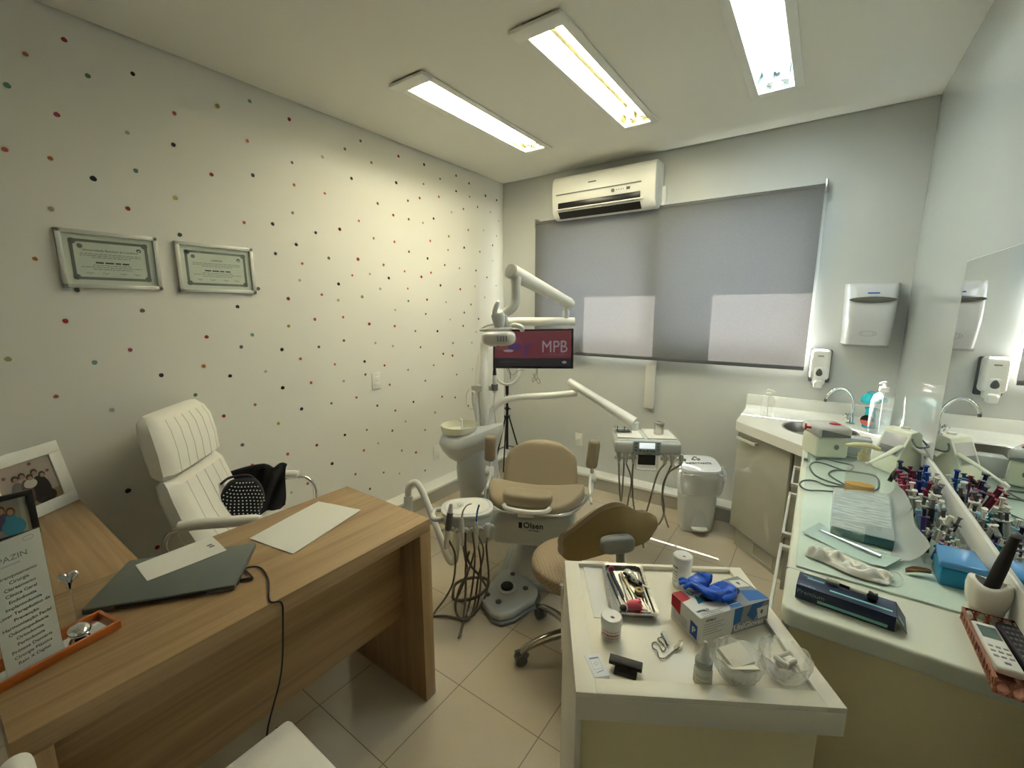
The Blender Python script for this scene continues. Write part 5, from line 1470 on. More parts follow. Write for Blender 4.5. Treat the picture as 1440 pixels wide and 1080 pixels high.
t = thing('soap_dispenser', 'white wall soap dispenser with a dark grey backplate and drop window', 'soap dispenser', (2.57, 0, 1.06))
obj('backplate', B().box(2.513, 2.627, -.030, 0, 1.075, 1.290, 0, .010, None, 3), M_dplast, t)
b = B().box(2.517, 2.621, -.105, -.022, 1.10, 1.294, 0, .022, None, 4).box(2.535, 2.603, -.112, -.03, 1.06, 1.19, 0, .025, None, 4)
obj('cover', b, M_plast, t)
obj('press_lever', B().box(2.545, 2.593, -.125, -.08, 1.045, 1.10, 0, .014, None, 3), M_plast, t)
b = B().ell((0, 0, 0), (.017, .024, .004), frame((2.569, -.113, 1.150), (1, 0, 0), (0, 0, 1), (0, -1, 0)), 0, 22, 6, fn=lambda p: V(p.x * (1 - .35 * p.y / .024), p.y, p.z))
obj('level_window', b, M_dplast, t)
obj('badge', B().box(2.553, 2.584, -.1065, -.10, 1.250, 1.256, 0, .001), M_mgrey, t)

# ================================================================ WASTE BIN
bn = V(1.945, -.335, 0)
t = thing('pedal_bin', 'white pedal bin with a clear liner and a printed lid by the back wall', 'waste bin', bn)
Fn = T(bn) @ RZ(.50)
def rrect(w, d, r=.35, n=28):
    out = []
    for k in range(n):
        a = 2 * PI * k / n
        out.append((w * math.copysign(abs(math.cos(a)) ** r, math.cos(a)), d * math.copysign(abs(math.sin(a)) ** r, math.sin(a))))
    return out
def loft(b, secs, M, mi=0, cap=True, r=.35, n=28):
    vs = []; fs = []
    for (w, d, z, oy) in secs:
        for (x, y) in rrect(w, d, r, n): vs.append((x, y + oy, z))
    m = len(secs)
    for j in range(m - 1):
        for k in range(n): fs.append([j * n + k, j * n + (k + 1) % n, (j + 1) * n + (k + 1) % n, (j + 1) * n + k])
    if cap: fs.append(list(range(n))[::-1]); fs.append([(m - 1) * n + k for k in range(n)])
    return b.add(vs, fs, mi, M)
obj('bin_body', loft(B(), [(.098, .085, .0, 0), (.105, .09, .03, 0), (.125, .108, .44, 0)], Fn), M_lplast, t)
Fn0 = Fn; LT = T(0, 0, .462) @ RX(.17) @ T(0, 0, -.450)
obj('lid', loft(B(), [(.130, .113, .438, 0), (.138, .121, .452, 0), (.134, .117, .468, 0), (.10, .085, .476, 0), (.06, .05, .478, 0)], Fn @ LT, r=.55), mat('lid_white', (.76, .78, .82), .12, coat=.5), t)
ft = Fn @ LT @ T(-.012, .01, .4795) @ RZ(.05)
b = B().text('INFECTANTE', .030, ft @ T(0, -.030, 0), 0, .0004, bold=.0006)
for k in range(3):
    a = PI / 2 + k * 2 * PI / 3
    pts = [ft @ V(.018 * math.cos(a) + .013 * math.cos(q), .032 + .018 * math.sin(a) * .8 + .011 * math.sin(q), .0003) for q in [a - 2.2 + i * .55 for i in range(9)]]
    b.tube(pts, .0028, 5)
obj('lid_print', b, M_black, t)
bgs = loft(B(), [(.128, .112, .443, 0), (.142, .126, .435, 0), (.148, .130, .40, 0), (.142, .128, .33, 0), (.130, .114, .285, 0)], Fn, cap=False)
rr = random.Random(11)
bgs.v = [v + V(rr.uniform(-1, 1), rr.uniform(-1, 1), rr.uniform(-.6, .6)) * .006 for v in bgs.v]
lin = mat('thin_liner', (.86, .88, .86), .2, alpha=.30)
obj('liner', bgs, lin, t)
b = B().tube([Fn @ V(.13, .03, .43), Fn @ V(.17, .03, .43), Fn @ V(.178, .01, .40), Fn @ V(.165, -.01, .36), Fn @ V(.14, -.02, .34)], [.006, .02, .024, .018, .004], 8, sm=3)
obj('liner_knot', b, lin, t)
b = B().prism([(.055 * math.cos(a), .14 * math.sin(a)) for a in [PI * i / 12 for i in range(13)]], 0, .006, 0, 0, Fn @ frame((0, -.098, .035), (1, 0, 0), (0, .0, 1), (0, -1, 0)))
obj('pedal_recess', b, M_gplast, t)
b = B().prism([(.052, 0), (.05, -.045), (.02, -.062), (-.02, -.062), (-.05, -.045), (-.052, 0)], .04, .052, 0, .003, Fn @ T(0, -.092, 0))
obj('pedal', b, M_plast, t)

# ================================================================ STOOL
sc_ = V(1.775, -1.865, 0)
t = thing('operator_stool', 'tan operator stool with a curved backrest and chrome star base', 'stool', sc_)
Fs = T(sc_)
b = B().ell((0, 0, 0), (.205, .205, .048), T(sc_ + V(0, 0, .435)), 0, 36, 14, .55, 1.0, fn=lambda p: V(p.x, p.y, p.z + .012 * (max(0, 1 - (p.x ** 2 + p.y ** 2) / .04)) * -1))
wv = bpy.data.materials.new('tan_woven'); wv.use_nodes = True
nt = wv.node_tree; pb = nt.nodes['Principled BSDF']; pb.inputs['Roughness'].default_value = .6
g_ = nt.nodes.new('ShaderNodeNewGeometry'); ck = nt.nodes.new('ShaderNodeTexChecker'); ck.inputs['Scale'].default_value = 110
ck.inputs['Color1'].default_value = (.40, .30, .19, 1); ck.inputs['Color2'].default_value = (.30, .22, .135, 1)
nt.links.new(g_.outputs['Position'], ck.inputs['Vector']); nt.links.new(ck.outputs['Color'], pb.inputs['Base Color'])
obj('seat', b, wv, t)
b = B().cyl(sc_ + V(0, 0, .10), sc_ + V(0, 0, .39), .024, n=18).cyl(sc_ + V(0, 0, .375), sc_ + V(0, 0, .39), .07, n=20)
obj('gas_column', b, M_chrome, t)
tops = [(1.743, -1.949, 0.553), (1.771, -1.967, 0.610), (1.827, -1.964, 0.671), (1.881, -1.951, 0.728), (1.925, -1.936, 0.768), (1.968, -1.914, 0.786), (2.000, -1.871, 0.766), (2.020, -1.826, 0.735), (2.037, -1.768, 0.717), (2.052, -1.716, 0.680)]
bots = [(1.745, -1.953, 0.530), (1.780, -1.979, 0.523), (1.840, -1.983, 0.540), (1.897, -1.973, 0.571), (1.942, -1.961, 0.596), (1.985, -1.938, 0.615), (2.015, -1.893, 0.616), (2.033, -1.844, 0.611), (2.048, -1.784, 0.609), (2.055, -1.725, 0.627)]
tops = smooth_path(tops, 4); bots = smooth_path(bots, 4)
away = (sc_ - V(tops[20].x, tops[20].y, 0)); away.z = 0; away.normalize()
def bk_fn(u, v, o=0.0, g=0.0):
    k = min(int(u * (len(tops) - 1)), len(tops) - 2); f = u * (len(tops) - 1) - k
    a_ = tops[k].lerp(tops[k + 1], f); c_ = bots[k].lerp(bots[k + 1], f)
    m_ = (a_ + c_) / 2; a_ = m_ + (a_ - m_) * (1 + g); c_ = m_ + (c_ - m_) * (1 + g)
    return c_.lerp(a_, v) + away * (o - .010 * math.sin(PI * v))
obj('backrest_shell', B().sheet(lambda u, v: bk_fn(u, v), 36, 10, -.008), M_beigeback, t, sharp=70)
b = B(); nu, nv = 36, 12; vs = []; fs = []
for side in (0, 1):
    for i in range(nu + 1):
        for j in range(nv + 1):
            u, v = i / nu, j / nv
            e_2 = (max(0, 1 - abs(2 * u - 1) ** 8) * max(0, 1 - abs(2 * v - 1) ** 4)) ** .5
            vs.append(bk_fn(u, v, .012 + (.004 if side == 0 else .004 + .038 * e_2), .10))
W4 = nv + 1; off = W4 * (nu + 1)
for i in range(nu):
    for j in range(nv):
        a_ = i * W4 + j
        fs.append([a_, a_ + W4, a_ + W4 + 1, a_ + 1]); fs.append([off + a_, off + a_ + 1, off + a_ + W4 + 1, off + a_ + W4])
b.add(vs, fs, 0)
obj('backrest_pad', b, M_beige, t, sharp=70)
bkc = (1.992, -1.974, 0.659)
Fq = frame(bkc, V(tops[28]) - V(tops[12]), V(0, 0, 1))
b = B().ell((0, 0, 0), (.068, .034, .028), Fq, 0, 24, 14, .6, .6)
obj('backrest_bracket', b, M_mgrey, t)
pq = [V((1.997, -1.954, 0.621)), V((2.000, -1.944, 0.541)), V((1.999, -1.929, 0.439)), sc_ + V(.05, -.02, .372)]
obj('backrest_post', B().tube(pq, .017, 12, sm=4), M_mgrey, t)
stb = mat('dull_chrome', (.42, .40, .36), .22, metal=1.0)
hub = B().cyl(sc_ + V(0, 0, .075), sc_ + V(0, 0, .13), .035, n=20)
obj('base_hub', hub, stb, t)
a0 = math.atan2(-2.067 + 1.865, 1.613 - 1.775)
for k in range(5):
    a = a0 + k * 2 * PI / 5
    d = V(math.cos(a), math.sin(a), 0)
    l = obj('base_leg', B().tube([sc_ + V(0, 0, .108), sc_ + d * .12 + V(0, 0, .105), sc_ + d * .22 + V(0, 0, .082), sc_ + d * .262 + V(0, 0, .058)], [.024, .019, .016, .014], 10, sm=3), stb, t)
    e = sc_ + d * .262; q = V(-d.y, d.x, 0)
    b = B().cyl(e + V(0, 0, .027) - q * .020, e + V(0, 0, .027) + q * .020, .026, n=16).cyl(e + V(0, 0, .03), e + V(0, 0, .062), .006, n=8)
    b.tube([e + V(0, 0, .055) + d * .024, e + V(0, 0, .058), e + V(0, 0, .03) - d * .027], .011, 8, sm=3, flat=1.6)
    obj('caster', b, M_dplast, l)
lv = V((1.791, -2.037, 0.682)); lv = V((1.852, -2.153, 0.520))
b = B().cyl(lv, V(lv.x + .01, lv.y + .01, .13), .0055, n=8).cyl(lv - V(0, 0, .002), lv + V(0, 0, .012), .009, n=10)
b.tube([V(lv.x + .01, lv.y + .01, .13), sc_ + V(.0, -.02, .12)], .006, 8)
obj('height_lever', b, M_chrome, t)


# ================================================================ CART
KA = V(2.230, -2.797, 0); kx = V(.427, .259, 0).normalized(); ky = V(-.23, .38, 0).normalized()
FK = frame(KA, kx, ky)
KW, KD, KT = .4995, .444, .820
t = thing('instrument_cart', 'low cream cart with a raised rim around its top, in the foreground', 'cart', FK @ V(KW / 2, KD / 2, 0))
b = B()
b.box(0, KW, 0, KD, KT - .062, KT - .012, 0, .001, FK)
obj('top_slab', b, M_cart, t)
b = B().box(0, .040, 0, KD, KT - .012, KT, 0, .001, FK).box(KW - .034, KW, 0, KD, KT - .012, KT, 0, .001, FK).box(.040, KW - .034, 0, .036, KT - .012, KT, 0, .001, FK).box(.040, KW - .034, KD - .012, KD, KT - .012, KT, 0, .001, FK)
obj('raised_rim', b, M_cart, t)
b = B().box(.012, KW - .03, .022, KD - .02, .06, KT - .062, 0, .002, FK)
obj('body', b, M_creamside, t)
b = B().box(.0, .012, .0, KD, .06, KT - .062, 0, .001, FK)
obj('side_panel', b, M_cart, t)
for x in (.05, KW - .08):
    for y in (.06, KD - .06):
        c = FK @ V(x, y, 0)
        b = B().cyl(c + V(-.012, 0, .025), c + V(.012, 0, .025), .025, n=14).cyl(c + V(0, 0, .03), c + V(0, 0, .06), .008, n=8)
        obj('caster', b, M_dplast, t)
KS = KT - .012
# napkin
a = [V((2.035, -2.375, 0.809)), V((2.166, -2.576, 0.809)), V((2.209, -2.543, 0.809)), V((2.102, -2.332, 0.809))]
paper('paper_napkin', a, 'folded white paper napkin lying under the left side of the steel tray', 'napkin', th=.0012, mi=mat('napkin_white', (.84, .83, .78), .8))
# steel tray
t0, t1, t2_, t3 = V(2.098, -2.380, KS), V(2.192, -2.309, KS), V(2.300, -2.498, KS), V(2.207, -2.555, KS)
ty = ((t0 - t3) + (t1 - t2_)).normalized(); tx = ty.cross(V(0, 0, 1)).normalized()
tc = (t0 + t1 + t2_ + t3) / 4; tw_, tl_ = .112, .212
FT = frame((tc.x, tc.y, KS + .003), tx, ty)
t = thing('instrument_tray', 'rectangular stainless steel instrument tray on the cart', 'tray', FT @ V(0, 0, 0))
def rr4(w, d, r=.012, n=5):
    out = []
    for (cx, cy, a0) in ((w - r, d - r, 0), (-w + r, d - r, PI / 2), (-w + r, -d + r, PI), (w - r, -d + r, 1.5 * PI)):
        for k in range(n + 1):
            a = a0 + k * PI / 2 / n
            out.append((cx + r * math.cos(a), cy + r * math.sin(a)))
    return out
def rings(b, secs, M, mi=0, capb=True, capt=False, r=.012):
    vs = []; fs = []; n = 24
    for (w, d, z) in secs:
        for (x, y) in rr4(w, d, r): vs.append((x, y, z))
    for j in range(len(secs) - 1):
        for k in range(n): fs.append([j * n + k, j * n + (k + 1) % n, (j + 1) * n + (k + 1) % n, (j + 1) * n + k])
    if capb: fs.append(list(range(n))[::-1])
    if capt: fs.append([(len(secs) - 1) * n + k for k in range(n)])
    return b.add(vs, fs, mi, M)
w2, d2 = tw_ / 2, tl_ / 2
b = rings(B(), [(w2 - .014, d2 - .014, .0), (w2 - .008, d2 - .008, .001), (w2 - .006, d2 - .006, .012), (w2, d2, .013), (w2, d2, .0145), (w2 - .0075, d2 - .0075, .0135), (w2 - .0095, d2 - .0095, .003), (w2 - .014, d2 - .014, .002)], FT, capt=True)
obj('tray_body', b, mat('tray_steel', (.42, .42, .41), .25, metal=1.0), t, sharp=50)
def TP(x, y, z=.0): return FT @ V(x, y, .0025 + z)
def inst(name, label, cat, p0, p1, r, m, tip=None, tipm=None, z0=.004, z1=.004, prof=None):
    a, c = TP(p0[0], p0[1], z0), TP(p1[0], p1[1], z1)
    tt = thing(name, label, cat, (a + c) / 2)
    d = c - a
    b = B()
    Mx = T(a) @ d.to_track_quat('Z', 'Y').to_matrix().to_4x4(); L = d.length
    pr0 = prof or [(0, 0), (r * .55, 0), (r, L * .06), (r, L * .94), (r * .5, L), (0, L)]
    b.lathe(pr0, Mx, 10)
    obj('handle', b, m, tt)
    if tip:
        e = c + d.normalized() * tip
        obj('tip', B().tube([c, c.lerp(e, .5), e + tx * .004], [r * .5, r * .35, r * .12], 8, sm=2), tipm or M_steel, tt)
    return tt
gold = mat('pale_gold', (.55, .45, .28), .3, metal=.8)
inst('dental_probe', 'black-handled instrument at the far left edge of the steel tray', 'dental tool', (-.040, .075), (-.030, -.03), .0032, M_dplast, .045)
inst('dental_probe', 'navy-handled instrument along the left side of the steel tray', 'dental tool', (-.033, .080), (-.016, -.035), .003, M_navy, .03, z0=.007)
inst('dental_mirror', 'thin steel mirror handle in the middle of the steel tray', 'dental tool', (-.012, .07), (-.004, -.06), .0024, M_steel, .01)
inst('tweezers', 'pale gold tweezers lying across the middle of the steel tray', 'tweezers', (-.006, .072), (.012, -.055), .0026, gold, .012, gold, z0=.006)
inst('dental_scaler', 'steel scaler lying beside the gold tweezers in the tray', 'dental tool', (.002, .05), (.010, -.06), .0026, M_steel, .02)
inst('dental_scaler', 'teal-grey scaler lying under the pink cup in the tray', 'dental tool', (.0, .02), (.022, -.06), .0033, mat('teal_grey', (.07, .12, .13), .4), .01)
inst('marker_pen', 'thick black pen lying diagonally across the steel tray', 'pen', (-.002, .062), (.040, .012), .0042, M_black, .022, z0=.012, z1=.012)
inst('dental_probe', 'dark slender instrument on the right side of the steel tray', 'dental tool', (.030, .065), (.034, -.035), .0032, mat('dark_plum', (.05, .02, .025), .4), .035)
inst('dental_probe', 'thin steel probe along the right edge of the steel tray', 'dental tool', (.040, .07), (.044, -.075), .0017, M_steel, .012)
inst('dental_probe', 'dark thin probe between the plum handle and the right edge of the tray', 'dental tool', (.036, .03), (.040, -.05), .002, M_dplast, .02)
pp = TP(.012, .060, .011); qq = TP(.030, .022, .011)
tt = thing('handpiece', 'silver metal dental handpiece lying near the top of the steel tray', 'dental tool', pp)
d = (qq - pp); Mx = T(pp) @ d.to_track_quat('Z', 'Y').to_matrix().to_4x4()
obj('body', B().lathe([(0, -.012), (.008, -.012), (.0105, -.006), (.0105, .006), (.0085, .012), (.0085, .026), (.006, .030), (.004, .046), (0, .046)], Mx, 16), M_alu, tt)
obj('ring', B().lathe([(.0112, .008), (.0112, .011), (.008, .012)], Mx, 16), M_chrome, tt)
tag(obj('amber_ring', B().lathe([(.005, 0), (.0115, 0), (.0125, .004), (.0115, .009), (.005, .009), (.004, .004), (.005, 0)], T(TP(.028, -.005, -.0)) , 20, cap=False), mat('amber_plastic', (.42, .33, .14), .3), org=TP(.028, -.005)), 'amber plastic ring in the middle of the steel tray', 'ring')
tag(obj('wine_bead', B().ell(TP(-.032, .082, .009), (.009, .009, .009), n=14, m=10), M_wine, org=TP(-.032, .082)), 'dark wine red bead at the far left corner of the steel tray', 'bead')
pc = TP(.0, -.072, .012)
tt = thing('pink_rubber_cup', 'bright pink rubber cup lying at the near end of the steel tray', 'cup', pc)
Mx = T(pc - tx * .016) @ frame((0, 0, 0), tx.cross(V(0, 0, 1)), V(0, 0, 1), tx)
Mx = T(pc - tx * .016) @ (tx * 1.0 + V(0, 0, .1)).to_track_quat('Z', 'Y').to_matrix().to_4x4()
obj('cup_wall', B().lathe([(0, 0), (.0095, 0), (.0135, .033), (.0125, .033), (.0085, .003), (0, .003)], Mx, 20), M_pink, tt)
b = B()
for k in range(9):
    a = 2 * PI * k / 9
    b.ell((.0122 * math.cos(a), .0122 * math.sin(a), .032), (.0035, .0035, .004), Mx, 0, 8, 6)
obj('scalloped_lip', b, M_pink, tt)
tag(obj('black_bead', B().ell(TP(-.026, -.078, .007), (.009, .010, .008), n=14, m=10), M_black, org=TP(-.026, -.078)), 'small black bead left of the pink cup in the steel tray', 'bead')
for i, (x, y) in enumerate(((.034, -.078), (.040, -.086), (.026, -.088))):
    tag(obj('bur_tip', B().tube([TP(x, y, .003), TP(x - .012, y + .004, .003)], [.0032, .0012], 8), M_steel, org=TP(x, y)), 'tiny steel bur right of the pink cup in the tray', 'bur', 'burs in the near right corner of the tray')

def jar(name, label, cat, c, prof_body, mb, lids, prints=None, n=28):
    tt = thing(name, label, cat, c)
    obj('body', B().lathe(prof_body, T(c), n), mb, tt)
    for nm, pr, m in lids: obj(nm, B().lathe(pr, T(c), n), m, tt)
    if prints: prints(tt)
    return tt
def wrap_marks(c, r, rows, m, a_mid, span, seed=1, name='label_print', tt=None, bar=None):
    """small printed marks wrapped round a cylinder"""
    rn = random.Random(seed); b = B()
    for (z, h) in rows:
        a = a_mid - span / 2
        while a < a_mid + span / 2:
            w = rn.uniform(.08, .25)
            k0, k1 = a, min(a + w, a_mid + span / 2)
            q = [(r * math.cos(k0), r * math.sin(k0), z), (r * math.cos((k0 + k1) / 2), r * math.sin((k0 + k1) / 2), z), (r * math.cos(k1), r * math.sin(k1), z)]
            vs = [(x, y, z - h / 2) for x, y, z in q] + [(x, y, z + h / 2) for x, y, z in q]
            b.add(vs, [[0, 1, 4, 3], [1, 2, 5, 4]], 0, T(c)); a += w + .05
    return obj(name, b, m, tt)
def cam_ang(c):
    d = cam_o.location - c
    return math.atan2(d.y, d.x)
c = V(2.305, -2.318, KS)
jar('white_bottle', 'tall white plastic bottle at the back of the cart behind the glove box', 'bottle', c, [(0, 0), (.0225, 0), (.0235, .002), (.0235, .072), (0, .072)], M_plast,
    [('cap', [(.0245, .066), (.0250, .068), (.0250, .086), (.023, .088), (0, .088)], mat('cap_white', (.86, .86, .83), .3))],
    lambda tt: (wrap_marks(c, .0238, [(.058, .006), (.045, .003), (.036, .003), (.028, .002), (.018, .003)], M_greyink, cam_ang(c) - .9, .9, 3, tt=tt),
                obj('flip_spot', B().ell(c + V(.004, -.006, .088), (.004, .003, .001), n=10, m=4), M_mgrey, tt)))
c2 = V(2.222, -2.605, KS)
jar('white_jar', 'short white screw-top jar with red print at the near left of the cart', 'jar', c2, [(0, 0), (.021, 0), (.0225, .002), (.0225, .034), (0, .034)], M_plast,
    [('cap', [(.0235, .030), (.0240, .032), (.0240, .048), (.022, .051), (0, .051)], mat('cap_white', (.86, .86, .83), .3))],
    lambda tt: (wrap_marks(c2, .0228, [(.024, .0015), (.016, .004), (.009, .0015)], mat('red_ink', (.55, .12, .08), .5), cam_ang(c2), 1.9, 5, tt=tt),
                obj('flip_spot', B().ell(c2 + V(.004, -.004, .051), (.005, .004, .001), n=10, m=4), M_mgrey, tt)))
# small white carton
p_ = [V((2.245, -2.747, 0.809)), V((2.274, -2.722, 0.809)), V((2.236, -2.666, 0.809)), V((2.203, -2.692, 0.809))]
ex = (p_[1] - p_[0]).normalized(); ey = V(0, 0, 1).cross(ex)
Fc = frame(p_[0], ex, ey)
wq, dq = .034, .058
t = thing('small_carton', 'small white carton with a blue line drawing at the near left of the cart', 'box', Fc @ V(wq / 2, dq / 2, 0))
obj('carton', B().box(0, wq, 0, dq, 0, .012, 0, .001, Fc @ RZ(.08)), mat('carton_white', (.80, .82, .84), .4), t)
b = B()
G = Fc @ RZ(.08) @ T(0, 0, .0123)
for (a0, a1, c0, c1, mi) in ((.007, .027, .046, .048, 0), (.007, .0075, .018, .045, 1), (.0265, .027, .018, .045, 1), (.007, .027, .018, .0185, 1), (.007, .027, .0445, .045, 1)): b.box(a0, a1, c0, c1, 0, .0002, mi, 0, G)
b.tube([G @ V(.012, .032, 0), G @ V(.018, .038, 0), G @ V(.022, .032, 0), G @ V(.015, .027, 0)], .0004, 4, 1, closed=True)
b.tube([G @ V(.01, .010, 0), G @ V(.026, .014, 0)], .0008, 4, 1)
obj('carton_print', b, [M_blue2, mat('pale_blue_ink', (.35, .42, .52), .5)], t)
# black clip block
p0, p1 = V((2.252, -2.685, 0.822)), V((2.317, -2.670, 0.822))
ex = (p1 - p0); ex.z = 0; L = ex.length; ex.normalize(); ey = V(0, 0, 1).cross(ex)
Fc = frame((p0.x, p0.y, KS), ex, ey)
t = thing('black_clip', 'black plastic clip with a folded lower plate beside the small white carton', 'clip', Fc @ V(L / 2, 0, 0))
obj('upper_plate', B().box(0, L, -.009, .009, .008, .018, 0, .0012, Fc @ T(0, 0, .004) @ RX(.15)), mat('matte_black', (.012, .008, .008), .55), t)
obj('lower_plate', B().box(L * .18, L * .86, -.022, .004, .0, .007, 0, .002, Fc), mat('soft_black', (.015, .015, .015), .6), t)
# bib chain with two clips
ch = [(2.356, -2.532, 0.811), (2.357, -2.559, 0.811), (2.352, -2.578, 0.811), (2.348, -2.592, 0.811), (2.343, -2.605, 0.811), (2.333, -2.608, 0.811), (2.324, -2.593, 0.811), (2.314, -2.590, 0.811), (2.309, -2.578, 0.811), (2.314, -2.570, 0.811), (2.325, -2.577, 0.811), (2.335, -2.587, 0.811), (2.337, -2.574, 0.811), (2.326, -2.563, 0.811), (2.315, -2.558, 0.811), (2.320, -2.547, 0.811), (2.331, -2.542, 0.811), (2.337, -2.558, 0.811)]
t = thing('bib_chain', 'metal ball chain with two alligator clips lying on the cart', 'chain', ch[5])
path = smooth_path([V(q) for q in ch], 6)
b = B(); acc = 0; last = path[0]
for i in range(1, len(path)):
    acc += (path[i] - path[i - 1]).length
    if acc > .0026:
        b.ell(path[i], (.00165, .00165, .00165), n=8, m=6); acc = 0
b.tube(path, .0006, 5)
obj('ball_chain', b, M_dsteel, t)
for (pa, pb_) in ((V((2.338, -2.561, 0.813)), V((2.324, -2.552, 0.822))), (V((2.356, -2.567, 0.813)), V((2.365, -2.544, 0.820)))):
    d = (pb_ - pa).normalized(); s_ = d.cross(V(0, 0, 1)).normalized(); up_ = s_.cross(d)
    G = frame(pa, d, s_)
    b = B().prism([(0, -.004), (.022, -.0025), (.026, 0), (.022, .0025), (0, .004), (-.004, 0)], .0, .0012, 0, 0, G @ RY(-.12)).prism([(0, -.004), (.022, -.0025), (.026, 0), (.022, .0025), (0, .004), (-.004, 0)], -.004, -.0028, 0, 0, G @ RY(.08))
    b.cyl(G @ V(.006, -.004, -.001), G @ V(.006, .004, -.001), .0022, n=8)
    obj('alligator_clip', b, M_dsteel, t)

# glove box
g0 = V(2.393, -2.517, KS); gx = (V(2.511, -2.352, KS) - g0); gl_ = gx.length; gx.normalize(); gy = V(0, 0, 1).cross(gx)
gw = .093; gh = .064
FG = frame(g0, gx, gy)
t = thing('glove_box', 'white, grey and blue cardboard glove box on the cart', 'box', FG @ V(gl_ / 2, gw / 2, 0))
M_gbw = mat('box_white', (.74, .74, .71), .35); M_gbg = mat('box_grey', (.25, .27, .29), .35)
gb = B().box(0, gl_, 0, gw, 0, gh, 0, .0008, FG)
e_ = .0006
def quad(b, pts, M, mi): b.add([(x, y, e_) for x, y in pts], [list(range(len(pts)))], mi, M, smooth=False)
TopF = FG @ T(0, 0, gh)                                # x along length, y depth
FrF = FG @ frame((0, 0, 0), (1, 0, 0), (0, 0, 1), (0, -1, 0))   # long front face
EndF = FG @ frame((0, gw, 0), (0, -1, 0), (0, 0, 1), (-1, 0, 0))  # left end face
quad(gb, [(.085, 0), (gl_, 0), (gl_, gw), (.150, gw), (.125, gw * .55)], TopF, 1)
quad(gb, [(.092, 0), (gl_, 0), (gl_, gh), (.108, gh)], FrF, 1)
TopF2 = TopF @ T(0, 0, .0002); FrF2 = FrF @ T(0, 0, .0002)
quad(gb, [(.150, gw * .1), (gl_, gw * .02), (gl_, gw * .36), (.160, gw * .52)], TopF2, 2)
quad(gb, [(.092, gw * .03), (.125, gw * .03), (.120, gw * .30), (.096, gw * .26)], TopF2, 2)
quad(gb, [(.158, gh * .30), (.188, gh), (.150, gh), (.135, gh * .6)], FrF2, 2)
quad(gb, [(.096, gh * .35), (.118, gh * .42), (.124, gh), (.098, gh)], FrF2, 2)
quad(gb, [(.172, gh * .32), (gl_ - .004, gh * .36), (gl_ - .004, gh * .80), (.165, gh * .76)], FrF2 @ T(0, 0, .0002), 0)
quad(gb, [(.164, gw * .62), (.200, gw * .55), (.197, gw * .85), (.166, gw * .92)], TopF2 @ T(0, 0, .0002), 0)
quad(gb, [(.03, gw * .42), (.062, gw * .50), (.05, gw * .62), (.042, gw * .72)], TopF2, 3)
for x0_, y0_, F_ in ((.181, gh * .58, FrF2 @ T(0, 0, .0004)), (.180, gw * .74, TopF2 @ T(0, 0, .0004))):
    quad(gb, [(x0_ - .004, y0_ + .004), (x0_, y0_ + .006), (x0_ + .004, y0_ + .004), (x0_ + .003, y0_ - .003), (x0_, y0_ - .006), (x0_ - .003, y0_ - .003)], F_, 5)
quad(gb, [(0, gw * .62), (.026, gw * .66), (.026, gw), (0, gw)], TopF2, 4)
quad(gb, [(0, gh * .55), (gw * .34, gh * .45), (gw * .34, gh), (0, gh)], EndF @ T(0, 0, .0002), 4)
quad(gb, [(gw * .70, gh * .12), (gw * .94, gh * .08), (gw * .94, gh * .62), (gw * .70, gh * .66)], EndF @ T(0, 0, .0002), 6)
gb.text('UniGloves', .020, TopF2 @ T(.075, gw * .82, .0006), 5, .0001, bold=.0003)
gb.text('UniGloves', .0215, FrF2 @ T(.145, gh * .19, .0006), 0, .0001, bold=.0004)
gb.text('NITRILO', .0085, TopF2 @ T(.024, gw * .20, .0006), 5, .0001, bold=.0003)
gb.text('NITRILO', .0075, FrF2 @ T(.030, gh * .84, .0006), 5, .0001, bold=.0003)
for k, wl_ in enumerate((.06, .052, .056)): gb.box(.010, .010 + wl_, gw * (.12 - .05 * k), gw * (.12 - .05 * k) + .001, .0006, .0008, 7, 0, TopF)
for k, wl_ in enumerate((.058, .05, .06, .04, .055)): gb.box(.010, .010 + wl_, gh * (.70 - .10 * k), gh * (.70 - .10 * k) + .0009, .0006, .0008, 7, 0, FrF)
for k in range(5): gb.box(gw * .08, gw * .60, gh * (.44 - .07 * k), gh * (.44 - .07 * k) + .001, .0006, .0008, 7, 0, EndF)
gb.text('P', .022, EndF @ T(gw * .82, gh * .35, .001), 0, .0001, bold=.0004)
gb.box(.096, .122, gw * .14, gw * .16, .001, .0012, 0, 0, TopF)
obj('carton', gb, [M_gbw, M_gbg, M_blue2, mat('box_cyan', (.03, .25, .40), .35), M_red, M_dplast, M_blue, M_greyink], t)
b = B().ell((0, 0, 0), (.060, .020, .0008), TopF @ T(.105, gw * .56, .0006), 0, 26, 4)
obj('dispensing_slot', b, M_black, t)
# blue gloves coming out of it
M_glove = mat('nitrile_blue', (.004, .10, .66), .38, bump=.15, bscale=90)
t = thing('nitrile_gloves', 'crumpled royal blue nitrile gloves pulled out of the glove box', 'gloves', TopF @ V(.09, gw * .55, 0))
def crum(seed, amp, fr):
    def f(p):
        n_ = noise.noise_vector(p * fr + V(seed, seed * 2, 0))
        return p + n_ * amp
    return f
def TG(x, y, z): return TopF @ V(x, y, z)
b = B()
b.ell((0, 0, 0), (.048, .021, .014), TopF @ T(.105, gw * .52, .010) @ RZ(.12), 0, 40, 24, .9, 1, fn=crum(1, .010, 42))
b.tube([TG(.075, gw * .40, .012), TG(.062, gw * .58, .018), TG(.052, gw * .85, .022), TG(.040, gw * 1.02, .012)], [.017, .014, .009, .006], 14, sm=6, flat=.5)
b.tube([TG(.085, gw * .30, .008), TG(.10, gw * .28, .010), TG(.125, gw * .36, .010), TG(.14, gw * .5, .012)], [.010, .009, .009, .007], 12, sm=5, flat=.7)
obj('glove_palm', b, M_glove, t, sharp=80)
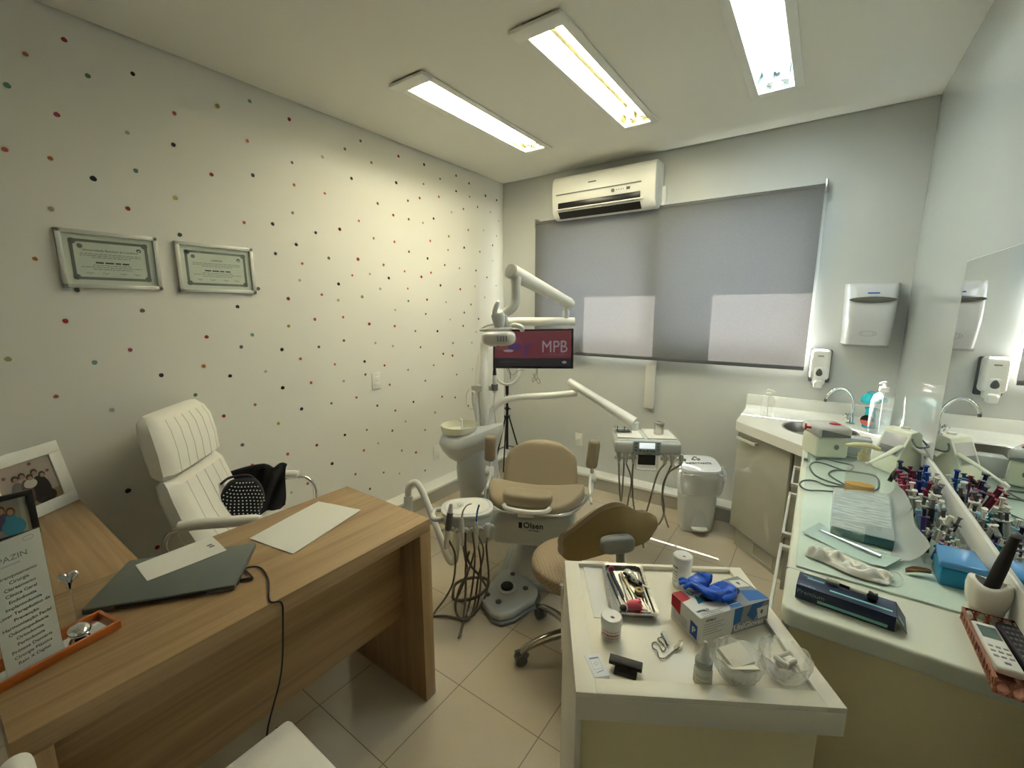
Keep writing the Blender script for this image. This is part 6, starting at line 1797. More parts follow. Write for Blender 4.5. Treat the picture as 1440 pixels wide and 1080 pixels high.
b = B().ell((0, 0, 0), (.034, .020, .017), TopF @ T(.082, gw * 1.0, .014) @ RZ(.2), 0, 32, 20, .9, 1, fn=crum(5, .010, 50))
b.ell((0, 0, 0), (.013, .013, .011), TopF @ T(.108, gw * 1.0, .012), 0, 18, 12, fn=crum(7, .006, 60))
obj('glove_cuff', b, M_glove, t, sharp=80)
for k, (x, y, dx_, dy_) in enumerate(((.045, gw * .98, -.016, .012), (.050, gw * 1.04, -.010, .020), (.048, gw * .90, -.022, .0), (.10, gw * .62, .02, .004), (.095, gw * .42, .03, -.006))):
    obj('glove_finger', B().tube([TG(x, y, .014), TG(x + dx_ * .6, y + dy_ * .6, .018), TG(x + dx_, y + dy_, .012)], [.007, .006, .0045], 10, sm=4, flat=.75), M_glove, t, sharp=80)

# dropper bottle
c3 = V(2.422, -2.618, KS)
t = thing('dropper_bottle', 'small clear squeeze bottle with a long pointed cap beside the gauze bowl', 'bottle', c3)
obj('body', B().lathe([(0, 0), (.0165, 0), (.0175, .002), (.0175, .030), (.013, .036), (.011, .037), (0, .037)], T(c3), 22), mat('milky_plastic', (.76, .76, .68), .25), t)
wrap_marks(c3, .0178, [(.026, .0012), (.022, .0012), (.014, .0012), (.008, .0012)], M_greyink, cam_ang(c3), 1.6, 8, tt=t)
obj('cap', B().lathe([(.0155, .036), (.0155, .050), (.012, .052), (.0115, .054), (.006, .078), (.0035, .092), (0, .093)], T(c3), 20), mat('frosted_cap', (.82, .83, .80), .15, alpha=.8), t)
for z in (.040, .045, .050): obj('grip_ring', B().lathe([(.0158, z), (.0166, z + .001), (.0158, z + .002)], T(c3), 20), mat('grey_green', (.25, .30, .24), .4), t)

# crystal bowls
M_crystal = bpy.data.materials.new('cut_crystal'); M_crystal.use_nodes = True
nt = M_crystal.node_tree
for nd in list(nt.nodes): nt.nodes.remove(nd)
o_n = nt.nodes.new('ShaderNodeOutputMaterial'); g_n = nt.nodes.new('ShaderNodeBsdfGlass'); g_n.inputs['IOR'].default_value = 1.32; g_n.inputs['Roughness'].default_value = .03
t_n = nt.nodes.new('ShaderNodeBsdfTransparent'); l_n = nt.nodes.new('ShaderNodeBsdfTranslucent'); l_n.inputs[0].default_value = (.9, .92, .86, 1)
m1 = nt.nodes.new('ShaderNodeMixShader'); m1.inputs[0].default_value = .42; m2 = nt.nodes.new('ShaderNodeMixShader'); m2.inputs[0].default_value = .12
nt.links.new(t_n.outputs[0], m1.inputs[1]); nt.links.new(g_n.outputs[0], m1.inputs[2]); nt.links.new(m1.outputs[0], m2.inputs[1]); nt.links.new(l_n.outputs[0], m2.inputs[2]); nt.links.new(m2.outputs[0], o_n.inputs[0])
def crystal_bowl(c, r, label):
    t = thing('crystal_bowl', label, 'bowl', c)
    n = 64; vs = []; fs = []
    prof_o = [(.30, .0), (.50, .002), (.66, .010), (.86, .026), (.97, .040), (1.0, .054)]
    prof_i = [(.95, .0535), (.90, .040), (.78, .027), (.58, .013), (.40, .008), (0.02, .008)]
    allp = [(q, z, 1) for q, z in prof_o] + [(q, z, 0) for q, z in prof_i]
    for (q, z, o) in allp:
        for k in range(n):
            a = 2 * PI * k / n
            sc2 = (1 + .055 * abs(math.cos(4.5 * a)) ** .7 - .03 + (.045 * math.cos(18 * a + z * 160) if .004 < z < .045 else 0)) if o else 1.0
            if q < .45: sc2 = 1 + (.12 * math.cos(9 * a) if o else 0)
            zz = z + (.005 * abs(math.cos(4.5 * a)) if z > .045 else 0)
            vs.append((r * q * sc2 * math.cos(a), r * q * sc2 * math.sin(a), zz))
    m = len(allp)
    for j in range(m - 1):
        for k in range(n): fs.append([j * n + k, j * n + (k + 1) % n, (j + 1) * n + (k + 1) % n, (j + 1) * n + k])
    fs.append(list(range(n))[::-1]); fs.append([(m - 1) * n + k for k in range(n)])
    b = B().add(vs, fs, 0, T(c))
    o = obj('bowl_glass', b, M_crystal, t, sharp=25)
    return t
b1 = V(2.492, -2.560, KS); b2 = V(2.557, -2.482, KS)
b1 = V(2.476, -2.572, KS); b2 = V(2.553, -2.514, KS)
BR = .047
crystal_bowl(b1, BR, 'scalloped crystal bowl holding folded gauze, on the near right of the cart')
crystal_bowl(b2, BR, 'scalloped crystal bowl holding cotton rolls, at the right edge of the cart')
M_gauze = mat('gauze_white', (.82, .79, .68), .85, bump=.3, bscale=500)
M_cotton = mat('cotton_white', (.86, .84, .76), .95, bump=.3, bscale=300)
glabs = ['folded gauze pad on top in the left crystal bowl', 'folded gauze pad standing tilted in the left crystal bowl', 'lowest folded gauze pad in the left crystal bowl']
for k, (dz, rz_, tx_, ox, oy) in enumerate(((.050, .35, .25, -.004, .004), (.040, .0, -.35, .006, -.008), (.028, .8, .1, 0, 0))):
    G = T(b1 + V(ox, oy, dz)) @ RZ(rz_ + .6) @ RX(tx_)
    b = B()
    for q in range(3): b.box(-.028 + q * .0004, .028, -.023, .023 - q * .0006, -.0045 + q * .003, -.0018 + q * .003, 0, .0011, G)
    tag(obj('gauze_pad', b, M_gauze, org=b1 + V(ox, oy, dz)), glabs[k], 'gauze')
rr = random.Random(21)
base_roll = None
for k in range(20):
    lay = k // 7
    a = rr.uniform(0, 2 * PI); q = rr.uniform(0, .022 if lay < 2 else .016)
    p = b2 + V(q * math.cos(a), q * math.sin(a), .016 + lay * .012 + rr.uniform(0, .005))
    rot = (rr.uniform(-.4, .4), PI / 2 + rr.uniform(-.45, .45), rr.uniform(0, PI))
    if base_roll is None:
        base_roll = obj('cotton_roll', B().lathe([(0, -.014), (.0035, -.0143), (.0050, -.013), (.0052, 0), (.0050, .013), (.0035, .0143), (0, .014)], None, 12), M_cotton)
        tag(base_roll, 'white cotton roll in the right crystal bowl', 'cotton roll', 'cotton rolls in the right crystal bowl')
        base_roll.location = p; base_roll.rotation_euler = rot
    else: copy_thing(base_roll, p, rot)


# ================================================================ ON THE SIDE WORKTOP
GT = CT + .0062
# white tub with clear lid
p0, p1 = V((2.589, -1.076, 0.866)), V((2.709, -1.014, 0.866))
ex = (p1 - p0).normalized(); ey = V(0, 0, 1).cross(ex)
FU = frame(p0, ex, ey); uw = (p1 - p0).length
t = thing('ultrasonic_tub', 'cream plastic tub with a clear lid and a red lid button beside the sink', 'tub', FU @ V(uw / 2, .07, 0))
obj('tub_body', B().box(0, uw, 0, .14, 0, .100, 0, .014, FU, 3), M_cream, t)
obj('lid', B().box(-.006, uw + .006, -.006, .146, .100, .148, 0, .016, FU, 3), mat('frost_lid', (.80, .80, .78), .18, trans=.35, ior=1.2), t)
obj('grey_band', B().prism([(.01, 0), (uw - .004, 0), (uw - .004, .008), (.01, .034)], 0, .003, 0, 0, FU @ frame((0, -.0065, .104), (1, 0, 0), (0, 0, 1), (0, -1, 0))), M_mgrey, t)
obj('red_button', B().ell(FU @ V(uw * .72, .06, .150), (.024, .016, .006), n=18, m=8), M_red, t)
b = B().ell((0, 0, 0), (.011, .013, .002), FU @ frame((uw * .60, -.002, .055), (1, 0, 0), (0, 0, 1), (0, -1, 0)), 0, 16, 5)
obj('logo', b, M_mgrey, t)
rk = FU @ V(-.03, .05, .135)
b = B().cyl(rk + V(.02, 0, 0), rk - V(.006, 0, 0), .006, n=10)
for k in range(5):
    a = k * 2 * PI / 5
    b.tube([rk, rk + V(-.004, .016 * math.cos(a), .016 * math.sin(a))], .004, 6)
obj('red_knob', b, M_red, t)
# frosted rear box
p = V(2.735, -.90, GT)
tag(obj('frosted_box', B().box(p.x - .05, p.x + .06, p.y - .04, p.y + .03, p.z, p.z + .085, 0, .006), mat('frost_box', (.62, .64, .64), .2, trans=.3, ior=1.2), org=p), 'frosted clear plastic box behind the cream tub', 'box')
# ultrasonic scaler console, wedge shaped
p0, p1 = V((2.782, -1.063, 0.866)), V((2.861, -1.148, 0.866))
ex = (p1 - p0).normalized(); ey = V(0, 0, 1).cross(ex)
FV = frame(p0, ex, ey); vw_ = (p1 - p0).length
t = thing('scaler_console', 'wedge-shaped white scaler console with a handpiece arm near the mirror', 'console', FV @ V(vw_ / 2, .06, 0))
side = [(0, 0), (.125, 0), (.105, .17), (.085, .185), (.050, .178), (.0, .055)]
Ms = FV @ Matrix(((0, 0, 1, 0), (1, 0, 0, 0), (0, 1, 0, 0), (0, 0, 0, 1)))
obj('console_body', B().prism(side, 0, vw_, 0, .006, Ms, 2), M_cream, t)
g = FV @ frame((vw_ / 2, .026, .118), (1, 0, 0), (0, .05 / .133, .123 / .133), None)
obj('front_panel', B().box(-vw_ * .40, vw_ * .40, -.045, .045, -.002, .0015, 0, .001, g), mat('panel_lilac', (.50, .50, .52), .2), t)
obj('display_window', B().box(-vw_ * .34, vw_ * .34, -.040, -.008, .001, .0025, 0, .001, g), M_mgrey, t)
b = B().cyl(FV @ V(vw_ * .5, .085, .182), FV @ V(vw_ * .5, .085, .19), .016, n=18)
obj('top_dial', b, M_plast, t)
ha = [V((2.768, -1.232, 0.930)), V((2.815, -1.197, 0.960)), V((2.871, -1.115, 0.985)), V((2.910, -1.099, 0.985)), V((2.945, -1.140, 0.970))]
b = B().tube(ha, [.007, .010, .012, .014, .013], 12, sm=6, flat=.6)
obj('handpiece_holder', b, M_cream, t)
obj('handpiece_tip', B().tube([ha[0], ha[0] + (ha[0] - ha[1]).normalized() * .02], [.009, .006], 10), M_plast, t)
b = B().tube([V((2.945, -1.105, 0.960)), V((2.955, -1.120, 0.930)), V((2.950, -1.105, 0.900)), V((2.976, -1.048, 0.950)), V((2.948, -1.047, 1.000)), V((2.913, -1.069, 1.030)), V((2.900, -1.112, 1.020)), V((2.915, -1.162, 1.000)), V((2.975, -1.049, 0.990)), V((2.959, -1.007, 0.960)), V((2.946, -0.894, 0.900))], .0036, 7, sm=7)
obj('handpiece_cord', b, M_cable, t)
# loose cables on the glass
cz = .871
lp = [(2.589, -1.120, 0.872), (2.623, -1.084, 0.872), (2.675, -1.104, 0.872), (2.724, -1.124, 0.872), (2.696, -1.216, 0.872), (2.623, -1.163, 0.872), (2.584, -1.169, 0.872), (2.569, -1.244, 0.872), (2.589, -1.350, 0.872), (2.633, -1.400, 0.872), (2.687, -1.414, 0.872), (2.646, -1.338, 0.872), (2.637, -1.287, 0.872), (2.662, -1.230, 0.872), (2.732, -1.210, 0.872), (2.793, -1.224, 0.872), (2.789, -1.367, 0.872), (2.756, -1.438, 0.872)]
tag(obj('grey_cord', B().tube([V(q) for q in lp], .0034, 7, sm=6), M_cable, org=V(lp[9])), 'slate grey cord looping across the glass behind the amber bottle', 'cable')
lp = [(2.693, -1.418, 0.872), (2.633, -1.452, 0.872), (2.587, -1.424, 0.872), (2.552, -1.449, 0.872), (2.542, -1.508, 0.872), (2.566, -1.548, 0.872), (2.610, -1.525, 0.872), (2.665, -1.502, 0.872), (2.708, -1.488, 0.872)]
tag(obj('grey_cord', B().tube([V(q) for q in lp], .0032, 7, sm=6), M_cable, org=V(lp[3])), 'slate grey cord with a narrow loop at the left edge of the glass', 'cable')
# clear small dish at edge
dpt = V((2.552, -1.152, 0.867))
t = thing('clear_pot', 'small clear square pot near the front edge between the sink and the cords', 'pot', dpt)
obj('pot_wall', rings(B(), [(.016, .024, 0), (.017, .026, .03), (.0155, .0245, .03), (.0145, .0225, .003)], T(dpt), r=.005), M_acryl, t)
obj('grey_insert', B().box(-.008, .008, -.012, .012, .003, .012, 0, .003, T(dpt)), M_mgrey, t)
# amber soap bottle
ab = V((2.724, -1.467, 0.866))
t = thing('amber_pump_bottle', 'clear pump bottle with a little amber liquid in the middle of the glass', 'bottle', ab)
bodyp = [(0, 0), (.042, 0), (.046, .004), (.046, .085), (.040, .108), (.024, .124), (.015, .130), (.015, .138)]
inner = [(r - .002, z + .002) for r, z in bodyp if r > .002][::-1] + [(0, .002)]
obj('bottle_wall', B().lathe(bodyp, T(ab) @ Matrix.Diagonal((1, .62, 1, 1)), 30, cap=False), M_bottle, t, sharp=50)
obj('amber_liquid', B().lathe([(0, .003), (.041, .003), (.043, .006), (.0435, .040), (0, .040)], T(ab) @ Matrix.Diagonal((1, .60, 1, 1)), 30), mat('amber_liquid', (.80, .42, .05), .1, trans=.15, ior=1.2), t)
yp = mat('yellowed_plastic', (.68, .66, .40), .35)
b = B().lathe([(.018, .134), (.019, .140), (.018, .158), (.009, .162), (.008, .182), (0, .182)], T(ab), 20)
obj('pump_collar', b, yp, t)
b = B().tube([ab + V(.04, .012, .180), ab + V(.01, 0, .190), ab + V(-.03, -.012, .190), ab + V(-.058, -.02, .186)], [.010, .013, .011, .007], 10, sm=4, flat=.8)
obj('pump_head', b, yp, t)
# stack of sterilisation pouches in a clear pack
q = [V((2.629, -1.899, 0.868)), V((2.779, -1.903, 0.868)), V((2.808, -1.494, 0.868)), V((2.643, -1.545, 0.868))]
t = thing('pouch_pack', 'clear pack of pale blue sterilisation pouches lying on the glass', 'pack', (q[0] + q[2]) / 2)
def lerp4(q, u, v, z): 
    p = q[0].lerp(q[1], u).lerp(q[3].lerp(q[2], u), v); return V(p.x, p.y, z)
hq = .030
b = B()
cs = [lerp4(q, u, v, 0) for u, v in ((.02, .02), (.98, .02), (.98, .98), (.02, .98))]
b.prism([(c.x, c.y) for c in cs], GT, GT + hq, 0, .004)
pm = bpy.data.materials.new('printed_pouch'); pm.use_nodes = True
nt = pm.node_tree; pb = nt.nodes['Principled BSDF']
g_ = nt.nodes.new('ShaderNodeNewGeometry'); mp_n = nt.nodes.new('ShaderNodeMapping'); mp_n.inputs['Scale'].default_value = (22, 90, 30); mp_n.inputs['Rotation'].default_value = (0, 0, .3)
nn_ = nt.nodes.new('ShaderNodeTexNoise'); nn_.inputs['Scale'].default_value = 1.0
cr_ = nt.nodes.new('ShaderNodeValToRGB'); cr_.color_ramp.elements[0].position = .42; cr_.color_ramp.elements[0].color = (.22, .36, .38, 1); cr_.color_ramp.elements[1].position = .58; cr_.color_ramp.elements[1].color = (.60, .70, .68, 1)
nt.links.new(g_.outputs['Position'], mp_n.inputs['Vector']); nt.links.new(mp_n.outputs[0], nn_.inputs['Vector']); nt.links.new(nn_.outputs['Fac'], cr_.inputs[0]); nt.links.new(cr_.outputs[0], pb.inputs['Base Color'])
pb.inputs['Roughness'].default_value = .3
obj('pouches', b, pm, t)
b = B()
cs = [lerp4(q, u, v, 0) for u, v in ((.56, .0), (1.0, .0), (1.0, .24), (.56, .20))]
b.prism([(c.x, c.y) for c in cs], GT + .004, GT + hq + .001, 0, .002)
obj('teal_end', b, mat('deep_teal_card', (.05, .16, .17), .35), t)
b = B().sheet(lambda u, v: lerp4(q, u, v, GT + hq + .003 + .002 * math.sin(14 * u) * math.sin(9 * v)), 14, 10, .0006)
obj('clear_wrap', b, mat('wrap_film', (.85, .9, .9), .08, alpha=.25), t)
# opened pouch with instrument
q2 = [V((2.563, -1.937, 0.869)), V((2.749, -2.043, 0.869)), V((2.791, -1.962, 0.869)), V((2.606, -1.836, 0.869))]
t = thing('sterile_pouch', 'opened pale green sterile pouch with a steel instrument inside', 'pouch', (q2[0] + q2[2]) / 2)
b = B().sheet(lambda u, v: lerp4(q2, u, v, GT + .003 + .010 * max(0, u - .85) / .15 + .006 * max(0, .12 - u) / .12 + .002 * math.sin(8 * u)), 26, 8, .0007)
obj('pouch_paper', b, mat('pouch_green', (.50, .66, .62), .4), t)
i0 = lerp4(q2, .10, .55, GT + .008); i1 = lerp4(q2, .84, .62, GT + .008)
b = B().tube([i0, i0.lerp(i1, .35), i0.lerp(i1, .6), i1], [.0014, .0022, .0042, .0046], 8).tube([i0 + V(.004, .004, 0), i1 + V(-.01, .005, 0)], [.0012, .0034], 8)
obj('steel_instrument', b, M_steel, t)
# crumpled disposable mask
cg = V(2.668, -2.072, GT)
G = T(cg) @ RZ(-.24)
def cr2(u, v):
    x = (u - .5) * .185 * (1 - .10 * abs(v - .5)); 
    y = (v - .5) * (.066 + .018 * math.sin(PI * u)) + .006 * math.sin(7 * u)
    e_ = max(0.0, math.sin(PI * min(1, max(0, v)))) ** .6 * max(0.0, 1 - abs(2 * u - 1) ** 6) ** .5
    n1 = abs(noise.noise(V(u * 5.5, v * 2.6, 1.7))); n2 = noise.noise(V(u * 13, v * 7, 4.2))
    return G @ V(x, y, .003 + e_ * (.012 + .040 * n1 + .006 * n2) * (1.25 - .6 * u) + .003 * (1 - e_))
b = B().sheet(cr2, 54, 26, .0012)
M_tis = mat('offwhite_tissue', (.80, .79, .71), .75)
t = thing('crumpled_mask', 'crumpled off-white disposable mask lying behind the navy box', 'mask', cg)
obj('mask_fabric', b, M_tis, t, sharp=70)
obj('ear_loop', B().tube([G @ V(.075, .02, .012), G @ V(.095, .032, .018), G @ V(.112, .015, .010), G @ V(.106, -.012, .003), G @ V(.085, -.02, .004)], .0013, 6, sm=5), M_tis, t)
# navy box
t = thing('navy_box', 'long navy carton with turquoise stripes and an open end flap', 'box', (2.655, -2.265, CT))
ang = math.atan2(-.0145, .178)
FN = T(2.560, -2.290, CT + .0005) @ RZ(-.075)
nl, nw_, nh = .182, .066, .036
b = B().box(0, nl, 0, nw_, 0, nh, 0, .001, FN)
def q4(b, x0, x1, y0, y1, F_, mi): b.add([(x0, y0, .0005), (x1, y0, .0005), (x1, y1, .0005), (x0, y1, .0005)], [[0, 1, 2, 3]], mi, F_, smooth=False)
FT_ = FN @ T(0, 0, nh); FF_ = FN @ frame((0, 0, 0), (1, 0, 0), (0, 0, 1), (0, -1, 0))
q4(b, .064, .176, .016, .022, FT_, 1); q4(b, .018, .052, .040, .048, FT_, 2); q4(b, .010, .028, .050, .052, FT_, 1)
q4(b, .044, .170, .005, .012, FF_, 1)
b.text('Premium', .015, FF_ @ T(.030, .021, .0006), 3, .0001, sx=1.0)
b.text('sistema adesivo', .005, FT_ @ T(.022, .006, .0006), 3, .0001)
obj('carton', b, [M_navy, M_teal, mat('pale_blue_print', (.20, .42, .52), .4), mat('silver_print', (.30, .36, .42), .35)], t)
b = B().box(nl - .001, nl + .001, .004, nw_ - .004, .003, nh - .003, 0, 0, FN)
obj('open_end', b, M_cream, t)
fl2 = FN @ T(nl, 0, nh) @ RY(1.0)
b = B().box(0, .036, .0, nw_, -.0006, .0006, 0, 0, fl2).box(.006, .026, .012, .020, .0006, .0009, 1, 0, fl2)
obj('end_flap', b, [M_navy, M_teal], t)
a = FT_ @ V(.055, .052, .007); c = FT_ @ V(.155, .040, .007)
t = thing('composite_syringe_gun', 'silver and black dispensing syringe lying on top of the navy box', 'syringe', (a + c) / 2)
obj('barrel', B().cyl(a, a.lerp(c, .25), .0062, n=14), mat('grey_barrel', (.42, .46, .44), .3), t)
obj('shaft', B().cyl(a.lerp(c, .25), a.lerp(c, .78), .0036, n=12), M_black, t)
obj('sleeve', B().cyl(a.lerp(c, .45), a.lerp(c, .76), .0044, n=12), M_alu, t)
obj('end_cap', B().lathe([(0, 0), (.010, 0), (.011, .003), (.009, .010), (.011, .016), (0, .018)], T(a.lerp(c, .78)) @ (c - a).to_track_quat('Z', 'Y').to_matrix().to_4x4(), 16), M_black, t)
# brown wafer
wp = V((2.816, -2.016, 0.870))
G = T(wp) @ RZ(.35)
b = B().sheet(lambda u, v: V((u - .5) * .052, (v - .5) * .016 * math.sin(PI * (.08 + .84 * u)) + .006 * math.sin(PI * u), .002 + .010 * (abs(v - .5) * 2) ** 2 + .006 * u), 16, 8, .0015, 0, G)
tag(obj('dried_leaf', b, mat('leaf_brown', (.34, .20, .09), .6), org=wp), 'small curled brown leaf shape on the glass left of the blue box', 'leaf')
# blue translucent box
q3 = [(2.852, -2.035), (2.932, -2.030), (2.928, -1.945), (2.850, -1.950)]
t = thing('blue_box', 'translucent blue plastic box beside the tooth-shaped holder', 'box', (2.89, -1.99, GT))
M_bb = mat('blue_translucent', (.01, .24, .46), .12)
obj('box_body', B().prism(q3, GT, GT + .048, 0, .006, None, 3), M_bb, t)
obj('lid', B().prism([(2.845, -2.040), (2.936, -2.034), (2.931, -1.925), (2.855, -1.930)], GT + .049, GT + .066, 0, .006, Matrix.Translation((0, 0, 0)), 3), mat('blue_lid', (.09, .30, .62), .12), t)
# tooth shaped holder
th_c = V(2.911, -2.130, CT)
t = thing('tooth_holder', 'white ceramic tooth-shaped holder with two roots at the worktop edge', 'pen holder', th_c)
vd_ = cam_o.location - th_c; vd_.z = 0; vd_.normalize(); sd = V(0, 0, 1).cross(vd_)
Ft_ = frame(th_c, sd, -vd_)
vs = []; fs = []; n = 40
secs = [(.090, .92), (.087, .99), (.076, 1.05), (.058, 1.02), (.044, .96), (.034, .88), (.027, .80)]
for z, k_ in secs:
    for k in range(n):
        a = 2 * PI * k / n
        lob = 1 + .10 * abs(math.cos(2 * a)) - .03
        zz = z + (.005 * math.cos(2 * a) if z > .08 else 0)
        vs.append((.0335 * k_ * lob * math.cos(a), .030 * k_ * lob * math.sin(a), zz))
m = len(secs)
for j in range(m - 1):
    for k in range(n): fs.append([j * n + k, (j + 1) * n + k, (j + 1) * n + (k + 1) % n, j * n + (k + 1) % n])
fs.append([(m - 1) * n + k for k in range(n)])
o_ = len(vs)
for z, k_ in ((.090, .72), (.076, .72), (.050, .66)):
    for k in range(n):
        a = 2 * PI * k / n
        vs.append((.0335 * k_ * math.cos(a), .030 * k_ * math.sin(a), z + (.005 * math.cos(2 * a) if z > .085 else 0)))
for k in range(n): fs.append([k, (k + 1) % n, o_ + (k + 1) % n, o_ + k])
for j in range(2):
    for k in range(n): fs.append([o_ + j * n + k, o_ + j * n + (k + 1) % n, o_ + (j + 1) * n + (k + 1) % n, o_ + (j + 1) * n + k])
fs.append([o_ + 2 * n + k for k in range(n)])
M_cer = mat('glazed_ceramic', (.80, .77, .68), .18, coat=.4)
obj('crown', B().add(vs, fs, 0, Ft_), M_cer, t, sharp=70)
for s_ in (-1, 1):
    obj('root', B().tube([Ft_ @ V(s_ * .011, 0, .042), Ft_ @ V(s_ * .0155, 0, .024), Ft_ @ V(s_ * .0175, 0, .002)], [.018, .0150, .008], 16, sm=4), M_cer, t)
pb0 = th_c + V(0, 0, .060); pb1 = pb0 + sd * .022 - vd_ * .004 + V(0, 0, .150)
t = thing('black_brush', 'black tapered brush standing in the tooth-shaped holder', 'brush', pb0)
obj('handle', B().tube([pb0, pb0.lerp(pb1, .5), pb1], [.0125, .0118, .0075], 14, sm=3), mat('dark_brush', (.015, .012, .012), .6), t)
obj('cap', B().ell(pb1, (.009, .009, .008), n=12, m=8), M_mgrey, t)

# rose gold basket with two remotes
t = thing('rose_gold_basket', 'rose gold openwork basket overhanging the worktop end', 'basket', (2.91, -2.27, CT))
x0, x1, y0, y1, z0, z1 = 2.869, 2.953, -2.395, -2.165, CT, CT + .030
M_rg = mat('rose_gold', (.55, .25, .17), .25, metal=.75)
b = B().box(x0, x1, y0, y1, z0 + .0005, z0 + .002, 0, 0)
b.tube([(x0, y0, z1), (x1 - .004, y0, z1), (x1 - .004, y1, z1), (x0, y1, z1)], .0028, 8, closed=True)
b.tube([(x0 + .002, y0 + .003, z0 + .003), (x1 - .004, y0 + .003, z0 + .003), (x1 - .004, y1, z0 + .003), (x0 + .002, y1, z0 + .003)], .0026, 8, closed=True)
for (ax, a_, c_, fx) in (('y', y0, y1, x0), ('x', x0, x1 - .004, y0), ('x', x0, x1 - .004, y1)):
    L = c_ - a_; nn = max(2, int(L / .017))
    for k in range(nn):
        m0 = a_ + (k + .5) * L / nn
        for ph in (0, 1):
            pts = []
            for i in range(9):
                th_ = i / 8 * PI
                s_ = (m0 + .011 * math.cos(th_) * (1 if ph else -1)); zz = z0 + .003 + (.026 * math.sin(th_) if ph else .026 - .026 * math.sin(th_))
                pts.append((fx, s_, zz) if ax == 'y' else (s_, fx, zz))
            b.tube(pts, .0016, 6)
obj('openwork_sides', b, M_rg, t)
def remote(name, label, c, w, l, h, rot, m, dark):
    t = thing(name, label, 'remote control', c, rot)
    obj('case', B().box(-w / 2, w / 2, -l / 2, l / 2, 0, h, 0, .006, None, 3), m, t, local=True)
    if not dark:
        obj('screen', B().box(-w * .36, w * .36, l * .12, l * .40, h, h + .0008, 0, .0003), mat('lcd_grey', (.13, .19, .17), .15), t, local=True)
        for i in range(3):
            for j in range(3):
                obj('button', B().box(-w * .36 + i * w * .27, -w * .36 + i * w * .27 + w * .18, -l * .08 - j * l * .10, -l * .08 - j * l * .10 + .005, h, h + .0012, 0, .0005), mat('btn_grey', (.30, .32, .31), .5), t, local=True)
        obj('button', B().box(-w * .1, w * .12, -l * .40, -l * .40 + .006, h, h + .0012, 0, .0005), M_mgrey, t, local=True)
    else:
        for i in range(4):
            for j in range(8):
                obj('button', B().box(-w * .40 + i * w * .21, -w * .40 + i * w * .21 + w * .13, l * .36 - j * l * .10, l * .36 - j * l * .10 + .006, h, h + .0016, 0, .0006), mat('btn_lgrey', (.20, .20, .21), .5), t, local=True)
remote('air_conditioner_remote', 'white remote control with a grey display in the rose gold basket', (2.896, -2.275, CT + .012), .040, .150, .016, .04, M_plast, False)
remote('television_remote', 'black remote control with many small buttons in the rose gold basket', (2.938, -2.270, CT + .014), .034, .185, .016, .06, mat('remote_black', (.012, .012, .02), .35), True)

# clear organiser packed with composite syringes
ox0, ox1, oy0, oy1 = 2.838, 2.932, -1.935, -1.33
t = thing('syringe_organizer', 'long clear plastic organiser full of syringes against the mirror', 'organizer', (2.885, -1.63, GT))
b = B().box(ox0, ox1, oy0, oy1, GT, GT + .003)
for (a0, a1, c0, c1) in ((ox0, ox0 + .002, oy0, oy1), (ox1 - .002, ox1, oy0, oy1), (ox0, ox1, oy0, oy0 + .002), (ox0, ox1, oy1 - .002, oy1), (ox0, ox1, -1.74, -1.738), (ox0, ox1, -1.54, -1.538)):
    b.box(a0, a1, c0, c1, GT + .003, GT + .052)
obj('clear_walls', b, M_acryl, t)
fr2 = B().sheet(lambda u, v: V(2.770 + .066 * v ** .8 + .006 * math.sin(9 * u + 2 * v), -1.96 + .50 * u, GT + .002 + .062 * v ** 2.2 + .004 * math.sin(17 * u) * v + .003 * abs(noise.noise(V(u * 9, v * 5, 0)))), 24, 10, .0008)
tag(obj('plastic_bag', fr2, mat('bag_film', (.62, .66, .64), .15, alpha=.55), org=(2.83, -1.75, GT)), 'empty crumpled clear bag leaning on the front of the syringe organiser', 'bag')
MWH = mat('syr_white', (.72, .71, .62), .3); MCL = mat('syr_milky', (.60, .62, .58), .25, trans=.3, ior=1.2)
kinds = {
 'white': (MWH, M_dplast, 'white syringe with dark plunger'), 'milky': (MCL, MWH, 'milky clear syringe'),
 'black': (M_black, M_mgrey, 'black composite syringe'), 'blue': (M_blue2, M_blue, 'bright blue composite syringe'),
 'navy': (mat('syr_navy', (.01, .03, .22), .3), M_navy, 'dark blue composite syringe'), 'wine': (M_wine, M_wine, 'wine red composite syringe'),
 'pink': (mat('syr_pink', (.50, .08, .16), .35), M_wine, 'deep pink composite syringe'), 'sky': (mat('syr_sky', (.22, .48, .68), .3), MWH, 'light blue composite syringe'),
 'violet': (mat('syr_violet', (.12, .06, .30), .35), M_navy, 'violet composite syringe'), 'teal': (mat('syr_teal', (.02, .26, .32), .35), MWH, 'dark teal composite syringe')}
protos = {}
placed = {}
ORD = ['nearest the sink end', 'second', 'third', 'fourth', 'fifth', 'sixth', 'seventh', 'eighth', 'ninth', 'tenth', 'eleventh', 'twelfth']
def syringe(kind, x, y, z, lean_x, lean_y, rz_, size=1.0):
    key = kind
    mb, mp_, base = kinds[kind]
    lab = base + ' standing in the clear organiser'
    if key not in protos:
        r = thing('composite_syringe', lab, 'syringe', (0, 0, 0), 0, kind + ' syringes in the clear organiser')
        obj('barrel', B().lathe([(0, 0), (.0045, 0), (.0065, .004), (.0065, .060), (0, .060)], None, 12), mb, r, local=True)
        obj('flange', B().box(-.013, .013, -.0065, .0065, .058, .0605, 0, .001), mb, r, local=True)
        obj('plunger', B().box(-.004, .004, -.0012, .0012, .060, .084).box(-.0012, .0012, -.004, .004, .060, .084).lathe([(0, .083), (.007, .083), (.007, .086), (0, .086)], None, 12), mp_, r, local=True)
        protos[key] = r; o = r
        o.location = (x, y, z)
    else: o = copy_thing(protos[key], (x, y, z))
    o.rotation_euler = (lean_x, lean_y, rz_); o.scale = (size, size, size)
    placed.setdefault(kind, []).append(o)
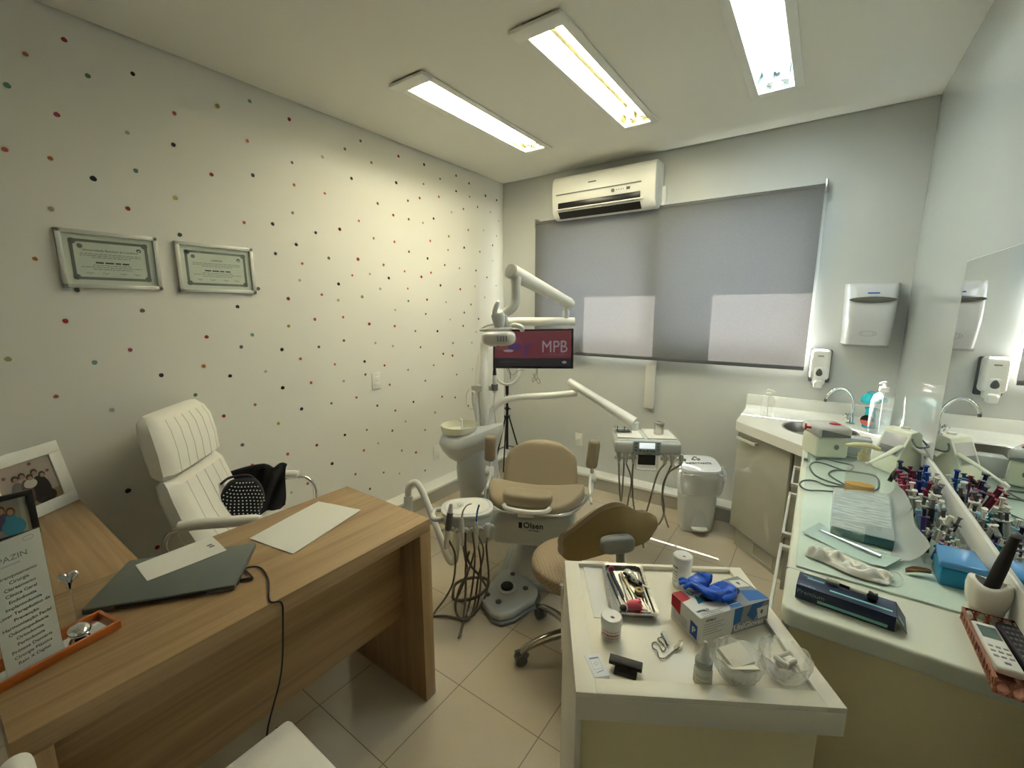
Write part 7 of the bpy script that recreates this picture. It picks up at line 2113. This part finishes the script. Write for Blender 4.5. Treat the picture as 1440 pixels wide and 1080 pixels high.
rs = random.Random(42)
plan = ['navy', 'wine', 'blue', 'black', 'navy', 'milky', 'wine', 'pink', 'blue', 'wine', 'navy', 'milky', 'pink', 'wine', 'black', 'milky', 'white', 'white', 'milky', 'teal', 'white', 'black', 'milky',
        'sky', 'white', 'black', 'milky', 'sky', 'black', 'white', 'violet', 'milky', 'black', 'white', 'white', 'violet', 'black', 'white', 'teal', 'black', 'white', 'milky', 'navy', 'pink', 'milky']
for i, k in enumerate(plan):
    row = i % 3
    y = -1.345 - (i // 3) * .0405 + rs.uniform(-.006, .006)
    x = 2.858 + row * .027 + rs.uniform(-.004, .004)
    if abs(y + 1.739) < .012: y -= .018
    if abs(y + 1.539) < .012: y -= .018
    tall = 1.25 if i < 18 else (1.0 if i < 33 else .72)
    syringe(k, x, y, GT + .004 + rs.uniform(0, .012), rs.uniform(-.28, .34), rs.uniform(-.30, .08), rs.uniform(0, 3), tall * rs.uniform(.88, 1.08))
for k, lst in placed.items():
    lst.sort(key=lambda o: -o.location.y)
    if len(lst) > 1:
        for i, o in enumerate(lst):
            o['label'] = kinds[k][2] + ' in the clear organiser, ' + (ORD[0] if i == 0 else ('nearest the tooth-shaped holder' if i == len(lst) - 1 else ORD[i] + ' of its kind from the sink'))
# dark handpiece coil behind
b = B().tube([(2.83, -1.27, GT + .01), (2.85, -1.25, GT + .05), (2.89, -1.27, GT + .06), (2.91, -1.30, GT + .03), (2.87, -1.31, GT + .02), (2.84, -1.29, GT + .04), (2.86, -1.265, GT + .07), (2.90, -1.28, GT + .05)], .008, 8, sm=6)
tag(obj('black_coiled_cord', b, M_black, org=(2.87, -1.28, GT)), 'thick black cord bunched up behind the syringe organiser', 'cable')
b = B().box(2.905, 2.933, -1.05, -.98, GT, GT + .05, 0, .006)
tag(obj('light_blue_packet', b, mat('packet_blue', (.08, .50, .68), .3), org=(2.92, -1.0, GT)), 'light blue packet tucked behind the scaler console by the right wall', 'packet')

# ================================================================ ON THE SINK WORKTOP
def pump_bottle(name, label, c, r, h, liquid=None, rz_=0.0, cap=M_plast, clear=M_bottle):
    t = thing(name, label, 'bottle', c, rz_)
    bp_ = [(0, 0), (r * .92, 0), (r, .004), (r, h * .62), (r * .82, h * .74), (r * .4, h * .80), (r * .34, h * .84)]
    inn = [(max(q - .0015, .0005), z + .0015) for q, z in bp_ if q > .002][::-1] + [(0, .0015)]
    obj('bottle_wall', B().lathe(bp_, None, 26, cap=False), clear, t, local=True, sharp=50)
    if liquid: obj('liquid', B().lathe([(0, .002), (r - .002, .002), (r - .002, h * .45), (0, h * .45)], None, 26), liquid, t, local=True)
    obj('pump_collar', B().lathe([(r * .42, h * .82), (r * .46, h * .83), (r * .44, h * .90), (r * .18, h * .91), (r * .16, h * .97), (0, h * .97)], None, 16), cap, t, local=True)
    obj('pump_head', B().tube([(.012, 0, h * .975), (0, 0, h * .985), (-.02, 0, h * .985), (-.038, 0, h * .965)], [.006, .008, .006, .004], 8, sm=3), cap, t, local=True)
    obj('dip_tube', B().cyl((0, 0, .01), (0, 0, h * .84), .002, n=8), cap, t, local=True)
pump_bottle('clear_pump_bottle', 'empty clear pump bottle standing on the left of the sink worktop', (2.318, -.245, ST), .038, .185, None, 2.6)
pump_bottle('alcohol_bottle', 'large clear pump bottle with a white nozzle in the corner by the right wall', (2.875, -.30, ST), .052, .30, thin_pane('clear_liquid', (.90, .95, .98)), .8)
tc_ = V(2.842, -.165, ST)
t = thing('turquoise_container', 'turquoise container with a flipped dome lid and coral front behind the tap', 'container', tc_)
Gt = T(tc_) @ RZ(-.3)
obj('cup', B().lathe([(0, 0), (.030, 0), (.034, .005), (.026, .06), (.022, .10), (.030, .12), (0, .12)], Gt, 24), M_turq, t)
obj('dome_lid', B().ell((0, 0, 0), (.048, .040, .042), Gt @ T(-.008, 0, .165), 0, 26, 16, fn=lambda p: V(p.x, p.y, max(p.z, -.014))), M_turq, t)
b = B().tube([Gt @ V(-.03, 0, .19), Gt @ V(-.02, 0, .215), Gt @ V(.01, 0, .215), Gt @ V(.02, 0, .19)], .004, 8, sm=4)
b.ell(Gt @ V(.05, 0, .175), (.022, .016, .016), n=16, m=10)
obj('lid_handle', b, M_turq, t)
fc_ = frame(Gt @ V(-.003, -.036, .048), (1, -.3, 0), (0, 0, 1))
b = B().prism([(.033 * math.cos(a), .033 * math.sin(a)) for a in [PI * i / 12 for i in range(13)]], 0, .004, 0, 0, fc_)
obj('black_half_disc', b, M_black, t)
b = B().prism([(.033 * math.cos(a), .033 * math.sin(a)) for a in [PI + PI * i / 12 for i in range(13)]], 0, .004, 0, 0, fc_)
obj('coral_half_disc', b, M_coral, t)
